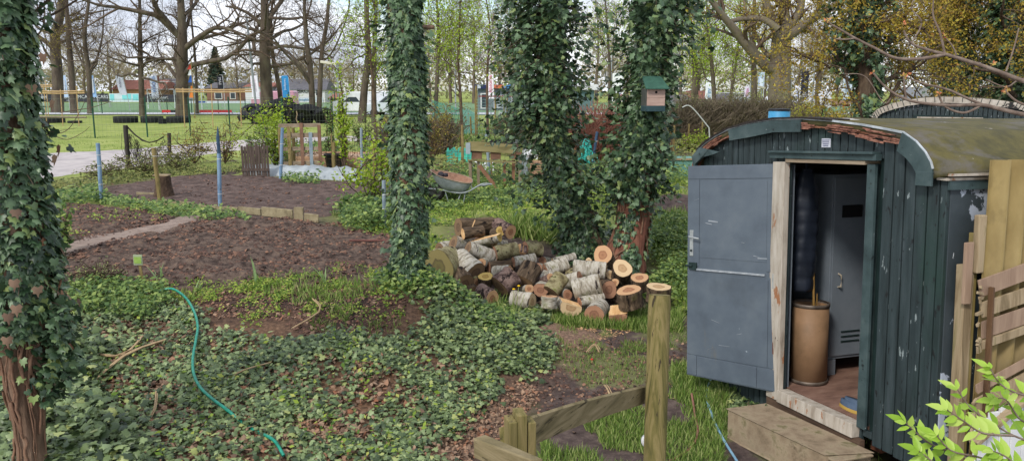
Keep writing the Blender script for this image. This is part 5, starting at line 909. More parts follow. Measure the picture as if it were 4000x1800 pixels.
mb = MB(); mb.bar(pz(1965, 1672, 3.5) - fo, pz(1975, 1800, 3.4) - fo, .03, .03, up=(1, 0, 0), jit=.008); mb.build('rail_stub', fw, fence)
g = pz(2532, 1720, 4.78); mb = MB(); mb.lathe([(0, -.02), (.038, -.02), (.043, -.01), (.043, .01), (0, .012)], 24, ax=[[1, 0, 0], [0, 0, 1], [0, 1, 0]], c=g - fo); mb.build('plastic_cap', mat('white_plastic', [(206, 206, 206), (214, 214, 214)], bump=0, rough=.3), fence, smooth=True)
g = gp(2312, 1418); o = thing('mushroom', 'tiny red capped thing standing on the trodden path', 'mushroom', g); mb = MB(); mb.tube([(0, 0, 0), (.003, 0, .04)], .005, 8); mb.build('stalk', split_m, o); mb = MB(); mb.lathe([(.002, .055), (.014, .05), (.018, .04), (.004, .038)], 12); mb.build('mushroom_cap', mat('red_cap', [(176, 50, 44), (196, 74, 60)], bump=0), o, smooth=True)
# ================================================================ TREES
def grow_tree(path, rads, seed, limbs=None, xl=(), nl=12, l0=.4, ll=.45, lev=4, gn=.22, up=.25, twr=.006, kids=(6, 5, 4), ang=.9, lr=.62, start=.3, droop=0, Rmin=None):
    """returns polylines and radii by level; path is the trunk"""
    rs = np.random.default_rng(seed); H_ = np.linalg.norm(np.array(path[-1]) - np.array(path[0])); P = smooth_path(path, 16); Rr = np.interp(np.linspace(0, 1, 16), np.linspace(0, 1, len(rads)), rads)
    out = [[(P, Rr)]]; jobs = []
    def child(p, r, u, L_, lv, az=None, el=None, rk=None):
        k = u * (len(p) - 1); i = min(int(k), len(p) - 2); b = p[i] + (p[i + 1] - p[i]) * (k - i); t = unit(p[i + 1] - p[i]); rb = r[i] * (rk or (rs.uniform(.18, .38) if lv == 1 else rs.uniform(.35, .6)))
        v = rs.normal(size=3) if az is None else np.array([math.cos(az), math.sin(az), 0]); v = unit(v - (v @ t) * t); a = ang * rs.uniform(.7, 1.25) if el is None else el
        d = unit(t * math.cos(a) + v * math.sin(a)); n = 9 if lv < 2 else 6; pts = [b]; st = L_ / (n - 1)
        for j in range(n - 1): d = unit(d + rs.normal(size=3) * gn + np.array([0, 0, up * .35 - droop * (lv > 1)])); pts.append(pts[-1] + d * st)
        pts = np.array(pts); rr = np.linspace(rb, max(rb * .3, twr * .7), n); return pts, np.maximum(rr, twr * (.8 if lv > 2 else 1))
    L1 = []
    for i in range(nl):
        u = start + (1 - start) * (i + rs.random()) / nl; L_ = H_ * ll * (1.15 - .6 * u) * rs.uniform(.7, 1.2); L1.append(child(P, Rr, u, L_, 1))
    for (u, az, el, L_, rk) in (limbs or []): L1.append(child(P, Rr, u, L_, 1, az, el, rk))
    L1 += list(xl); out.append(L1); cur = L1
    for lv in range(2, lev + 1):
        nx = []
        for (p, r) in cur:
            Lp = np.linalg.norm(p[-1] - p[0]); k = kids[min(lv - 2, len(kids) - 1)]; k = max(2, int(k * rs.uniform(.7, 1.3)))
            for j in range(k): nx.append(child(p, r, .25 + .75 * (j + rs.random()) / k, Lp * lr * rs.uniform(.55, 1.1), lv))
        out.append(nx); cur = nx
    return out
def tree(name, label, path, rads, seed, mt=bark_far, tw=twig_m, leaves=None, group=None, sides=(12, 7, 4, 3, 3), **k):
    path = np.array(path, float); base = path[0].copy(); k['xl'] = [(smooth_path([at(x, y, base[1] + dD * i / (len(pp) - 1)) for i, (x, y) in enumerate(pp)], 12) - base, np.linspace(r0, r1, 12)) for pp, dD, r0, r1 in XL.get(seed, ())]; lv = grow_tree(path - base, rads, seed, **k); o = thing(name, label, 'tree', base, group=group)
    V, Q_ = tubes([p for p, _ in lv[0]], [r for _, r in lv[0]], sides[0]); V2, Q2 = tubes([p for p, _ in lv[1]], [r for _, r in lv[1]], sides[1]); npmesh('trunk', np.concatenate([V, V2]), np.concatenate([Q_, Q2 + len(V)]), mt, o, smooth=True)
    VV = []; QQ = []; b = 0
    for i in range(2, len(lv)):
        v, q = tubes([p for p, _ in lv[i]], [r for _, r in lv[i]], sides[min(i, 4)]); VV.append(v); QQ.append(q + b); b += len(v)
    npmesh('crown', np.concatenate(VV), np.concatenate(QQ), tw, o, smooth=True)
    if leaves:
        n, sz, lm, sp_ = leaves; tips = np.concatenate([p[2:] for p, _ in lv[-1]] + [p[3:] for p, _ in lv[-2]]); q = tips[rng.integers(0, len(tips), n)] + rng.normal(size=(n, 3)) * sp_
        scatter('leaves', q, rng.normal(size=(n, 3)) + [0, 0, .6], sz * (.5 + rng.random(n)), LEAF, lm, o, T=rng.normal(size=(n, 3)) + [0, 0, -.3])
    return o, lv
def vpath(pts, D):          # trunk path through picture points at one distance; starts on the ground
    P = [at(x, y, D) for x, y in pts]; P[0][2] = float(tz(P[0][0], D)) - .1 if D < 120 else P[0][2]; return P
XL = {15: [([(700, 145), (647, 78), (611, 31), (590, -30)], -2, .26, .14), ([(690, 134), (621, 67), (569, 52), (466, 31), (383, 20), (300, -10)], -3, .26, .06), ([(722, 190), (766, 155), (828, 114), (870, 109), (932, 129), (1000, 155)], -3, .24, .07), ([(830, 114), (880, 112), (915, 95), (935, 66), (1000, 78)], -3, .1, .05), ([(702, 232), (660, 232), (621, 228), (570, 236)], 3, .16, .05), ([(720, 60), (760, 20), (785, -20)], 2, .16, .1), ([(700, 185), (650, 175), (640, 180)], 2, .10, .04)],
 14: [([(552, 258), (520, 252), (486, 243), (424, 222), (375, 196)], -2, .12, .04), ([(554, 258), (585, 238), (647, 230), (680, 226)], -2, .11, .04), ([(550, 190), (500, 165), (440, 150)], 1, .08, .03), ([(550, 170), (600, 140), (650, 120)], 1, .08, .03)],
 17: [([(1045, 80), (1103, 0), (1130, -40)], 1, .2, .14), ([(1046, 196), (1103, 181), (1191, 191), (1248, 202), (1300, 225)], -3, .17, .05), ([(1035, 110), (980, 60), (930, 35), (880, 25)], -1, .18, .06), ([(1045, 70), (1140, 75), (1200, 70), (1260, 110)], -3, .14, .05), ([(1036, 150), (1000, 165), (960, 150), (920, 160)], 2, .1, .04)],
 19: [([(1216, 335), (1171, 269), (1103, 197), (1067, 150), (1000, 119)], -3, .13, .04)],
 20: [([(1248, 250), (1290, 215), (1325, 150), (1362, 40), (1365, -30)], -3, .08, .04), ([(1325, 100), (1345, 150), (1300, 230)], -3, .05, .02)],
 11: [([(222, 150), (196, 130), (150, 110), (110, 60)], 1, .24, .08), ([(232, 120), (270, 90), (330, 60), (420, 40)], -2, .2, .06)],
 13: [([(350, 275), (318, 240), (285, 150), (270, 60)], 1, .10, .05), ([(352, 270), (380, 225), (400, 140), (405, 40)], 1, .12, .05), ([(350, 272), (330, 180), (320, 60)], 1, .1, .04)],
 31: [([(3030, 275), (3000, 264), (2957, 222), (2911, 171), (2870, 119), (2849, 93), (2807, 41), (2776, 0)], -1, .30, .12), ([(2849, 93), (2880, 78), (2957, 72), (3000, 85), (3040, 118)], -1, .10, .17), ([(3060, 150), (3078, 145), (3129, 109), (3181, 72), (3233, 41), (3310, -10)], -2, .26, .14), ([(3052, 150), (3067, 110), (3062, 52), (3052, -40)], 1, .32, .22), ([(3056, 150), (3090, 95), (3124, 41), (3135, -40)], 1, .26, .16), ([(3046, 150), (3031, 110), (3005, 60), (2985, -40)], 1, .28, .18), ([(3010, 225), (2985, 200), (2950, 130), (2920, 60), (2900, -20)], 2, .12, .06), ([(2957, 222), (2930, 140), (2925, 60)], 1, .08, .05), ([(3181, 72), (3200, 20), (3190, -30)], -1, .09, .06), ([(2800, 60), (2740, 50), (2700, 70)], -1, .07, .03)]}
# -- big bare trees along the sports field (left half)
tr = [
 ('thick bare oak trunk at the far left with flags behind', [(222, 425), (225, 300), (215, 150), (235, 60), (250, -80), (262, -260)], 74, .50, 11, 13, .42),
 ('bare tree with yellowish twigs between the first two pale flags', [(288, 428), (283, 330), (272, 200), (262, 60), (255, -160)], 72, .30, 12, 12, .36),
 ('slender dark tree that forks low beside the blue flag', [(352, 435), (350, 350), (345, 265), (330, 150), (345, 20), (360, -120)], 70, .24, 13, 14, .5),
 ('straight bare tree with level branches and a slim trunk', [(556, 445), (552, 330), (548, 200), (546, 60), (545, -120)], 66, .24, 14, 18, .38),
 ('big bare oak with heavy limbs and a pale band near its foot', [(714, 452), (712, 380), (712, 260), (712, 140), (706, 0), (700, -260)], 64, .52, 15, 10, .45),
 ('thin dark tree right behind the big banded oak', [(770, 447), (768, 350), (764, 250), (750, 100), (740, -40)], 70, .14, 16, 14, .36),
 ('massive bare trunk left of the bright blue flag', [(1044, 438), (1040, 330), (1034, 200), (1036, 80), (1030, -60), (1030, -260)], 66, .52, 17, 13, .42),
 ('narrow tree leaning away beside the massive trunk', [(1100, 432), (1090, 340), (1066, 220), (1058, 90), (1075, -80)], 68, .22, 18, 12, .34),
 ('grey twin stem tree, the left stem, above the tyre heap', [(1220, 430), (1215, 300), (1200, 180), (1190, 60), (1188, -120)], 62, .24, 19, 12, .42),
 ('grey twin stem tree, the right stem curving away, above the tyre heap', [(1243, 432), (1252, 300), (1258, 200), (1276, 90), (1292, -60), (1330, -200)], 62, .20, 20, 11, .40),
 ('dark bare tree with clinging young leaves left of the middle ivy tree', [(1412, 465), (1424, 340), (1440, 210), (1432, 110), (1425, -100)], 52, .26, 21, 13, .36),
 ('thinner companion stem beside the dark tree near the middle ivy tree', [(1462, 468), (1460, 330), (1464, 150), (1470, -20), (1474, -140)], 52, .18, 22, 10, .3),
]
for (lab, pts, D, r, sd_, nl, ll) in tr:
    P_ = vpath(pts, D); yl = sd_ in (12, 21, 22)
    tree('bare_tree', lab, P_, [r * 1.15, r * .92, r * .86, r * .72, r * .5, r * .3], sd_, nl=nl, ll=ll * .62, kids=(6, 5, 3), gn=.30, start=.26, leaves=(1800, .13, spring_m if sd_ > 20 else mat('bud_leaf', [(130, 118, 50), (160, 146, 70)], attr='v', bump=0, trans=.3), .25) if yl else None, group='bare trees by the sports field', twr=.010,
         limbs={15: [(.36, math.pi, 1.0, 12, .42), (.33, 0, .95, 11, .5), (.30, math.pi, 1.45, 8, .35), (.5, .3, .9, 10, .4)], 17: [(.35, 3.0, .9, 9, .4), (.30, .1, 1.4, 8, .35), (.45, .4, 1.2, 9, .35), (.5, 2.8, 1.2, 9, .35)], 14: [(.30, math.pi, 1.35, 8, .5), (.30, .2, 1.3, 7, .5)], 19: [(.22, math.pi - .2, .55, 11, .6)], 11: [(.33, math.pi, .7, 8, .5)]}.get(sd_))
# -- the big oak right of centre
P_ = vpath([(3050, 440), (3046, 330), (3048, 255), (3050, 195), (3052, 140)], 38)
tree('oak_tree', 'broad old oak with spreading limbs and opening yellow buds behind the wagon', P_, [.62, .52, .50, .48, .42], 31, nl=2, start=.85, ll=.5, kids=(9, 5, 4), gn=.26, twr=.007, lr=.42, ang=.8, leaves=(11000, .07, olive_m, .2), mt=mat('oak_bark', [(74, 66, 56), (110, 100, 86), (102, 98, 70)], scale=3, stretch=(1, 1, .3), bump=.8, bdist=.06),)
for lab, pts, D, r, sd_, nl, lf in (
 ('dark slim tree with light green new leaves left of the tall blue flag', [(2795, 420), (2788, 350), (2780, 250), (2765, 130), (2760, 0)], 48, .16, 41, 14, 9000),
 ('slim leaning tree with light green leaves in front of the white house', [(2850, 420), (2858, 350), (2875, 240), (2890, 100), (2895, -20)], 55, .13, 42, 12, 7000),
 ('dark upright trunk just left of the old oak', [(2948, 430), (2946, 330), (2944, 200), (2946, 40), (2950, -80)], 46, .20, 43, 9, 1500),
 ('thick pale trunk seen behind the leaves right of the bird box', [(2716, 425), (2714, 350), (2716, 250), (2700, 120), (2690, 0)], 58, .30, 44, 12, 6000),
 ('slender greenish tree between the twin ivy trunks', [(2380, 430), (2382, 300), (2378, 200), (2370, 80), (2360, -60)], 44, .10, 45, 12, 5000),
 ('thin bare tree right of the black flag', [(3195, 440), (3190, 350), (3200, 260), (3230, 130), (3240, 0)], 60, .14, 46, 14, 0),
 ('young yellow green tree just right of the middle ivy tree', [(1805, 560), (1800, 400), (1790, 250), (1795, 100), (1800, -60)], 27, .06, 47, 16, 7500),
 ('young tree with fresh leaves in front of the pavilion sign', [(1908, 560), (1903, 400), (1905, 250), (1915, 120), (1890, -60)], 24, .045, 48, 13, 2200),
 ('feathery light green tree behind the netting enclosure', [(1700, 470), (1705, 350), (1712, 200), (1710, 60), (1700, -80)], 46, .14, 49, 16, 9000),
 ('light green tree beyond the left twin ivy trunk', [(2010, 440), (2012, 340), (2020, 240), (2030, 100), (2040, -40)], 52, .16, 50, 14, 3500),
 ('tall young tree with bright leaves at the top left of the middle ivy tree', [(1470, 540), (1462, 400), (1450, 250), (1440, 100), (1436, -80)], 30, .07, 51, 12, 2600)):
    tree('leafing_tree', lab, vpath(pts, D), [r, r * .85, r * .7, r * .5, r * .3], sd_, nl=nl, ll=.30, kids=(6, 5, 3), gn=.22, twr=.00018 * D, start=.24, mt=bark_far if D > 30 else MC['bark'], leaves=(int(lf * .65), .0018 * D + .02, spring_m, .012 * D) if lf else None, group='trees coming into leaf')
# near sapling with big bright leaves, left of the middle ivy tree
P_ = [at(1530, 620, 14.), at(1500, 470, 14.), at(1440, 390, 14.), at(1400, 330, 14.)]
shrub(1480, 700, .85, 1.5, 1300, spring_m, 'sapling with large bright yellow green leaves left of the middle ivy tree', .075, 12, D=14.5, lo=.45)
shrub(1345, 640, .30, 2.5, 800, spring_m, 'narrow leafy climber on a pole in front of the white cars', .085, 8, D=21, lo=.2)
shrub(1290, 560, .22, 2.0, 420, nettle_m, 'second slim climbing plant left of the leafy pole', .085, 6, D=24, lo=.2)
# yellow brown flowering maples on the right with ivy clad trunks
for lab, pts, D, r, sd_, n_ in (('ivy clad maple with yellow brown blossom left of the second wagon', [(3385, 540), (3380, 420), (3378, 250), (3372, 100), (3360, -120)], 17, .19, 61, 15000), ('ivy clad maple with yellow brown blossom behind the second wagon', [(3740, 500), (3738, 380), (3735, 220), (3732, 80), (3730, -120)], 20, .19, 62, 16000), ('dense dark maple at the right edge behind the branch tips', [(3960, 520), (3955, 380), (3950, 220), (3945, 80), (3940, -120)], 19, .20, 63, 15000)):
    o, lv = tree('maple_tree', lab, vpath(pts, D), [r * 1.3, r * 1.1, r, r * .9, r * .8], sd_, nl=22, ll=.40, kids=(6, 5, 3), gn=.2, twr=.004, start=.10, up=.05, mt=MC['bark'], leaves=(int(n_ * 1.25), .056, olive_m, .08), group='maples in blossom')
    P_ = smooth_path(np.array(vpath(pts, D)) - np.array(o.location), 60); R_ = np.full(60, r * 1.05); 
    vs = vines(o, P_, R_, 16, sd_, 0, 1, .012); ivy_leaves('ivy_foliage', P_, R_, 4200 if sd_ > 61 else 2600, .12, o, out=(.02, .34), thr=.42 if sd_ == 61 else .30, seed=sd_, t0=.0); sprays('ivy_foliage', P_, R_, 120 if sd_ > 61 else 90, .11, o, reach=(.2, .7), per=22, t0=.1 if sd_ > 61 else .5)
# distant woodland trees, copies of three bare templates
tmpl = []
for s in (71, 72, 73):
    o, _ = tree('distant_tree', 'x', [(0, 0, 0), (.1, 0, 4), (0, .2, 8), (.2, 0, 13)], [.28, .22, .15, .06], s, nl=20, ll=.40, kids=(6, 5, 3), gn=.2, twr=.022, start=.15, up=.35, mt=mat('far_bark', [(92, 80, 68), (118, 104, 88)], bump=0, scale=1), tw=mat('far_twig', [(150, 138, 120), (176, 164, 140)], bump=0, scale=.3), leaves=(1500, .2, mat('far_bud', [(150, 134, 84), (172, 160, 96), (150, 130, 90)], attr='v', bump=0, trans=.2), .5), sides=(6, 4, 3, 3, 3)); tmpl.append(o)
def copy_tree(o, parent=None):
    c = o.copy(); COL.objects.link(c); c.parent = parent
    for ch in list(o.children): copy_tree(ch, c)
    return c
far = [(60, 150, 1.0), (120, 140, .8), (250, 150, .9), (330, 135, 1.0), (430, 140, 1.05), (475, 150, .8), (640, 150, .75), (690, 170, .9), (830, 160, .8), (930, 140, .9), (1010, 150, .8), (1150, 150, .95), (1200, 140, .8), (1290, 150, .9), (1380, 160, .8), (1620, 130, 1.0), (1680, 140, .9), (1760, 125, 1.0), (1850, 120, 1.05), (1950, 125, 1.0), (2010, 135, .9), (2330, 120, 1.0), (2390, 130, 1.0), (2450, 125, .8), (2660, 130, 1.05), (2730, 140, .9), (2860, 150, .8), (2990, 130, .8), (3120, 120, .9), (3200, 115, 1.0), (3270, 130, .9), (3330, 110, 1.0), (3500, 115, 1.0), (3640, 115, 1.1), (3800, 115, 1.1), (3900, 115, 1.1)]
where = ['behind the first dark flag', 'left of the thick oak trunk', 'behind the first pale blue flag', 'behind the blue white flag', 'above the turquoise banner', 'right of the leaning white flag', 'behind the slim straight tree', 'behind the banded oak', 'left of the floodlight mast', 'right of the floodlight mast', 'above the pink flag', 'over the grey house roof', 'behind the twin stem tree', 'behind the street lamp', 'left of the middle ivy tree', 'right of the middle ivy tree', 'behind the feathery green tree', 'behind the young yellow green tree', 'left of the pavilion', 'above the pavilion sign', 'behind the red lettered flag', 'between the twin ivy trunks', 'right of the left twin trunk', 'behind the oil company flag', 'right of the bird box', 'behind the thick pale trunk', 'over the white house', 'behind the old oak', 'right of the old oak', 'right of the black flag', 'above the goal frame', 'left of the first maple', 'behind the first maple', 'between the two maples', 'behind the second maple', 'at the far right behind the maples']
for i, (px, D, s) in enumerate(far):
    o = tmpl[i % 3] if i < 3 else copy_tree(tmpl[i % 3]); x = at(px, 350, D)[0]; o.location = (x, D, .8); o.scale = (s, s, s * (.75 if px < 1500 else .95)); o.rotation_euler = (0, 0, i * 1.7)
    o['label'] = 'brownish bare tree far off ' + where[i]; o['category'] = 'tree'; o['group'] = 'distant bare trees'
g = at(852, 400, 150); o = thing('conifer', 'dark green pointed conifer far beyond the dark vertical flag', 'tree', (g[0], 150, .8)); mb = MB(); mb.tube([(0, 0, 0), (0, 0, 9)], [.3, .05], 6); mb.build('trunk', MC['far_bark'], o)
n = 3500; h = rng.random(n) ** .8; a = rng.random(n) * 6.28; rr = (1 - h) * 2.3 * rng.random(n) ** .5 + .1; scatter('crown', np.stack([rr * np.cos(a), rr * np.sin(a), 1 + h * 8.6], 1), rng.normal(size=(n, 3)) + [0, 0, 1], .5, LEAF, mat('conifer_needles', [(34, 52, 42), (56, 78, 60)], attr='v', bump=0), o)
# far wood that closes the view beyond the houses
m_ = 26000; x = rng.uniform(-190, 190, m_); h = 5.5 + 5 * fbm(x / 16, x * 0, 91); y = 185 + rng.random(m_) * 14; q = np.stack([x, y, .6 + h * rng.random(m_) ** .8], 1)
scatter('distant_woodland', q, rng.normal(size=(m_, 3)) + [0, -.5, .4], .55 + rng.random(m_) * .5, LEAF, mat('wood_far_leaf', [(104, 98, 76), (134, 126, 94), (150, 146, 100), (96, 104, 72)], attr='v', bump=0), kind='stuff')
# hedges
def hedge(px1, px2, D, h, n, mt, label, th=.7, sz=.07, tw=4000, D2=None, twm=None, name='hedge', cat='hedge'):
    a = at(px1, 400, D); b_ = at(px2, 400, D2 or D); o = thing(name, label, cat, (a[0], a[1], float(tz(a[0], a[1])))); u = rng.random(n); c = np.stack([(b_[0] - a[0]) * u, (b_[1] - a[1]) * u, 0 * u], 1); hh = h * (.72 + .5 * fbm(u * 14 * abs(b_[0] - a[0]) / 8, u * 0 + 3, 7))
    q = c + np.stack([0 * u, (rng.random(n) - .5) * th, hh * rng.random(n) ** .7], 1); scatter('foliage', q, rng.normal(size=(n, 3)) + [0, -.4, .5], sz * (.5 + rng.random(n)), LEAF, mt, o)
    m_ = tw; u = rng.random(m_); b0 = np.stack([(b_[0] - a[0]) * u, (b_[1] - a[1]) * u + (rng.random(m_) - .5) * th, 0 * u + rng.random(m_) * h * .5], 1); d = rng.normal(size=(m_, 3)) * [.35, .25, .1] + [0, 0, .5]; s = np.linspace(0, 1, 4)[None, :, None]; PL = b0[:, None] + d[:, None] * s * h * .75 + np.cumsum(rng.normal(size=(m_, 4, 3)) * .04, 1)
    V, Q_ = tubes(list(PL), [np.full(4, .00028 * D + .001)] * m_, 3); npmesh('twigs', V, Q_, twm or mat('hedge_twig', [(100, 90, 76), (128, 116, 98)], scale=2, bump=0), o); return o
hb = mat('hedge_leaf', [(98, 98, 64), (124, 124, 80), (146, 142, 96)], attr='v', bump=0, trans=.15)
hedge(2640, 3140, 31, 2.0, 9000, hb, 'long brownish twiggy hedge behind the wagon roof', sz=.06, tw=6000)
hedge(3090, 3330, 24, 1.75, 4200, mat('yellow_green_bush', [(120, 120, 44), (156, 154, 62), (176, 170, 90)], attr='v', bump=0, trans=.3), 'yellow green bush behind the wagon roof beside the blue barrel', sz=.06, tw=900)
hedge(2270, 2440, 22, 1.9, 300, hb, 'red brown willow screen between the twin ivy trunks', tw=1500, th=.2, twm=mat('red_willow', [(132, 84, 72), (168, 116, 100)], scale=2, bump=0), name='willow_screen', cat='screen')
hedge(1960, 2240, 30, 1.3, 5000, hb, 'low tangled hedge behind the netting enclosure', sz=.07, tw=2200)
hedge(1500, 1760, 27, 1.3, 4500, mat('bramble_leaf', [(120, 116, 50), (152, 140, 66), (124, 92, 60)], attr='v', bump=0, trans=.25), 'yellow brown bramble thicket right of the middle ivy tree', sz=.07, tw=2000)
for px, py, hw, h, n, mt_, lab, sz in ((760, 640, .9, 1.0, 800, MC['bramble_leaf'], 'straggly yellow brown bush behind the back bed', .06), (880, 640, .7, 1.2, 600, MC['bramble_leaf'], 'loose bush with reddish stems left of the bright green bush', .055), (1075, 650, .85, 1.65, 2600, spring_m, 'bright yellow green bush behind the slatted board', .07), (1010, 660, .4, 1.0, 600, nettle_m, 'dark leafy bush at the right side of the slatted board', .07),
      (1690, 640, .8, 1.6, 900, MC['bramble_leaf'], 'bramble shrub with yellow leaves beside the rusty mesh', .065), (1760, 600, .7, 1.7, 900, MC['bramble_leaf'], 'arching bramble in front of the teal netting', .065), (1420, 600, .6, 1.3, 700, nettle_m, 'green bush behind the tub posts', .07), (400, 705, .8, .45, 600, MC['herb_leaf'], 'low scrub beside the paved path at left', .06), (560, 690, .7, .6, 700, MC['herb_leaf'], 'scrub round the foot of the black netted post', .06), (700, 670, .9, .6, 900, MC['herb_leaf'], 'bramble heap between the grey post and the back bed', .06),
      (2700, 600, .6, .7, 900, spring_m, 'bright little bush left of the wagon roof edge', .06), (2100, 600, .6, .8, 600, nettle_m, 'leafy plants by the raised timber box', .07), (2280, 600, .4, .9, 500, spring_m, 'yellow green shoots between the twin ivy trunks', .06)):
    shrub(px, py, hw, h, n, mt_, lab, sz, 16, lo=.05)
# overhanging twigs at the upper right, close to the camera
def twig(pts, D, r0, r1, bits=(), D2=None):
    n = len(pts); P_ = np.array([at(x, y, D + ((D2 or D) - D) * i / (n - 1)) for i, (x, y) in enumerate(pts)]); P_ = smooth_path(P_, 26); return P_, np.linspace(r0, r1, 26)
TW = [twig([(4120, 360), (4000, 318), (3850, 262), (3700, 215), (3640, 200), (3560, 170), (3530, 120)], 2.6, .0085, .003), twig([(3690, 213), (3600, 230), (3500, 228), (3420, 190), (3340, 150), (3280, 115), (3225, 85)], 2.6, .006, .0028), twig([(3340, 150), (3300, 155), (3258, 152)], 2.6, .003, .002), twig([(3690, 212), (3672, 130), (3645, 60), (3650, -30)], 2.6, .004, .0022), twig([(3930, 280), (3960, 190), (3980, 110)], 2.6, .003, .002), twig([(3735, 215), (3720, 180), (3685, 140)], 2.6, .0025, .002), twig([(4120, 300), (3990, 310), (3930, 340), (3850, 310)], 2.7, .003, .002),
      twig([(4120, 465), (4000, 448), (3900, 425), (3830, 410), (3700, 412), (3560, 395), (3470, 350), (3410, 285)], 2.4, .0075, .0028), twig([(3840, 410), (3780, 385), (3700, 350), (3600, 325), (3530, 298)], 2.4, .0045, .0022), twig([(3540, 388), (3532, 330), (3530, 300)], 2.4, .003, .002), twig([(3830, 412), (3790, 435), (3750, 440), (3690, 415), (3665, 365)], 2.4, .004, .003), twig([(4120, 440), (3990, 405), (3940, 370), (3925, 345)], 2.4, .004, .003), twig([(3560, 170), (3600, 90), (3560, 30), (3590, -30)], 2.7, .0025, .0018), twig([(3480, 385), (3450, 400), (3380, 300), (3300, 290)], 2.9, .002, .0015)]
o = thing('overhanging_branch', 'bare budding branches reaching in from the upper right, close to the camera', 'branch', at(4150, 420, 2.5)); oo = np.array(o.location)
V, Q_ = tubes([p - oo for p, _ in TW], [r for _, r in TW], 7); npmesh('branch_wood', V, Q_, mat('pinkish_twig', [(88, 74, 66), (116, 100, 88), (140, 126, 114)], scale=30, bump=.3, bdist=.002), o, smooth=True)
B = [(3225, 85, 2.6), (3238, 78, 2.6), (3258, 152, 2.6), (3530, 298, 2.4), (3545, 290, 2.4), (3935, 345, 2.4), (3925, 355, 2.4), (3685, 140, 2.6), (3665, 365, 2.4), (3410, 283, 2.4), (3530, 90, 2.6), (3880, 250, 2.6)]; q = np.repeat(np.array([at(*b) - oo for b in B]), 7, 0)
scatter('buds', q, rng.normal(size=q.shape), .013, LEAF, mat('bud', [(176, 96, 66), (190, 140, 96), (150, 140, 60)], attr='v', bump=0), o)
# branches at the upper left
TW = [twig([(60, 150), (95, 100), (130, 55), (190, 0), (230, -50)], 5.6, .014, .010), twig([(95, 100), (200, 60), (270, 20), (330, -20)], 5.6, .010, .006), twig([(75, 130), (60, 60), (90, 0)], 5.6, .008, .006)]
o = thing('overhanging_branch', 'dark bare branches crossing the sky beside the left ivy trunk', 'branch', at(60, 150, 5.6)); oo = np.array(o.location); V, Q_ = tubes([p - oo for p, _ in TW], [r for _, r in TW], 7); npmesh('branch_wood', V, Q_, twig_m, o, smooth=True)
TW = [twig([(110, 545), (180, 530), (260, 510), (310, 440), (330, 400)], 9, .006, .003), twig([(200, 525), (260, 545), (320, 520), (350, 495)], 9, .005, .002), twig([(180, 528), (230, 512), (300, 500)], 9, .004, .002), twig([(235, 440), (300, 430), (360, 420), (440, 395)], 9, .006, .003), twig([(300, 435), (280, 400), (265, 385)], 9, .004, .002)]
o = thing('overhanging_branch', 'thin bare twigs in front of the lawn right of the left ivy trunk', 'branch', at(110, 545, 9)); oo = np.array(o.location); V, Q_ = tubes([p - oo for p, _ in TW], [r for _, r in TW], 5); npmesh('branch_wood', V, Q_, twig_m, o, smooth=True)
# fresh leafy twigs, lower right
ST = [([(4080, 1560), (3960, 1530), (3900, 1490), (3870, 1440)], 2.1), ([(4080, 1740), (3960, 1700), (3860, 1640), (3790, 1590), (3740, 1520)], 2.1), ([(3960, 1700), (3840, 1690), (3760, 1640), (3700, 1600)], 2.0), ([(3900, 1860), (3760, 1780), (3650, 1740), (3580, 1690), (3540, 1650)], 2.0), ([(3960, 1860), (3840, 1790), (3720, 1760), (3660, 1700)], 1.95), ([(4080, 1660), (3990, 1640), (3930, 1560), (3880, 1560)], 2.2), ([(4000, 1860), (3940, 1790), (3880, 1760)], 1.9), ([(3700, 1860), (3640, 1800), (3590, 1760)], 1.95)]
o = thing('leafy_branch', 'fresh light green leafy twigs in the lower right corner', 'branch', at(4100, 1700, 2.1)); oo = np.array(o.location); TW = [twig(p, D, .0035, .0015) for p, D in ST]
V, Q_ = tubes([p - oo for p, _ in TW], [r for _, r in TW], 6); npmesh('branch_wood', V, Q_, MC['pinkish_twig'], o, smooth=True); q = []; T_ = []; N_ = []; s_ = []
for p, _ in TW:
    for i in range(4, 26, 3):
        d = unit(p[min(i + 1, 25)] - p[i - 1])
        for sg in (-1, 1): v = unit(np.cross(d, [0, -1, .3])) * sg; q.append(p[i] - oo); T_.append(d * .7 + v * rng.uniform(.5, 1) + [0, 0, .15]); N_.append(np.array([0, -.7, .8]) + rng.normal(size=3) * .4); s_.append(rng.uniform(.035, .062) * (1.1 - i / 60))
    q.append(p[-1] - oo); T_.append(d); N_.append([0, -.6, .8]); s_.append(.05)
TL = (np.array([(0, 0, 0), (.14, .18, .02), (.23, .45, .03), (.16, .75, 0), (0, 1.08, -.08), (-.16, .75, 0), (-.23, .45, .03), (-.14, .18, .02), (0, .3, -.03), (0, .7, -.05)]), np.array([(0, 1, 8), (1, 2, 8), (2, 9, 8), (2, 3, 9), (3, 4, 9), (4, 5, 9), (5, 6, 9), (6, 8, 9), (6, 7, 8), (7, 0, 8)]))
scatter('leaves', q, N_, s_, TL, mat('fresh_leaf', [(122, 160, 44), (156, 190, 66), (186, 208, 104)], attr='v', rough=.4, bump=0, trans=.35), o, T=np.array(T_), v=rng.random(len(q)))
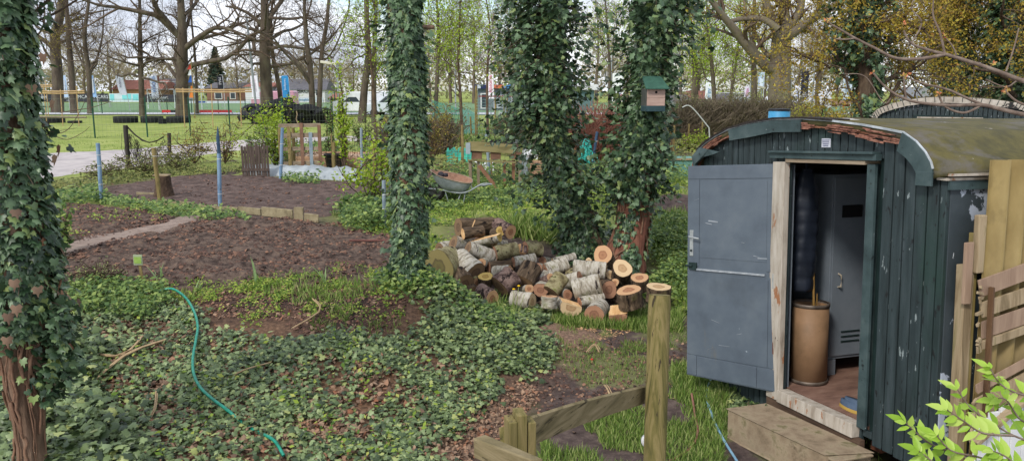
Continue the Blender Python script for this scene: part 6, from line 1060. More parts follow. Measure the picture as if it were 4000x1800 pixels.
# ================================================================ SPORTS GROUND, ALLOTMENT STRUCTURES
def text(parent, s, loc, size, mt, rot=0, mirror=False, name='lettering', ext=.01, sx=1):
    cu = bpy.data.curves.new('t', 'FONT'); cu.body = s; cu.size = size; cu.align_x = 'CENTER'; cu.align_y = 'CENTER'; cu.extrude = ext; cu.resolution_u = 2
    tob = bpy.data.objects.new('t', cu); COL.objects.link(tob); dg = bpy.context.evaluated_depsgraph_get(); me = bpy.data.meshes.new_from_object(tob.evaluated_get(dg)); bpy.data.objects.remove(tob)
    M = Matrix.Translation(loc) @ Matrix.Rotation(rot, 4, 'Y') @ Matrix.Diagonal(((-1 if mirror else 1) * sx, 1, 1, 1)) @ Matrix.Rotation(rad(90), 4, 'X'); me.transform(M); me.materials.clear(); me.materials.append(mt); me.name = name
    return link(bpy.data.objects.new(name, me), parent)
def pm(name, c, rough=.7): return mat(name, [tuple(int(x * .93) for x in c), c], scale=3, rough=rough, bump=0)
def flag(px, py0, py1, wd, base, lab, colr, txt=None, tc=(200, 60, 90), lean=0, D=78, lt=.62, band=None, emblem=None):
    T = at(px, py0, D); B_ = at(px, py1, D); h = T[2] - B_[2]; W = wd / F * D; g = np.array([B_[0], D, float(tz(B_[0], D))]); o = thing('banner_flag', lab, 'flag', g, group='banner flags round the sports field'); z0 = B_[2] - g[2]; z1 = T[2] - g[2]; nx, nz_ = 5, 14; V = []
    ld = lean * .55 / F * D
    for s in (-.008, .008):
        for j in range(nz_):
            for i in range(nx): u = i / (nx - 1) - .5; v = j / (nz_ - 1); V.append((u * W + ld * (v - .5), s + .05 * math.sin(v * 5 + u * 4 + px), z0 + (z1 - z0) * v + .06 * (u if v > .9 else 0)))
    n_ = nx * nz_; Fs = [(j * nx + i, j * nx + i + 1, (j + 1) * nx + i + 1, (j + 1) * nx + i) for j in range(nz_ - 1) for i in range(nx - 1)]; Fs += [tuple(n_ + k for k in f[::-1]) for f in Fs]
    mb = MB(); mb.add(V, Fs); cl = mb.build('cloth', pm('flag_%d_%d_%d' % colr, colr), o, smooth=True)
    if band: mb = MB(); mb.box((-W * .30 , -.085, z0 + (z1 - z0) * band[0]), (W * .30, -.075, z0 + (z1 - z0) * band[1])); mb.build('printed_band', pm('band_%d_%d_%d' % band[2], band[2]), cl)
    mb = MB(); mb.tube([(W * .5 - ld * .5 + (-ld * .6), 0, 0), (W * .52 - ld * .5, 0, z0), (W * .52 + ld * .5, 0, z1 + .1), (0 + ld * .5, 0, z1 + .12)], .03, 6); mb.build('pole', pm('flag_pole', (196, 198, 200)), o)
    if txt: text(cl, txt, (ld * .1, -.09, z0 + h * lt), min(W * .62, h * 1.1 / len(txt)), pm('ink_%d_%d_%d' % tc, tc), rot=rad(90), mirror=True)
    return o, cl, W, z0, z1
flag(152, 298, 365, 14, 430, 'dark and white striped banner flag at the far left', (238, 240, 244), band=(.3, .98, (40, 44, 50)), lean=-12)
flag(252, 296, 380, 27, 430, 'pale blue white banner flag right of the thick oak trunk', (190, 214, 246), lean=-6, band=(.3, .8, (206, 218, 234)))
flag(366, 296, 380, 18, 430, 'narrow sky blue and white banner flag by the green fence post', (160, 200, 248), lean=-14, band=(.2, .85, (222, 230, 240)))
flag(476, 296, 372, 27, 430, 'white leaning banner flag with small dark lettering', (238, 240, 250), 'fortabanv', (70, 74, 110), lean=-24)
flag(605, 297, 380, 28, 430, 'white banner flag with blue lettering left of the banded oak', (230, 238, 252), 'KNOOP', (84, 130, 196), lean=-8)
flag(862, 298, 350, 22, 430, 'dark banner flag with white lettering above the bamboo rack', (40, 42, 52), 'BAM', (200, 200, 204), lean=-3)
flag(998, 296, 388, 28, 440, 'white banner flag with a pink emblem left of the massive trunk', (242, 240, 250), 'Viattence', (214, 130, 160), lean=-10)
flag(1118, 296, 386, 27, 440, 'bright blue banner flag with white lettering', (60, 150, 210), 'Jongbloed', (222, 232, 240), lean=-6)
flag(1916, 292, 386, 24, 440, 'white banner flag with red capital lettering in front of the pavilion', (244, 240, 250), 'RENOKAP', (206, 60, 110), lean=-4, D=70)
o_, cl, W, z0, z1 = flag(2412, 285, 398, 42, 440, 'wide white banner flag with an oval red emblem left of the bird box', (240, 244, 250), None, D=60)
text(cl, 'Esso', (0, -.1, z0 + .42), .36, pm('ink_200_50_60', (200, 50, 60)), mirror=True); mb = MB(); mb.tube([(.34 * math.cos(a), -.09, z0 + .42 + .2 * math.sin(a)) for a in np.linspace(0, 2 * math.pi, 24)], .02, 4); mb.build('oval_ring', pm('ink_60_90_170', (60, 90, 170)), cl)
flag(2768, 300, 388, 28, 440, 'white banner flag with a small red mark right of the bird box', (238, 242, 250), 'ALBA', (120, 160, 200), D=66, lt=.25)
flag(2916, 337, 400, 20, 440, 'pinkish white banner flag in front of the white house', (222, 214, 230), 'ALEIV', (200, 90, 140), D=80)
flag(2972, 282, 345, 22, 440, 'pale blue tall banner flag behind the dark slim trunk', (186, 204, 226), None, D=84, band=(.1, .6, (214, 224, 236)))
flag(3010, 338, 395, 20, 440, 'yellow green banner flag left of the old oak', (170, 180, 60), None, D=80, band=(.4, .9, (206, 210, 170)))
flag(3113, 335, 395, 22, 440, 'white banner flag with red and blue lettering right of the old oak', (240, 242, 250), 'KING', (110, 120, 190), D=74, lt=.4)
o_, cl, W, z0, z1 = flag(3140, 278, 387, 30, 440, 'black banner flag with a white ring emblem of four arcs', (34, 36, 48), None, D=72)
zc = z0 + (z1 - z0) * .72
for k_ in range(4):
    a0 = k_ * math.pi / 2; c_ = np.array([.24 * math.cos(a0), -.09, zc + .24 * math.sin(a0)]); mb = MB()
    if k_ == 0: mb.tube([c_ + [.12, 0, .10], c_, c_ + [.12, 0, -.10]], .03, 5)
    else: dv = np.array([math.cos(a0), 0, math.sin(a0)]); pv = np.array([-dv[2], 0, dv[0]]); mb.tube([c_ + dv * .12 + pv * .11, c_, c_ + dv * .12 - pv * .11], .03, 5)
    mb.build('emblem_arc', pm('white_ink', (222, 222, 226)), cl)
for i, s in enumerate(('TLS', 'START', 'CONNECT')): text(cl, s, (.02, -.09, z0 + .52 - i * .16), .17, pm('white_ink', (222, 222, 226)), mirror=True)
flag(3306, 277, 390, 34, 440, 'pale blue white banner flag with grey lettering half hidden by the first maple', (206, 220, 240), 'TERRA', (110, 120, 130), D=66, lt=.5)
# advertising boards
def board(px0, px1, py0, py1, D, lab, colr, txt=None, tc=(210, 214, 216), blk=()):
    a = at(px0, py0, D); b_ = at(px1, py1, D); g = (a[0], D, float(tz(a[0], D))); o = thing('advertising_board', lab, 'advertising board', g, group='advertising boards round the sports field'); W = b_[0] - a[0]; z1 = a[2] - g[2]; z0 = b_[2] - g[2]
    mb = MB(); mb.box((0, 0, z0), (W, .05, z1)); pn = mb.build('panel', pm('board_%d_%d_%d' % colr, colr), o)
    for (u0, u1, v0, v1, c_) in blk: mb = MB(); mb.box((W * u0, -.012, z0 + (z1 - z0) * v0), (W * u1, -.003, z0 + (z1 - z0) * v1)); mb.build('colour_block', pm('blk_%d_%d_%d' % c_, c_), pn)
    if txt:
        for (s, u, sz, v) in txt: text(pn, s, (W * u, -.03, z0 + (z1 - z0) * v), sz * (z1 - z0), pm('ink_%d_%d_%d' % tc, tc))
    mb = MB(); k = max(2, int(W / 2.2) + 1)
    for i in range(k): mb.tube([(W * i / (k - 1), .06, z1 - .1), (W * i / (k - 1), .3, 0)], .03, 5); mb.tube([(W * i / (k - 1), .02, z0), (W * i / (k - 1), .02, 0)], .03, 5)
    mb.build('support', pm('board_post', (176, 180, 180)), o); return o
board(60, 238, 366, 399, 96, 'dark advertising board with large white lettering at the far left', (52, 54, 62), [('expert', .55, .62, .6), ('BROEKMAAT 10', .5, .2, .2)])
board(240, 302, 366, 399, 96, 'dark advertising board behind the pale blue flag', (50, 52, 60), [('Grolsz', .5, .5, .58), ('auto', .4, .2, .2)])
board(303, 425, 366, 399, 96, 'dark advertising board with white car dealer lettering', (58, 58, 66), [('MCARS MCARS', .5, .55, .6), ('used cars and service', .5, .18, .22)])
board(426, 548, 366, 399, 96, 'white and turquoise advertising board under the leaning flag', (206, 222, 226), None, blk=((.42, .72, .3, .95, (130, 212, 214)), (.76, .95, .2, .9, (130, 212, 214)), (.02, .16, .2, .9, (130, 212, 214))))
board(562, 700, 370, 400, 96, 'dark advertising board with sports shop lettering right of the slim tree', (56, 58, 66), [('Tilbu Sport', .42, .55, .62), ('schoenen', .4, .2, .2)])
board(704, 1030, 395, 404, 96, 'long low white advertising board behind the banded oak', (196, 204, 210), None, blk=((.2, .3, .2, .9, (60, 90, 150)),))
for a_, b_, c_, lab in ((632, 700, (196, 40, 40), 'red and black low board beside the field path'), (778, 905, (206, 66, 66), 'long red low board right of the banded oak')):
    board(a_, b_, 430, 440, 70, lab, c_, None, blk=((.5, 1, 0, 1, (40, 40, 44)),) if a_ == 632 else ())
board(1130, 1262, 382, 398, 96, 'white sponsor board with faint blue lettering below the club house', (204, 212, 220), [('Jongbloed', .5, .9, .5)], tc=(120, 160, 190))
# goal
def goal(px, D, wd, h, lab, z=.86):
    a = at(px, 400, D); o = thing('football_goal', lab, 'goal', (a[0], D, z), group='football goals'); mb = MB(); mb.tube([(0, 0, 0), (0, 0, h), (wd, 0, h), (wd, 0, 0)], .05, 6); mb.build('goal_frame', pm('goal_white', (216, 220, 222)), o)
    mb = MB(); mb.tube([(0, 0, h), (0, 1.5, .1)], .03, 5); mb.tube([(wd, 0, h), (wd, 1.5, .1)], .03, 5); mb.build('stay', pm('goal_white', (216, 220, 222)), o)
goal(578, 90, 3.0, 2.1, 'small white goal frame behind the white flag with blue lettering'); goal(3170, 60, 4.2, 2.6, 'white goal frame right of the black flag'); goal(620, 84, 4.5, 2.9, 'wide pale training goal left of the banded oak')
# lamp masts
def mast(px, D, ytop, r, lab, lamp=None, name='lamp_post', lean=0):
    T = at(px, ytop, D); z = float(tz(T[0], D)); o = thing(name, lab, 'lamp post', (T[0], D, z)); mb = MB(); mb.tube([(lean, 0, 0), (0, 0, T[2] - z)], [r, r * .8], 8); mb.build('mast', pm('mast_grey', (150, 156, 162)), o)
    if lamp: mb = MB(); w_, dx = lamp; mb.bar((-w_ + dx, 0, T[2] - z + .12), (dx, 0, T[2] - z - .02), .16, .3); mb.build('lamp_head', pm('lamp_cream', (206, 200, 184)), o, bevel=.03)
mast(962, 64, 60, .10, 'tall slanting grey floodlight mast left of the pink flag', name='floodlight_mast', lean=.4); mast(1316, 48, 250, .06, 'street lamp with a long cream head beside the leafy pole', (.95, .0)); mast(1777, 70, 190, .06, 'thin pale mast behind the young yellow green tree', name='floodlight_mast')
mast(1974, 70, 322, .06, 'lamp post with a rounded head in front of the pavilion', (.5, .0)); mast(2390, 70, 215, .05, 'slim mast left of the bird box trunk', name='floodlight_mast'); mast(2940, 60, 210, .06, 'pale mast left of the old oak', name='floodlight_mast'); mast(3185, 55, 210, .07, 'white mast right of the black flag', name='floodlight_mast'); mast(3098, 58, 220, .04, 'thin mast directly right of the old oak', name='floodlight_mast'); mast(2975, 60, 345, .05, 'old style street lamp near the white house', (.5, .25))
# buildings
brick = mat('red_brick_far', [(112, 82, 70), (132, 96, 82)], scale=2, bump=0); tile = mat('red_roof_tiles', [(128, 84, 72), (148, 98, 84)], scale=2, bump=0); gtile = mat('grey_roof_tiles', [(84, 84, 90), (108, 106, 110)], scale=2, bump=0); wh_ = pm('white_render', (206, 208, 212)); gl_ = pm('window_dark', (60, 68, 76), .2); fr_ = pm('window_frame_white', (214, 214, 214))
def house(px0, px1, D, ywall, yridge, wm, rm, lab, wins=(), depth=8, hip=0, name='house', sign=None, flat=False, chim=()):
    a = at(px0, 400, D); b_ = at(px1, 400, D); W = b_[0] - a[0]; zb = .8; hw = at(0, ywall, D)[2] - zb; hr = at(0, yridge, D)[2] - zb; o = thing(name, lab, 'building', (a[0], D, zb)); mb = MB(); mb.box((0, 0, 0), (W, depth, hw)); mb.build('wall', wm, o)
    mb = MB()
    if flat: mb.box((-.3, -.4, hw), (W + .3, depth + .3, hr))
    else: e = .35; mb.add([(-e, -e, hw), (W + e, -e, hw), (W + e, depth + e, hw), (-e, depth + e, hw), (hip, depth / 2, hr), (W - hip, depth / 2, hr)], [(0, 1, 5, 4), (2, 3, 4, 5), (3, 0, 4), (1, 2, 5), (3, 2, 1, 0)])
    rf = mb.build('roof', rm, o)
    for cx in chim: mb = MB(); mb.box((W * cx, depth * .4, hr - 1), (W * cx + .7, depth * .4 + .7, hr + .7)); mb.build('chimney', brick, rf)
    for (u0, u1, v0, v1) in wins:
        mb = MB(); mb.box((W * u0, -.06, hw * v0), (W * u1, -.003, hw * v1)); w_ = mb.build('window', fr_, o); mb = MB(); p = .12; mb.box((W * u0 + p, -.08, hw * v0 + p), (W * u1 - p, -.063, hw * v1 - p)); mb.build('pane', gl_, w_)
    if sign: s, u, v, sz, c_ = sign; text(o, s, (W * u, -.12, hw * v), sz, pm('ink_%d_%d_%d' % c_, c_))
    return o
house(444, 632, 140, 350, 312, mat('tan_brick', [(136, 104, 76), (156, 122, 90)], bump=0), tile, 'long house with orange tiled roof behind the leaning white flag', ((.1, .2, .3, .7), (.7, .82, .3, .7)), chim=(.7,))
house(560, 640, 150, 335, 305, brick, gtile, 'dark roofed house behind the slim straight tree', ((.3, .6, .5, .9),))
house(628, 705, 145, 338, 308, wh_, gtile, 'white gabled house left of the banded oak', ((.2, .4, .4, .8), (.6, .8, .4, .8)))
house(810, 960, 140, 345, 322, brick, gtile, 'brick house with dark roof behind the bamboo rack', ((.2, .4, .2, .7), (.6, .75, .2, .7)))
house(960, 1062, 135, 340, 322, wh_, tile, 'house with red tiled roof left of the massive trunk', ((.3, .5, .4, .8),))
house(1086, 1270, 135, 352, 308, wh_, gtile, 'grey roofed club house with white front wall and small windows', ((.12, .2, .5, .85), (.25, .32, .5, .85), (.4, .46, .5, .85), (.8, .9, .5, .85)), sign=('BROEKH', .66, .9, 1.0, (60, 64, 70)), chim=(.5,))
house(1290, 1500, 120, 385, 362, brick, tile, 'low building with orange roof beyond the white cars', ((.3, .45, .2, .8), (.6, .7, .2, .8)))
o = house(1866, 2240, 82, 347, 331, pm('pavilion_grey', (112, 122, 130)), pm('pavilion_fascia', (40, 50, 90)), 'flat roofed sports pavilion with blue and orange fascia', ((.03, .10, 0.1, .8), (.35, .42, .1, .8), (.5, .6, .1, .8)), flat=True, name='pavilion')
W = at(2240, 0, 82)[0] - at(1866, 0, 82)[0]; hw = at(0, 347, 82)[2] - .8; hr = at(0, 331, 82)[2] - .8
for (u0, u1, c_) in ((.0, .035, (190, 196, 204)), (.17, .28, (206, 110, 80)), (.28, .55, (70, 140, 200)), (.55, .8, (190, 200, 214))): mb = MB(); mb.box((W * u0, -.46, hw + .03), (W * u1, -.41, hr - .03)); mb.build('fascia_panel', pm('fascia_%d_%d_%d' % c_, c_), o)
mb = MB(); mb.box((W * .2, -.15, hw * .12), (W * .31, -.01, hw * .72)); pp = mb.build('notice_panel', pm('notice', (180, 184, 190)), o)
mb = MB()
for i in range(4): mb.box((W * .215, -.18, hw * (.2 + .12 * i)), (W * (.27 + .01 * i), -.152, hw * (.25 + .12 * i)))
mb.build('notice_print', pm('notice_ink', (70, 76, 84)), pp)
house(2255, 2320, 80, 352, 330, pm('booth_grey', (96, 120, 120)), fr_, 'small grey booth with white roof edge between the twin ivy trunks', (), flat=True, name='booth', depth=4)
house(2620, 2700, 120, 395, 372, wh_, gtile, 'low white shed row right of the bird box', ((.1, .4, .2, .8), (.5, .9, .2, .8)))
house(2700, 2790, 130, 388, 355, brick, tile, 'reddish house behind the pale banner flag', ((.6, .8, .4, .8),))
house(2808, 2862, 125, 392, 368, wh_, gtile, 'small cream house with steep grey roof', ((.2, .5, .2, .7),)); house(2862, 2935, 128, 366, 362, wh_, wh_, 'two storey white house beside the cream one', ((.1, .3, .62, .9), (.4, .6, .62, .9), (.7, .85, .62, .9), (.1, .3, .15, .45)), flat=True)
house(3200, 3340, 100, 408, 396, mat('maroon_wall', [(140, 60, 60), (160, 76, 72)], bump=0), pm('flat_roof_brown', (150, 120, 100)), 'low building with red doors right of the black flag', ((.2, .35, .1, .8), (.5, .65, .1, .8)), flat=True)
house(3600, 3720, 70, 392, 340, pm('grey_shed', (134, 134, 138)), pm('grey_shed_roof', (150, 152, 156)), 'grey shed seen between the two maples', (), flat=True, name='shed', depth=4)
mb = MB()
o = thing('dugout', 'white canopied dugout with dark lettering behind the hedge', 'dugout', (at(2852, 430, 70)[0], 70, .85)); W = at(2945, 0, 70)[0] - at(2852, 0, 70)[0]; mb.box((0, 0, 0), (W, .1, 1.1)); mb.build('back_panel', fr_, o); mb = MB(); mb.box((-.1, -.5, 1.1), (W + .1, .6, 1.4)); mb.build('canopy', pm('canopy_grey', (160, 176, 190)), o); text(o, 'TSV Rijssen', (W / 2, -.06, .62), .42, pm('ink_70_76_84', (70, 76, 84)), mirror=True)
# cars
def car(px, py, D, L_, lab, colr, kind='van', rz=0):
    a = at(px, py, D); o = thing('parked_car', lab, 'car', (a[0], D, .87), (0, 0, rz), group='cars parked beyond the lawn'); w_ = 1.7; paint = pm('paint_%d_%d_%d' % colr, colr, .3)
    pf = [(0, .35), (0, .9), (.12, 1.0), (.9, 1.08), (1.5, 1.55), (3.3, 1.6), (4.0, 1.15), (4.25, .95), (4.3, .35)] if kind == 'car' else [(0, .35), (0, 1.1), (.5, 1.2), (1.1, 1.9), (4.6, 1.95), (4.75, 1.8), (4.8, .35)]
    s = L_ / pf[-1][0]; pf = [(x * s, z) for x, z in pf]; n = len(pf); mb = MB(); mb.add([(x, 0, z) for x, z in pf] + [(x, w_, z) for x, z in pf], [tuple(range(n)), tuple(range(n, 2 * n))[::-1]] + [(i, i + n, (i + 1) % n + n, (i + 1) % n) for i in range(n)]); mb.build('body', paint, o, bevel=.08)
    mb = MB(); x0, x1 = (1.2 * s, 3.4 * s) if kind == 'car' else (.95 * s, 2.0 * s); mb.add([(x0, -.01, 1.1), (x1 + .3, -.01, 1.1), (x1, -.01, 1.48), (x0 + .45, -.01, 1.48)], [(0, 1, 2, 3)]); mb.build('window', gl_, o)
    for x in (.8 * s, pf[-1][0] - .85 * s): mb = MB(); mb.lathe([(0, -.05), (.2, -.05), (.31, -.03), (.31, .2), (0, .2)], 18, c=(x, 0, .31), ax=[[1, 0, 0], [0, 0, 1], [0, 1, 0]]); mb.build('wheel', pm('tyre_black', (36, 36, 38)), o)
    for x in (.0, pf[-1][0] - .03): mb = MB(); mb.box((x - .01, .1, .72), (x + .05, .35, .85)); mb.build('headlight', pm('light_lens', (206, 190, 180)), o)
car(1295, 440, 64, 4.8, 'white van parked right of the tyre heap', (238, 240, 244)); car(1420, 445, 62, 4.4, 'white car with a blue stripe just left of the middle ivy tree', (206, 214, 226), 'car'); car(1390, 442, 70, 4.8, 'second white van half hidden behind the leafy sapling', (200, 206, 212)); car(1960, 395, 72, 4.2, 'silver car parked in front of the pavilion', (170, 176, 184), 'car'); car(2960, 400, 74, 4.2, 'white car by the yellow sign near the old oak', (214, 214, 218), 'car'); car(3060, 400, 76, 4.6, 'white van right of the old oak trunk', (214, 214, 218)); car(980, 400, 84, 4.6, 'pink and white van behind the pink emblem flag', (206, 150, 170))
# tyres
rub = mat('tractor_rubber', [(26, 27, 30), (44, 46, 50)], scale=12, rough=.85, bump=.3)
def tyre_mesh(R, wd, ri, lugs=26):
    mb = MB(); mb.lathe([(ri, 0), (R * .93, .0), (R, wd * .12), (R, wd * .88), (R * .93, wd), (ri, wd), (ri, 0)], 40)
    for i in range(lugs):
        a = 2 * math.pi * i / lugs
        for (z0, z1, da) in ((.03, .52, .12), (.48, .97, -.12)):
            c1 = np.array([math.cos(a) * R, math.sin(a) * R, wd * z0]); a2 = a + da; c2_ = np.array([math.cos(a2) * R, math.sin(a2) * R, wd * z1]); mb.bar(c1, c2_, R * .07, R * .06, up=(-math.sin(a), math.cos(a), 0))
    return mb
big = None
def tyre(px, py, w_, h_, lab, rot=(0, 0, 0), D=None, z=None):
    global big
    g = gp(px, py) if D is None else at(px, py, D); s = w_ / F * g[1] / 2
    if big is None: big = tyre_mesh(1, 1, .5).build('tyre_body', rub, None); big_me = big.data; bpy.data.objects.remove(big); big = big_me
    o = thing('tractor_tyre', lab, 'tyre', g, rot, group='old tractor tyres'); t_ = link(bpy.data.objects.new('tyre_body', big), o); t_.scale = (s, s, h_ / F * g[1] * (1 if D is None else 1)); return o
for px, w_, lab in ((206, 86, 'big tractor tyre lying flat at the far left of the lawn'), (492, 86, 'first of the three big tyres lying together on the lawn'), (595, 80, 'middle of the three big tyres on the lawn, behind the green fence post'), (699, 86, 'third big tyre on the lawn, left of the yellow brown bush')): tyre(px, 481, w_, 25, lab)
tyre(293, 482, 50, 9, 'thin flat tyre lying right of the far left big tyre'); tyre(636, 484, 30, 20, 'small tyre tucked behind the middle big tyre')
ht = []
rt = np.random.default_rng(5); wheres = ['at the left foot of the heap', 'low on the left', 'in the lower row left of centre', 'in the lower row at the centre', 'in the lower row right of centre', 'low on the right', 'at the right foot of the heap', 'leaning on the left flank', 'in the second row left', 'in the second row centre', 'in the second row right', 'upright on the second row', 'on the right hump', 'leaning on the right hump', 'near the top left', 'near the top right', 'topmost of the heap', 'standing upright behind the heap', 'half hidden at the back left', 'half hidden at the back right', 'lying flat before the heap', 'sliding off the right end']
hp = [(975, 462), (1010, 462), (1050, 462), (1095, 463), (1140, 463), (1190, 463), (1240, 463), (985, 445), (1040, 443), (1080, 440), (1120, 441), (1150, 445), (1205, 443), (1230, 448), (1085, 424), (1125, 424), (1105, 410), (1060, 430), (1000, 450), (1170, 452), (1160, 466), (1265, 462)]
for i, (px, py) in enumerate(hp): D = 50 + rt.random() * 2; tyre(px, py, 62 + rt.random() * 22, 22, 'old tractor tyre ' + wheres[i], (rt.uniform(-.9, .9), rt.uniform(-.7, .7), rt.random() * 3), D=D)
# bamboo racks
bam = mat('bamboo', [(156, 128, 90), (190, 162, 122)], scale=6, bump=0)
def rack(px0, px1, D, ytop, lab, low=None, legs=4):
    a = at(px0, ytop, D); b_ = at(px1, ytop, D); z = float(tz(a[0], D)); o = thing('bamboo_rack', lab, 'rack', (a[0], D, z), group='bamboo racks on the lawn'); W = b_[0] - a[0]; h = a[2] - z; mb = MB()
    for dz in (0, .12): mb.tube([(-.2, .1 * dz, h - dz), (W * .6, 0, h - dz - .03), (W + .2, .05, h - dz)], .05, 6)
    mb.build('top_pole', bam, o); mb = MB()
    for i in range(legs): x = W * (i + .1) / (legs - .6); mb.tube([(x, 0, 0), (x + .05, 0, h + (.3 if i % 2 else .1))], .028, 6)
    mb.build('upright', bam, o)
    if low: mb = MB(); mb.tube([(-.1, 0, low), (W + .2, 0, low - .05)], .06, 6); mb.build('low_pole', mat('grey_pole', [(110, 100, 88), (132, 122, 106)], bump=0), o)
rack(100, 315, 48, 356, 'bamboo rack with double top pole at the far left', .55); rack(700, 968, 46, 350, 'bamboo rack across the banded oak', None, 3); rack(130, 190, 56, 332, 'second smaller bamboo rack behind the first', None, 2)
# fences
gf = mat('green_fence_steel', [(26, 62, 48), (38, 82, 64)], bump=0, rough=.5, scale=5); thinw = mat('fence_wire', [(110, 120, 104), (130, 138, 120)], bump=0, scale=5); rw = mat('rusty_wire', [(84, 62, 50), (112, 86, 68)], bump=0, scale=5)
def mesh_fence(pts, h, step, lab, wm=thinw, pmat=gf, pr=.03, r=.003, vs=.1, hs=.2, pstep=None, name='wire_fence', z0=.02, posts=True, top=True):
    P_ = [gp(*p) for p in pts]; b = P_[0]; o = thing(name, lab, 'fence', b); PL = []; mb = MB(); seg = []
    for A, B_ in zip(P_[:-1], P_[1:]):
        L_ = np.linalg.norm((B_ - A)[:2]); n = max(1, int(L_ / vs))
        for i in range(n): c = A + (B_ - A) * i / n - b; c[2] = float(tz(c[0] + b[0], c[1] + b[1])) - b[2]; PL.append(np.array([c + [0, 0, z0], c + [0, 0, h]]))
        k = max(1, int(h / hs))
        for j in range(k + 1): zz_ = z0 + (h - z0) * j / k; PL.append(np.array([A - b + [0, 0, zz_], B_ - b + [0, 0, zz_]]))
        m_ = max(1, int(round(L_ / step)))
        for i in range(m_ + 1): seg.append(A + (B_ - A) * i / m_ - b)
    V, Q_ = tubes(PL, [np.full(2, r)] * len(PL), 3); npmesh('wire_mesh', V, Q_, wm, o)
    if posts:
        for i, c in enumerate(seg):
            if i and np.linalg.norm(seg[i - 1] - c) < .3: continue
            mb = MB(); mb.tube([c + [0, 0, -.2], c + [0, 0, h + .06]], pr, 8); mb.build('fence_post', pmat, o)
    return o
mesh_fence([(-200, 548), (160, 542), (372, 541), (577, 538), (745, 536), (900, 530), (1300, 520)], 1.75, 2.6, 'green wire mesh fence between paved path and lawn', r=.0035, vs=.16, hs=.28, pr=.035)
mesh_fence([(400, 447), (560, 447), (750, 447), (960, 447), (1100, 450)], 1.25, 2.4, 'low dark green railing at the edge of the sports field', wm=gf, r=.012, vs=2.4, hs=1.1, pr=.04)
mesh_fence([(1130, 452), (1500, 458)], 1.9, 2.4, 'dark green railing behind the tyre heap', wm=gf, r=.01, vs=2.4, hs=.6, pr=.04)
mesh_fence([(1096, 672), (1300, 668), (1490, 705), (1655, 700), (1810, 690), (1920, 700), (2140, 720)], .95, 3.2, 'rusty square mesh fence along the back of the allotment', wm=rw, r=.0045, vs=.14, hs=.14, pmat=wdp, pr=.02)
mesh_fence([(2595, 690), (2630, 612), (2740, 590)], .95, 1.6, 'rusty square mesh fence left of the wagon', wm=rw, r=.006, vs=.17, hs=.17, pmat=wdp)
mesh_fence([(2240, 690), (2340, 680), (2420, 690)], 1.5, 2, 'chain link fence between the twin ivy trees', wm=rw, r=.005, vs=.10, hs=.14, posts=False)
mesh_fence([(1858, 560), (1935, 560), (2025, 548), (2110, 560)], 1.75, 1.2, 'bluish netting enclosure behind the raised box', wm=mat('blue_green_net', [(120, 156, 150), (150, 180, 172)], bump=0), r=.006, vs=.12, hs=.12, pmat=wdp, name='netting_enclosure')
for a_, b_, h_, lab, c_ in (((1690, 530), (1800, 540), 1.5, 'teal netting hung on a slanting frame', (70, 150, 130)), ((1800, 540), (1860, 545), 1.3, 'pale teal netting left of the tall thin post', (120, 176, 160))):
    A = gp(*a_); B_ = gp(*b_); o = thing('netting', lab, 'netting', A); d = B_ - A; PL = []; 
    for i in range(46): u = i / 45; PL.append(np.array([d * u + [0, 0, .1], d * u + [0, 0, h_ * (1.1 - .25 * u)]]))
    for j in range(30): v = j / 29; PL.append(np.array([[0, 0, h_ * 1.1 * v], d + [0, 0, h_ * .85 * v]]))
    V, Q_ = tubes(PL, [np.full(2, .008)] * len(PL), 3); npmesh('net', V, Q_, pm('net_%d_%d_%d' % c_, c_), o); mb = MB()
    for u in (0, .5, 1): mb.tube([d * u, d * u + [0, 0, h_ * (1.12 - .25 * u)]], .02, 6)
    mb.build('frame_pole', pm('grey_tube', (140, 146, 150)), o)
o = thing('railing', 'red topped railing in front of the pavilion', 'railing', at(1870, 430, 50)); mb = MB(); z = float(tz(0, 50)) - o.location[2]; W = at(2260, 0, 50)[0] - at(1870, 0, 50)[0]; mb.bar((0, 0, 1.18 + z + .55), (W, 0, 1.18 + z + .55), .07, .05); mb.build('top_rail', pm('rail_red', (150, 70, 66)), o); mb = MB()
for i in range(9): mb.tube([(W * i / 8, 0, z), (W * i / 8, 0, z + 1.7)], .03, 6)
mb.build('baluster', pm('grey_tube', (140, 146, 150)), o)
# netting tangle on the dark post
g = gp(503, 655); o = thing('netting', 'tangled dark netting hanging from the black post', 'netting', g); PL = []; rn = np.random.default_rng(4); A = at(495, 492, g[1]) - g; B_ = at(640, 535, g[1]) - g
for i in range(70):
    u = rn.random(); top = A + (B_ - A) * u + [0, 0, -.28 * math.sin(u * 3.14) * (1 + u)]; PL.append(top + np.cumsum(rn.normal(size=(6, 3)) * [.04, .03, .02] + [0, 0, -.05 - .1 * (1 - u)], 0))
for i in range(8): u = np.linspace(0, 1, 6)[:, None]; PL.append(A + (B_ - A) * u + np.array([0, 0, -.30]) * np.sin(u * 3.14) + rn.normal(size=(6, 3)) * .015)
V, Q_ = tubes(PL, [np.full(6, .006)] * len(PL), 4); npmesh('net_strands', V, Q_, dkp, o)
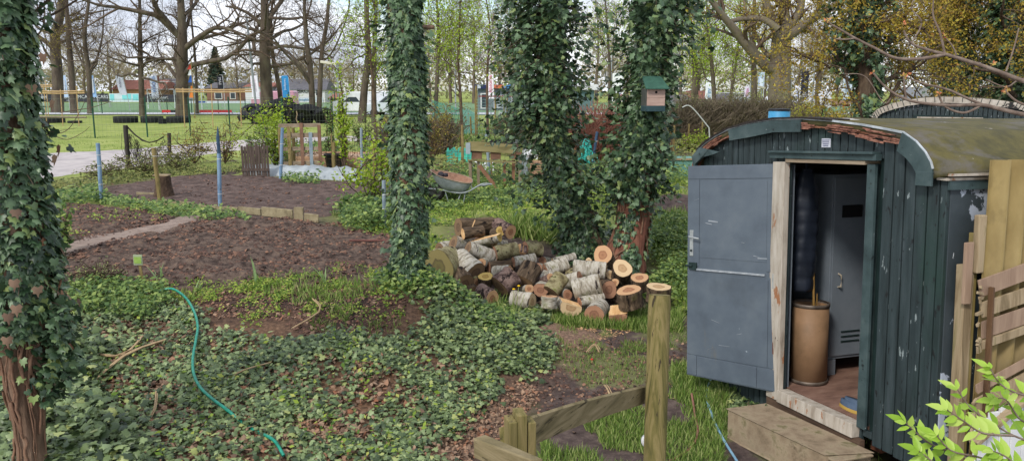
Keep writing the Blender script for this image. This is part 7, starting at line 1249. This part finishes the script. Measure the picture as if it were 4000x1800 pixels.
# dark slatted board, pallet gate, tub, tarpaulin, planter
def boards(name, lab, cat, px, base, D, n, W, h, mt, gap=.01, lean=0, group=None):
    a = at(px, base, D); z = float(tz(a[0], D)); o = thing(name, lab, cat, (a[0], D, z)); 
    mb = MB()
    for i in range(n): w_ = W / n; mb.box((i * w_ + gap / 2, 0, .02 * (i % 2)), ((i + 1) * w_ - gap / 2, .02, h - .03 * math.sin(i * 2.1)), jit=.01, M=(np.array([[1, 0, 0], [0, 1, lean], [0, 0, 1]]), (0, 0, 0)))
    mb.build('boards', mt, o, bevel=.003); mb = MB(); mb.box((0, -.03, h * .2), (W, -.003, h * .2 + .07)); mb.box((0, .025, h * .75), (W, .05, h * .75 + .07)); mb.build('crossbar', mt, o); return o
boards('slatted_board', 'dark grey brown slatted board standing left of the blue back post', 'board', 945, 660, 20, 10, .70, .80, mat('dark_slats', [(66, 56, 50), (98, 84, 76)], scale=8, stretch=(3, 1, .3), bump=.5, bdist=.01), lean=-.05)
D = 21.5; a = at(1095, 640, D); z = float(tz(a[0], D)); o = thing('pallet_gate', 'weathered pallet wood gate behind the back bed', 'gate', (a[0], D, z)); gw = mat('grey_pallet', [(120, 106, 88), (154, 138, 116)], scale=6, stretch=(1, 1, 1), bump=.4, bdist=.01)
for zz_, w_ in ((1.22, .10), (.96, .12), (.6, .10), (.22, .10)): mb = MB(); mb.bar((0, 0, zz_), (1.13, 0, zz_ + .02), w_, .025, jit=.02); mb.build('gate_rail', gw, o, bevel=.003)
for x, h, mt_ in ((.03, 1.15, wdp), (.28, 1.2, wdp), (.62, 1.3, mat('brown_plank', [(104, 76, 60), (136, 104, 84)], scale=6, bump=.4)), (.86, 1.05, MC['grey_painted_post']), (1.1, 1.25, MC['brown_plank'])): mb = MB(); mb.box((x - .045, -.05, 0), (x + .045, -.016, h), jit=.015); mb.build('gate_board', mt_, o, bevel=.003)
mb = MB(); c_ = .55; mb.tube(smooth_path([(c_, 0, 1.25), (c_ - .06, 0, 1.4), (c_ - .03, 0, 1.52), (c_ - .05, 0, 1.62)], 12), .014, 6); mb.build('hook_branch', old, o)
g = gp(1310, 662); o = thing('black_tub', 'black plastic tub with rope handles behind the mossy post', 'tub', (g[0], g[1], g[2])); s = g[1] / F; mb = MB(); R_ = 41 * s; mb.lathe([(R_ * .78, 0), (R_ * .97, .40), (R_ * 1.02, .41), (R_ * 1.02, .435), (R_ * .93, .435), (R_ * .75, .03), (0, .03)], 32); mb.build('tub_body', mat('black_plastic', [(26, 28, 34), (44, 46, 54)], bump=0, rough=.5), o, smooth=True); mb = MB(); mb.lathe([(0, .22), (R_ * .83, .22)], 24); mb.build('soil_fill', soil_m, o)
for sg in (-1, 1): mb = MB(); mb.tube([(sg * R_ * .98, -.06, .40), (sg * R_ * 1.1, -.03, .33), (sg * R_ * 1.1, .03, .33), (sg * R_ * .98, .06, .40)], .012, 6); mb.build('tub_handle', MC['black_plastic'], o)
g = gp(1445, 665); o = thing('green_tub', 'small dark tub with a teal rim right of the slim grey post', 'tub', (g[0] - .05, g[1] + .6, g[2])); mb = MB(); mb.lathe([(.14, 0), (.2, .3), (.17, .3), (.12, .02), (0, .02)], 24); mb.build('tub_body', MC['black_plastic'], o, smooth=True); mb = MB(); mb.lathe([(.19, .29), (.215, .30), (.215, .33), (.18, .33)], 24); mb.build('tub_rim', pm('teal_rim', (40, 120, 116)), o)
def cloth(name, lab, cat, P_, mt, h=.1, n=(60, 8), seed=1, rise=None):
    A, B_, Cc, Dd = [gp(*p) for p in P_]; u = np.linspace(0, 1, n[0]); v = np.linspace(0, 1, n[1]); U_, V_ = np.meshgrid(u, v); X = (A * (1 - U_[..., None]) + B_ * U_[..., None]) * (1 - V_[..., None]) + (Dd * (1 - U_[..., None]) + Cc * U_[..., None]) * V_[..., None]
    Z = tz(X[..., 0], X[..., 1]) + .02 + h * (fbm(U_ * 12, V_ * 3 + seed, seed) + .25 * np.sin(V_ * 3.1) * 2); X[..., 2] = Z; X[0, :, 2] -= h * .9; X[-1, :, 2] -= h * .6; o = thing(name, lab, cat, A); idx = np.arange(U_.size).reshape(U_.shape); q = np.stack([idx[:-1, :-1], idx[:-1, 1:], idx[1:, 1:], idx[1:, :-1]], -1).reshape(-1, 4); npmesh('sheet', X.reshape(-1, 3) - A, q, mt, o, smooth=True); return o
tarp = mat('white_tarpaulin', [(138, 146, 150), (168, 174, 176)], scale=4, rough=.5, bump=.3, bdist=.02)
cloth('tarpaulin', 'white crumpled tarpaulin strip along the back edge of the back bed', 'tarpaulin', ((955, 684), (1395, 712), (1392, 680), (960, 664)), tarp, .24)
cloth('fleece', 'white fleece sheet beside the timber bed left of the pallet gate post', 'fleece', ((1060, 648), (1110, 650), (1130, 622), (1065, 626)), tarp, .2, seed=3)
o = thing('planter_bed', 'long low timber planter with pale crumbly filling behind the tarpaulin', 'planter', gp(1130, 652)); pk = mat('pink_planks', [(160, 124, 98), (196, 160, 130)], scale=5, stretch=(.5, 1, 2), bump=.3, bdist=.01); A = np.array(o.location); B_ = gp(1520, 660); d = B_ - A; Lh = np.linalg.norm(d[:2])
for k_ in range(3): mb = MB(); mb.bar((0, 0, .06 + .1 * k_), d + [0, 0, .06 + .1 * k_], .09, .02, jit=.01); mb.build('plank', pk, o)
mb = MB(); mb.bar((0, 1.3, .2), d + [0, 1.3, .2], .3, .02); mb.bar((0, 0, .2), (0, 1.3, .2), .3, .02); mb.build('back_plank', pk, o)
n = 2600; q = np.stack([rng.random(n) * d[0], .05 + rng.random(n) * 1.2, .30 + rng.random(n) * .03], 1); q[:, 1] += q[:, 0] / d[0] * d[1]; scatter('wood_chip_filling', q, np.array([0, 0, 1]) + rng.normal(size=(n, 3)) * .4, .06, LEAF, mat('pale_chip', [(176, 146, 122), (214, 192, 170)], attr='v', bump=0), o, kind='stuff')
mb = MB(); mb.box((0.01, .02, .0), (d[0], 1.28, .28)); mb.build('soil_fill', sand_m, o)
# raised timber box on legs
D = 17.3; a = at(1830, 700, D); z = float(tz(a[0], D)); o = thing('raised_planter', 'raised timber planter box on plank legs right of the leaning grey post', 'planter', (a[0], D, z)); kx = D / F * 1.0
def rp(px, py, y=0): p = at(px, py, D + y); return p - np.array([a[0], D, z])
ow = mat('olive_planter_wood', [(98, 90, 58), (134, 124, 84), (150, 138, 100)], scale=5, stretch=(.4, 1, 2), bump=.5, bdist=.01); rwood = mat('red_brown_wood', [(110, 78, 58), (146, 108, 84)], scale=5, stretch=(2, 2, .4), bump=.4)
zt, zb_ = rp(0, 556)[2], rp(0, 592)[2]; x0, x1 = rp(1832, 570)[0], rp(2006, 570)[0]; mb = MB(); mb.bar((x0, 0, (zt + zb_) / 2 + .02), (x1, 0, (zt + zb_) / 2 - .05), abs(zt - zb_), .03); mb.build('front_board', ow, o, bevel=.004)
mb = MB(); mb.bar((x1 + .02, 0, (zt + zb_) / 2 - .06), (x1 + .17, .9, (zt + zb_) / 2 + .02), abs(zt - zb_) * .9, .03); mb.bar((x0, .02, (zt + zb_) / 2), (x0 - .02, .95, (zt + zb_) / 2), abs(zt - zb_), .03); mb.bar((x0, .95, (zt + zb_) / 2), (x1 + .17, .95, (zt + zb_) / 2), abs(zt - zb_), .03); mb.build('side_board', ow, o)
mb = MB(); mb.box((x0 + .02, .02, zb_ - .02), (x1 + .1, .93, zt - .05)); mb.build('soil_fill', soil_m, o)
mb = MB()
for x in (x0 + .05, (x0 + x1) / 2 - .02, x1 - .05):
    mb.box((x, .03, zb_ - .17), (x + .28 * .8, .10, zb_ - .02))
mb.build('pallet_block', MC['brown_plank'], o); mb = MB(); mb.bar((x0 - .03, .02, zb_ - .19), (x1 + .06, .02, zb_ - .24), .03, .06); mb.build('pallet_deck', ow, o)
for x, tw_ in ((x0 + .02, 0), (x0 + .2, 0), (x1 - .2, .02), (x1 + .0, -.02), (x1 + .14, 0)): mb = MB(); mb.box((x - .03, .05 + abs(tw_) * 5, 0), (x + .03, .10 + abs(tw_) * 5, zb_ - .2), jit=.015); mb.build('leg', rwood if x < 0 or tw_ else gw, o)
mb = MB(); mb.bar((x0 + .22, -.02, zb_ - .30), (x1 - .35, -.15, .05), .08, .03); mb.build('diagonal_plank', rwood, o); mb = MB(); mb.box((x0 - .07, -.03, zb_ - .05), (x0 + .03, -.018, zb_ + .19)); mb.build('tin_plate', pm('pale_tin', (160, 172, 178)), o)
q = np.stack([x0 + rng.random(500) * (x1 - x0), rng.random(500) * .9, zt - .04 + rng.random(500) * .14], 1); scatter('seedlings', q, rng.normal(size=(500, 3)) + [0, -.3, 1], .06, LEAF, nettle_m, o, kind='stuff')
for i, (px, lab) in enumerate(((1915, 'black seed tray at the left on the raised planter'), (1940, 'black seed tray in the middle of the raised planter'), (2020, 'grey tray at the right end of the raised planter'))):
    p = at(px, 555, D + .3); t_ = thing('seed_tray', lab, 'tray', p, group='trays on the raised planter'); mb = MB(); mb.box((-.1, -.1, -.03), (.1, .1, .0)); mb.box((-.1, -.1, 0), (.1, -.09, .05)); mb.box((-.1, .09, 0), (.1, .1, .05)); mb.box((-.1, -.09, 0), (-.09, .09, .05)); mb.box((.09, -.09, 0), (.1, .09, .05)); mb.build('tray_body', MC['black_plastic'] if i < 2 else pm('grey_tray', (120, 124, 124)), t_)
p = at(1985, 558, D + .1); t_ = thing('wire_basket', 'tipped black wire basket lying on the raised planter', 'basket', p, (0, .3, 0)); mb = MB()
for i in range(7): mb.tube([(-.13 + .012 * i, -.1, .02 * i), (.12 - .012 * i, -.1, .02 * i - .02 * (i == 0))], .006, 4); mb.tube([(-.13 + .012 * i, .1, .02 * i), (.12 - .012 * i, .1, .02 * i)], .006, 4)
for x in (-.12, -.04, .04, .11): mb.tube([(x, -.1, 0), (x * .8, -.1, .13), (x * .8, .1, .13), (x, .1, 0)], .006, 4)
mb.build('basket_wire', MC['black_plastic'], t_)
p = gp(2042, 706); t_ = thing('grey_bin', 'pale grey plastic bin standing right of the raised planter', 'bin', p); mb = MB(); s = p[1] / F; prism(mb, [(-16 * s, -.12, .52), (20 * s, -.12, .52), (20 * s, .15, .52), (-16 * s, .15, .52)], .52); mb.build('bin_body', mat('grey_bin_plastic', [(132, 146, 150), (156, 168, 170)], scale=6, bump=.1), t_, bevel=.02); mb = MB(); mb.box((-18 * s, -.14, .50), (22 * s, .17, .54)); mb.build('bin_rim', MC['grey_bin_plastic'], t_, bevel=.01)
p = gp(2095, 715); t_ = thing('plank_bed', 'stack of brick coloured planks edging a bed behind the short mossy post', 'planter', p)
for k_ in range(4): mb = MB(); mb.bar((-.15, .3, .08 + .13 * k_), (.72, .35, .08 + .13 * k_), .10, .02, jit=.01); mb.build('plank', pk, t_)
for i, (P4, lab, c_, h_) in enumerate(((((1745, 640), (1840, 645), (1845, 610), (1740, 610)), 'teal net heap on the ground behind the rusty mesh', (60, 176, 150), .3), (((1820, 670), (1930, 672), (1930, 648), (1830, 645)), 'white plastic sheet under the raised planter', (214, 216, 214), .15), (((2040, 620), (2100, 625), (2105, 595), (2050, 590)), 'white crumpled fleece right of the raised planter', (214, 216, 216), .35))): cloth('garden_fleece', lab, 'fleece', P4, pm('fl_%d_%d_%d' % c_, c_), h_, (30, 8), i + 5)
g = gp(2285, 700); o = thing('netting', 'bright turquoise netting draped on the dark blue leaning post', 'netting', g); PL = []; rn = np.random.default_rng(9); Tt = at(2290, 530, g[1]) - g
for i in range(150): u = rn.random(2); a_ = np.array([u[0] * .34 - .17, rn.normal() * .05, 0]) * (.3 + u[1]); b_ = Tt * (1 - u[1] * .7); PL.append(b_ + a_ + np.cumsum(rn.normal(size=(5, 3)) * .035 + [0, 0, -.07], 0))
V, Q_ = tubes(PL, [np.full(5, .008)] * len(PL), 4); npmesh('net_strands', V, Q_, pm('turq_net', (70, 190, 176)), o)
# blue barrel, chairs, cold frame near the wagon roof
D = 23; a = at(3045, 428, D); z = float(tz(a[0], D)); o = thing('blue_barrel', 'light blue barrel with dark lid behind the wagon roof', 'barrel', (a[0], D, z)); h = a[2] - z; mb = MB(); mb.lathe([(0, 0), (.27, 0), (.30, .1), (.30, h - .02), (.27, h), (0, h)], 28); mb.build('barrel_body', pm('sky_blue_plastic', (70, 150, 196), .5), o, smooth=True); mb = MB(); mb.lathe([(.31, h - .04), (.31, h + .02), (0, h + .03)], 28); mb.build('lid', MC['black_plastic'], o)
for i, (px, lab) in enumerate(((2822, 'left wooden garden chair behind the wagon roof edge'), (2862, 'right wooden garden chair behind the wagon roof edge'))):
    g = gp(px, 545); o = thing('garden_chair', lab, 'chair', (g[0], 22.5, float(tz(g[0], 22.5))), (0, 0, .2), group='wooden garden chairs'); o.location.x = at(px, 520, 22.5)[0]; cw = mat('grey_teak', [(120, 96, 78), (150, 124, 102)], bump=.2)
    mb = MB()
    for k_ in range(6): mb.box((-.22 + k_ * .08, .0, .45), (-.18 + k_ * .08, .02, .95))
    mb.box((-.24, -.002, .93), (.24, .022, 1.0)); mb.build('backrest', cw, o); mb = MB(); mb.box((-.25, -.45, .42), (.25, .0, .449)); mb.build('seat', cw, o)
    for x in (-.24, .20):
        mb = MB(); mb.box((x, .003, 0), (x + .04, .045, .98)); mb.build('leg', cw, o); mb = MB(); mb.box((x, -.45, 0), (x + .04, -.41, .62)); mb.build('leg', cw, o); mb = MB(); mb.box((x - .01, -.46, .62), (x + .05, .0, .65)); mb.build('armrest', cw, o)
g = gp(2650, 690); o = thing('cold_frame', 'low teal mesh covered cold frame left of the wagon door', 'cold frame', g); mb = MB(); prism(mb, [(-.45, 0, .42), (.45, 0, .42), (.45, .7, .46), (-.45, .7, .46)], .40); mb.build('mesh_box', mat('teal_mesh', [(70, 120, 110), (120, 160, 146)], scale=30, bump=0), o); mb = MB(); mb.box((-.47, -.04, .42), (.47, 0, .47)); mb.box((-.47, -.04, 0), (-.43, 0, .42)); mb.box((.43, -.04, 0), (.47, 0, .42)); mb.build('wooden_frame', old, o)
# thin arch and green pole
for px0, pxt, px1, y0, yt, y1, D, r, lab, c_ in ((2665, 2700, 2770, 420, 418, 500, 26, .02, 'pale bent tube arching over the hedge', (186, 190, 186)), (3210, 3222, 3232, 470, 418, 470, 24, .02, 'green bent tube beside a grey post behind the wagon roof', (60, 150, 90))):
    A = at(px0, y0, D); z = float(tz(A[0], D)); o = thing('bent_tube', lab, 'tube', (A[0], D, z)); P_ = smooth_path([at(px0, y0, D), at(pxt, yt, D), at(px1, y1, D)], 16) - np.array([A[0], D, z]); mb = MB(); mb.tube(np.concatenate([P_, [[P_[-1][0] + .08, 0, 0]]]), r, 6); mb.build('tube_body', pm('tube_%d_%d_%d' % c_, c_), o)
g = at(742, 440, 48); 
# person far away? flag of red white blue on a pole
D = 60; a = at(745, 300, D); z = float(tz(a[0], D)); o = thing('national_flag', 'furled red white and blue flag with orange pennant beside the banded oak', 'flag', (a[0], D, z)); h = at(745, 235, D)[2] - z; mb = MB(); mb.tube([(.1, 0, 0), (.1, 0, h)], .035, 6); mb.build('pole', wdp, o)
for z0, z1, c_ in ((.84, .92, (176, 60, 50)), (.74, .84, (214, 218, 224)), (.62, .74, (40, 90, 170)), (.36, .56, (220, 130, 60))): mb = MB(); mb.add([(-.2, -.05, h * z0), (.08, -.02, h * z0), (.12, 0, h * z1), (-.02, -.06, h * z1), (-.18, .05, h * z0), (.05, .05, h * z0), (.1, .05, h * z1), (-.02, .06, h * z1)], [(0, 1, 2, 3), (7, 6, 5, 4), (0, 4, 5, 1), (1, 5, 6, 2), (2, 6, 7, 3), (3, 7, 4, 0)]); mb.build('cloth', pm('nf_%d_%d_%d' % c_, c_), o)
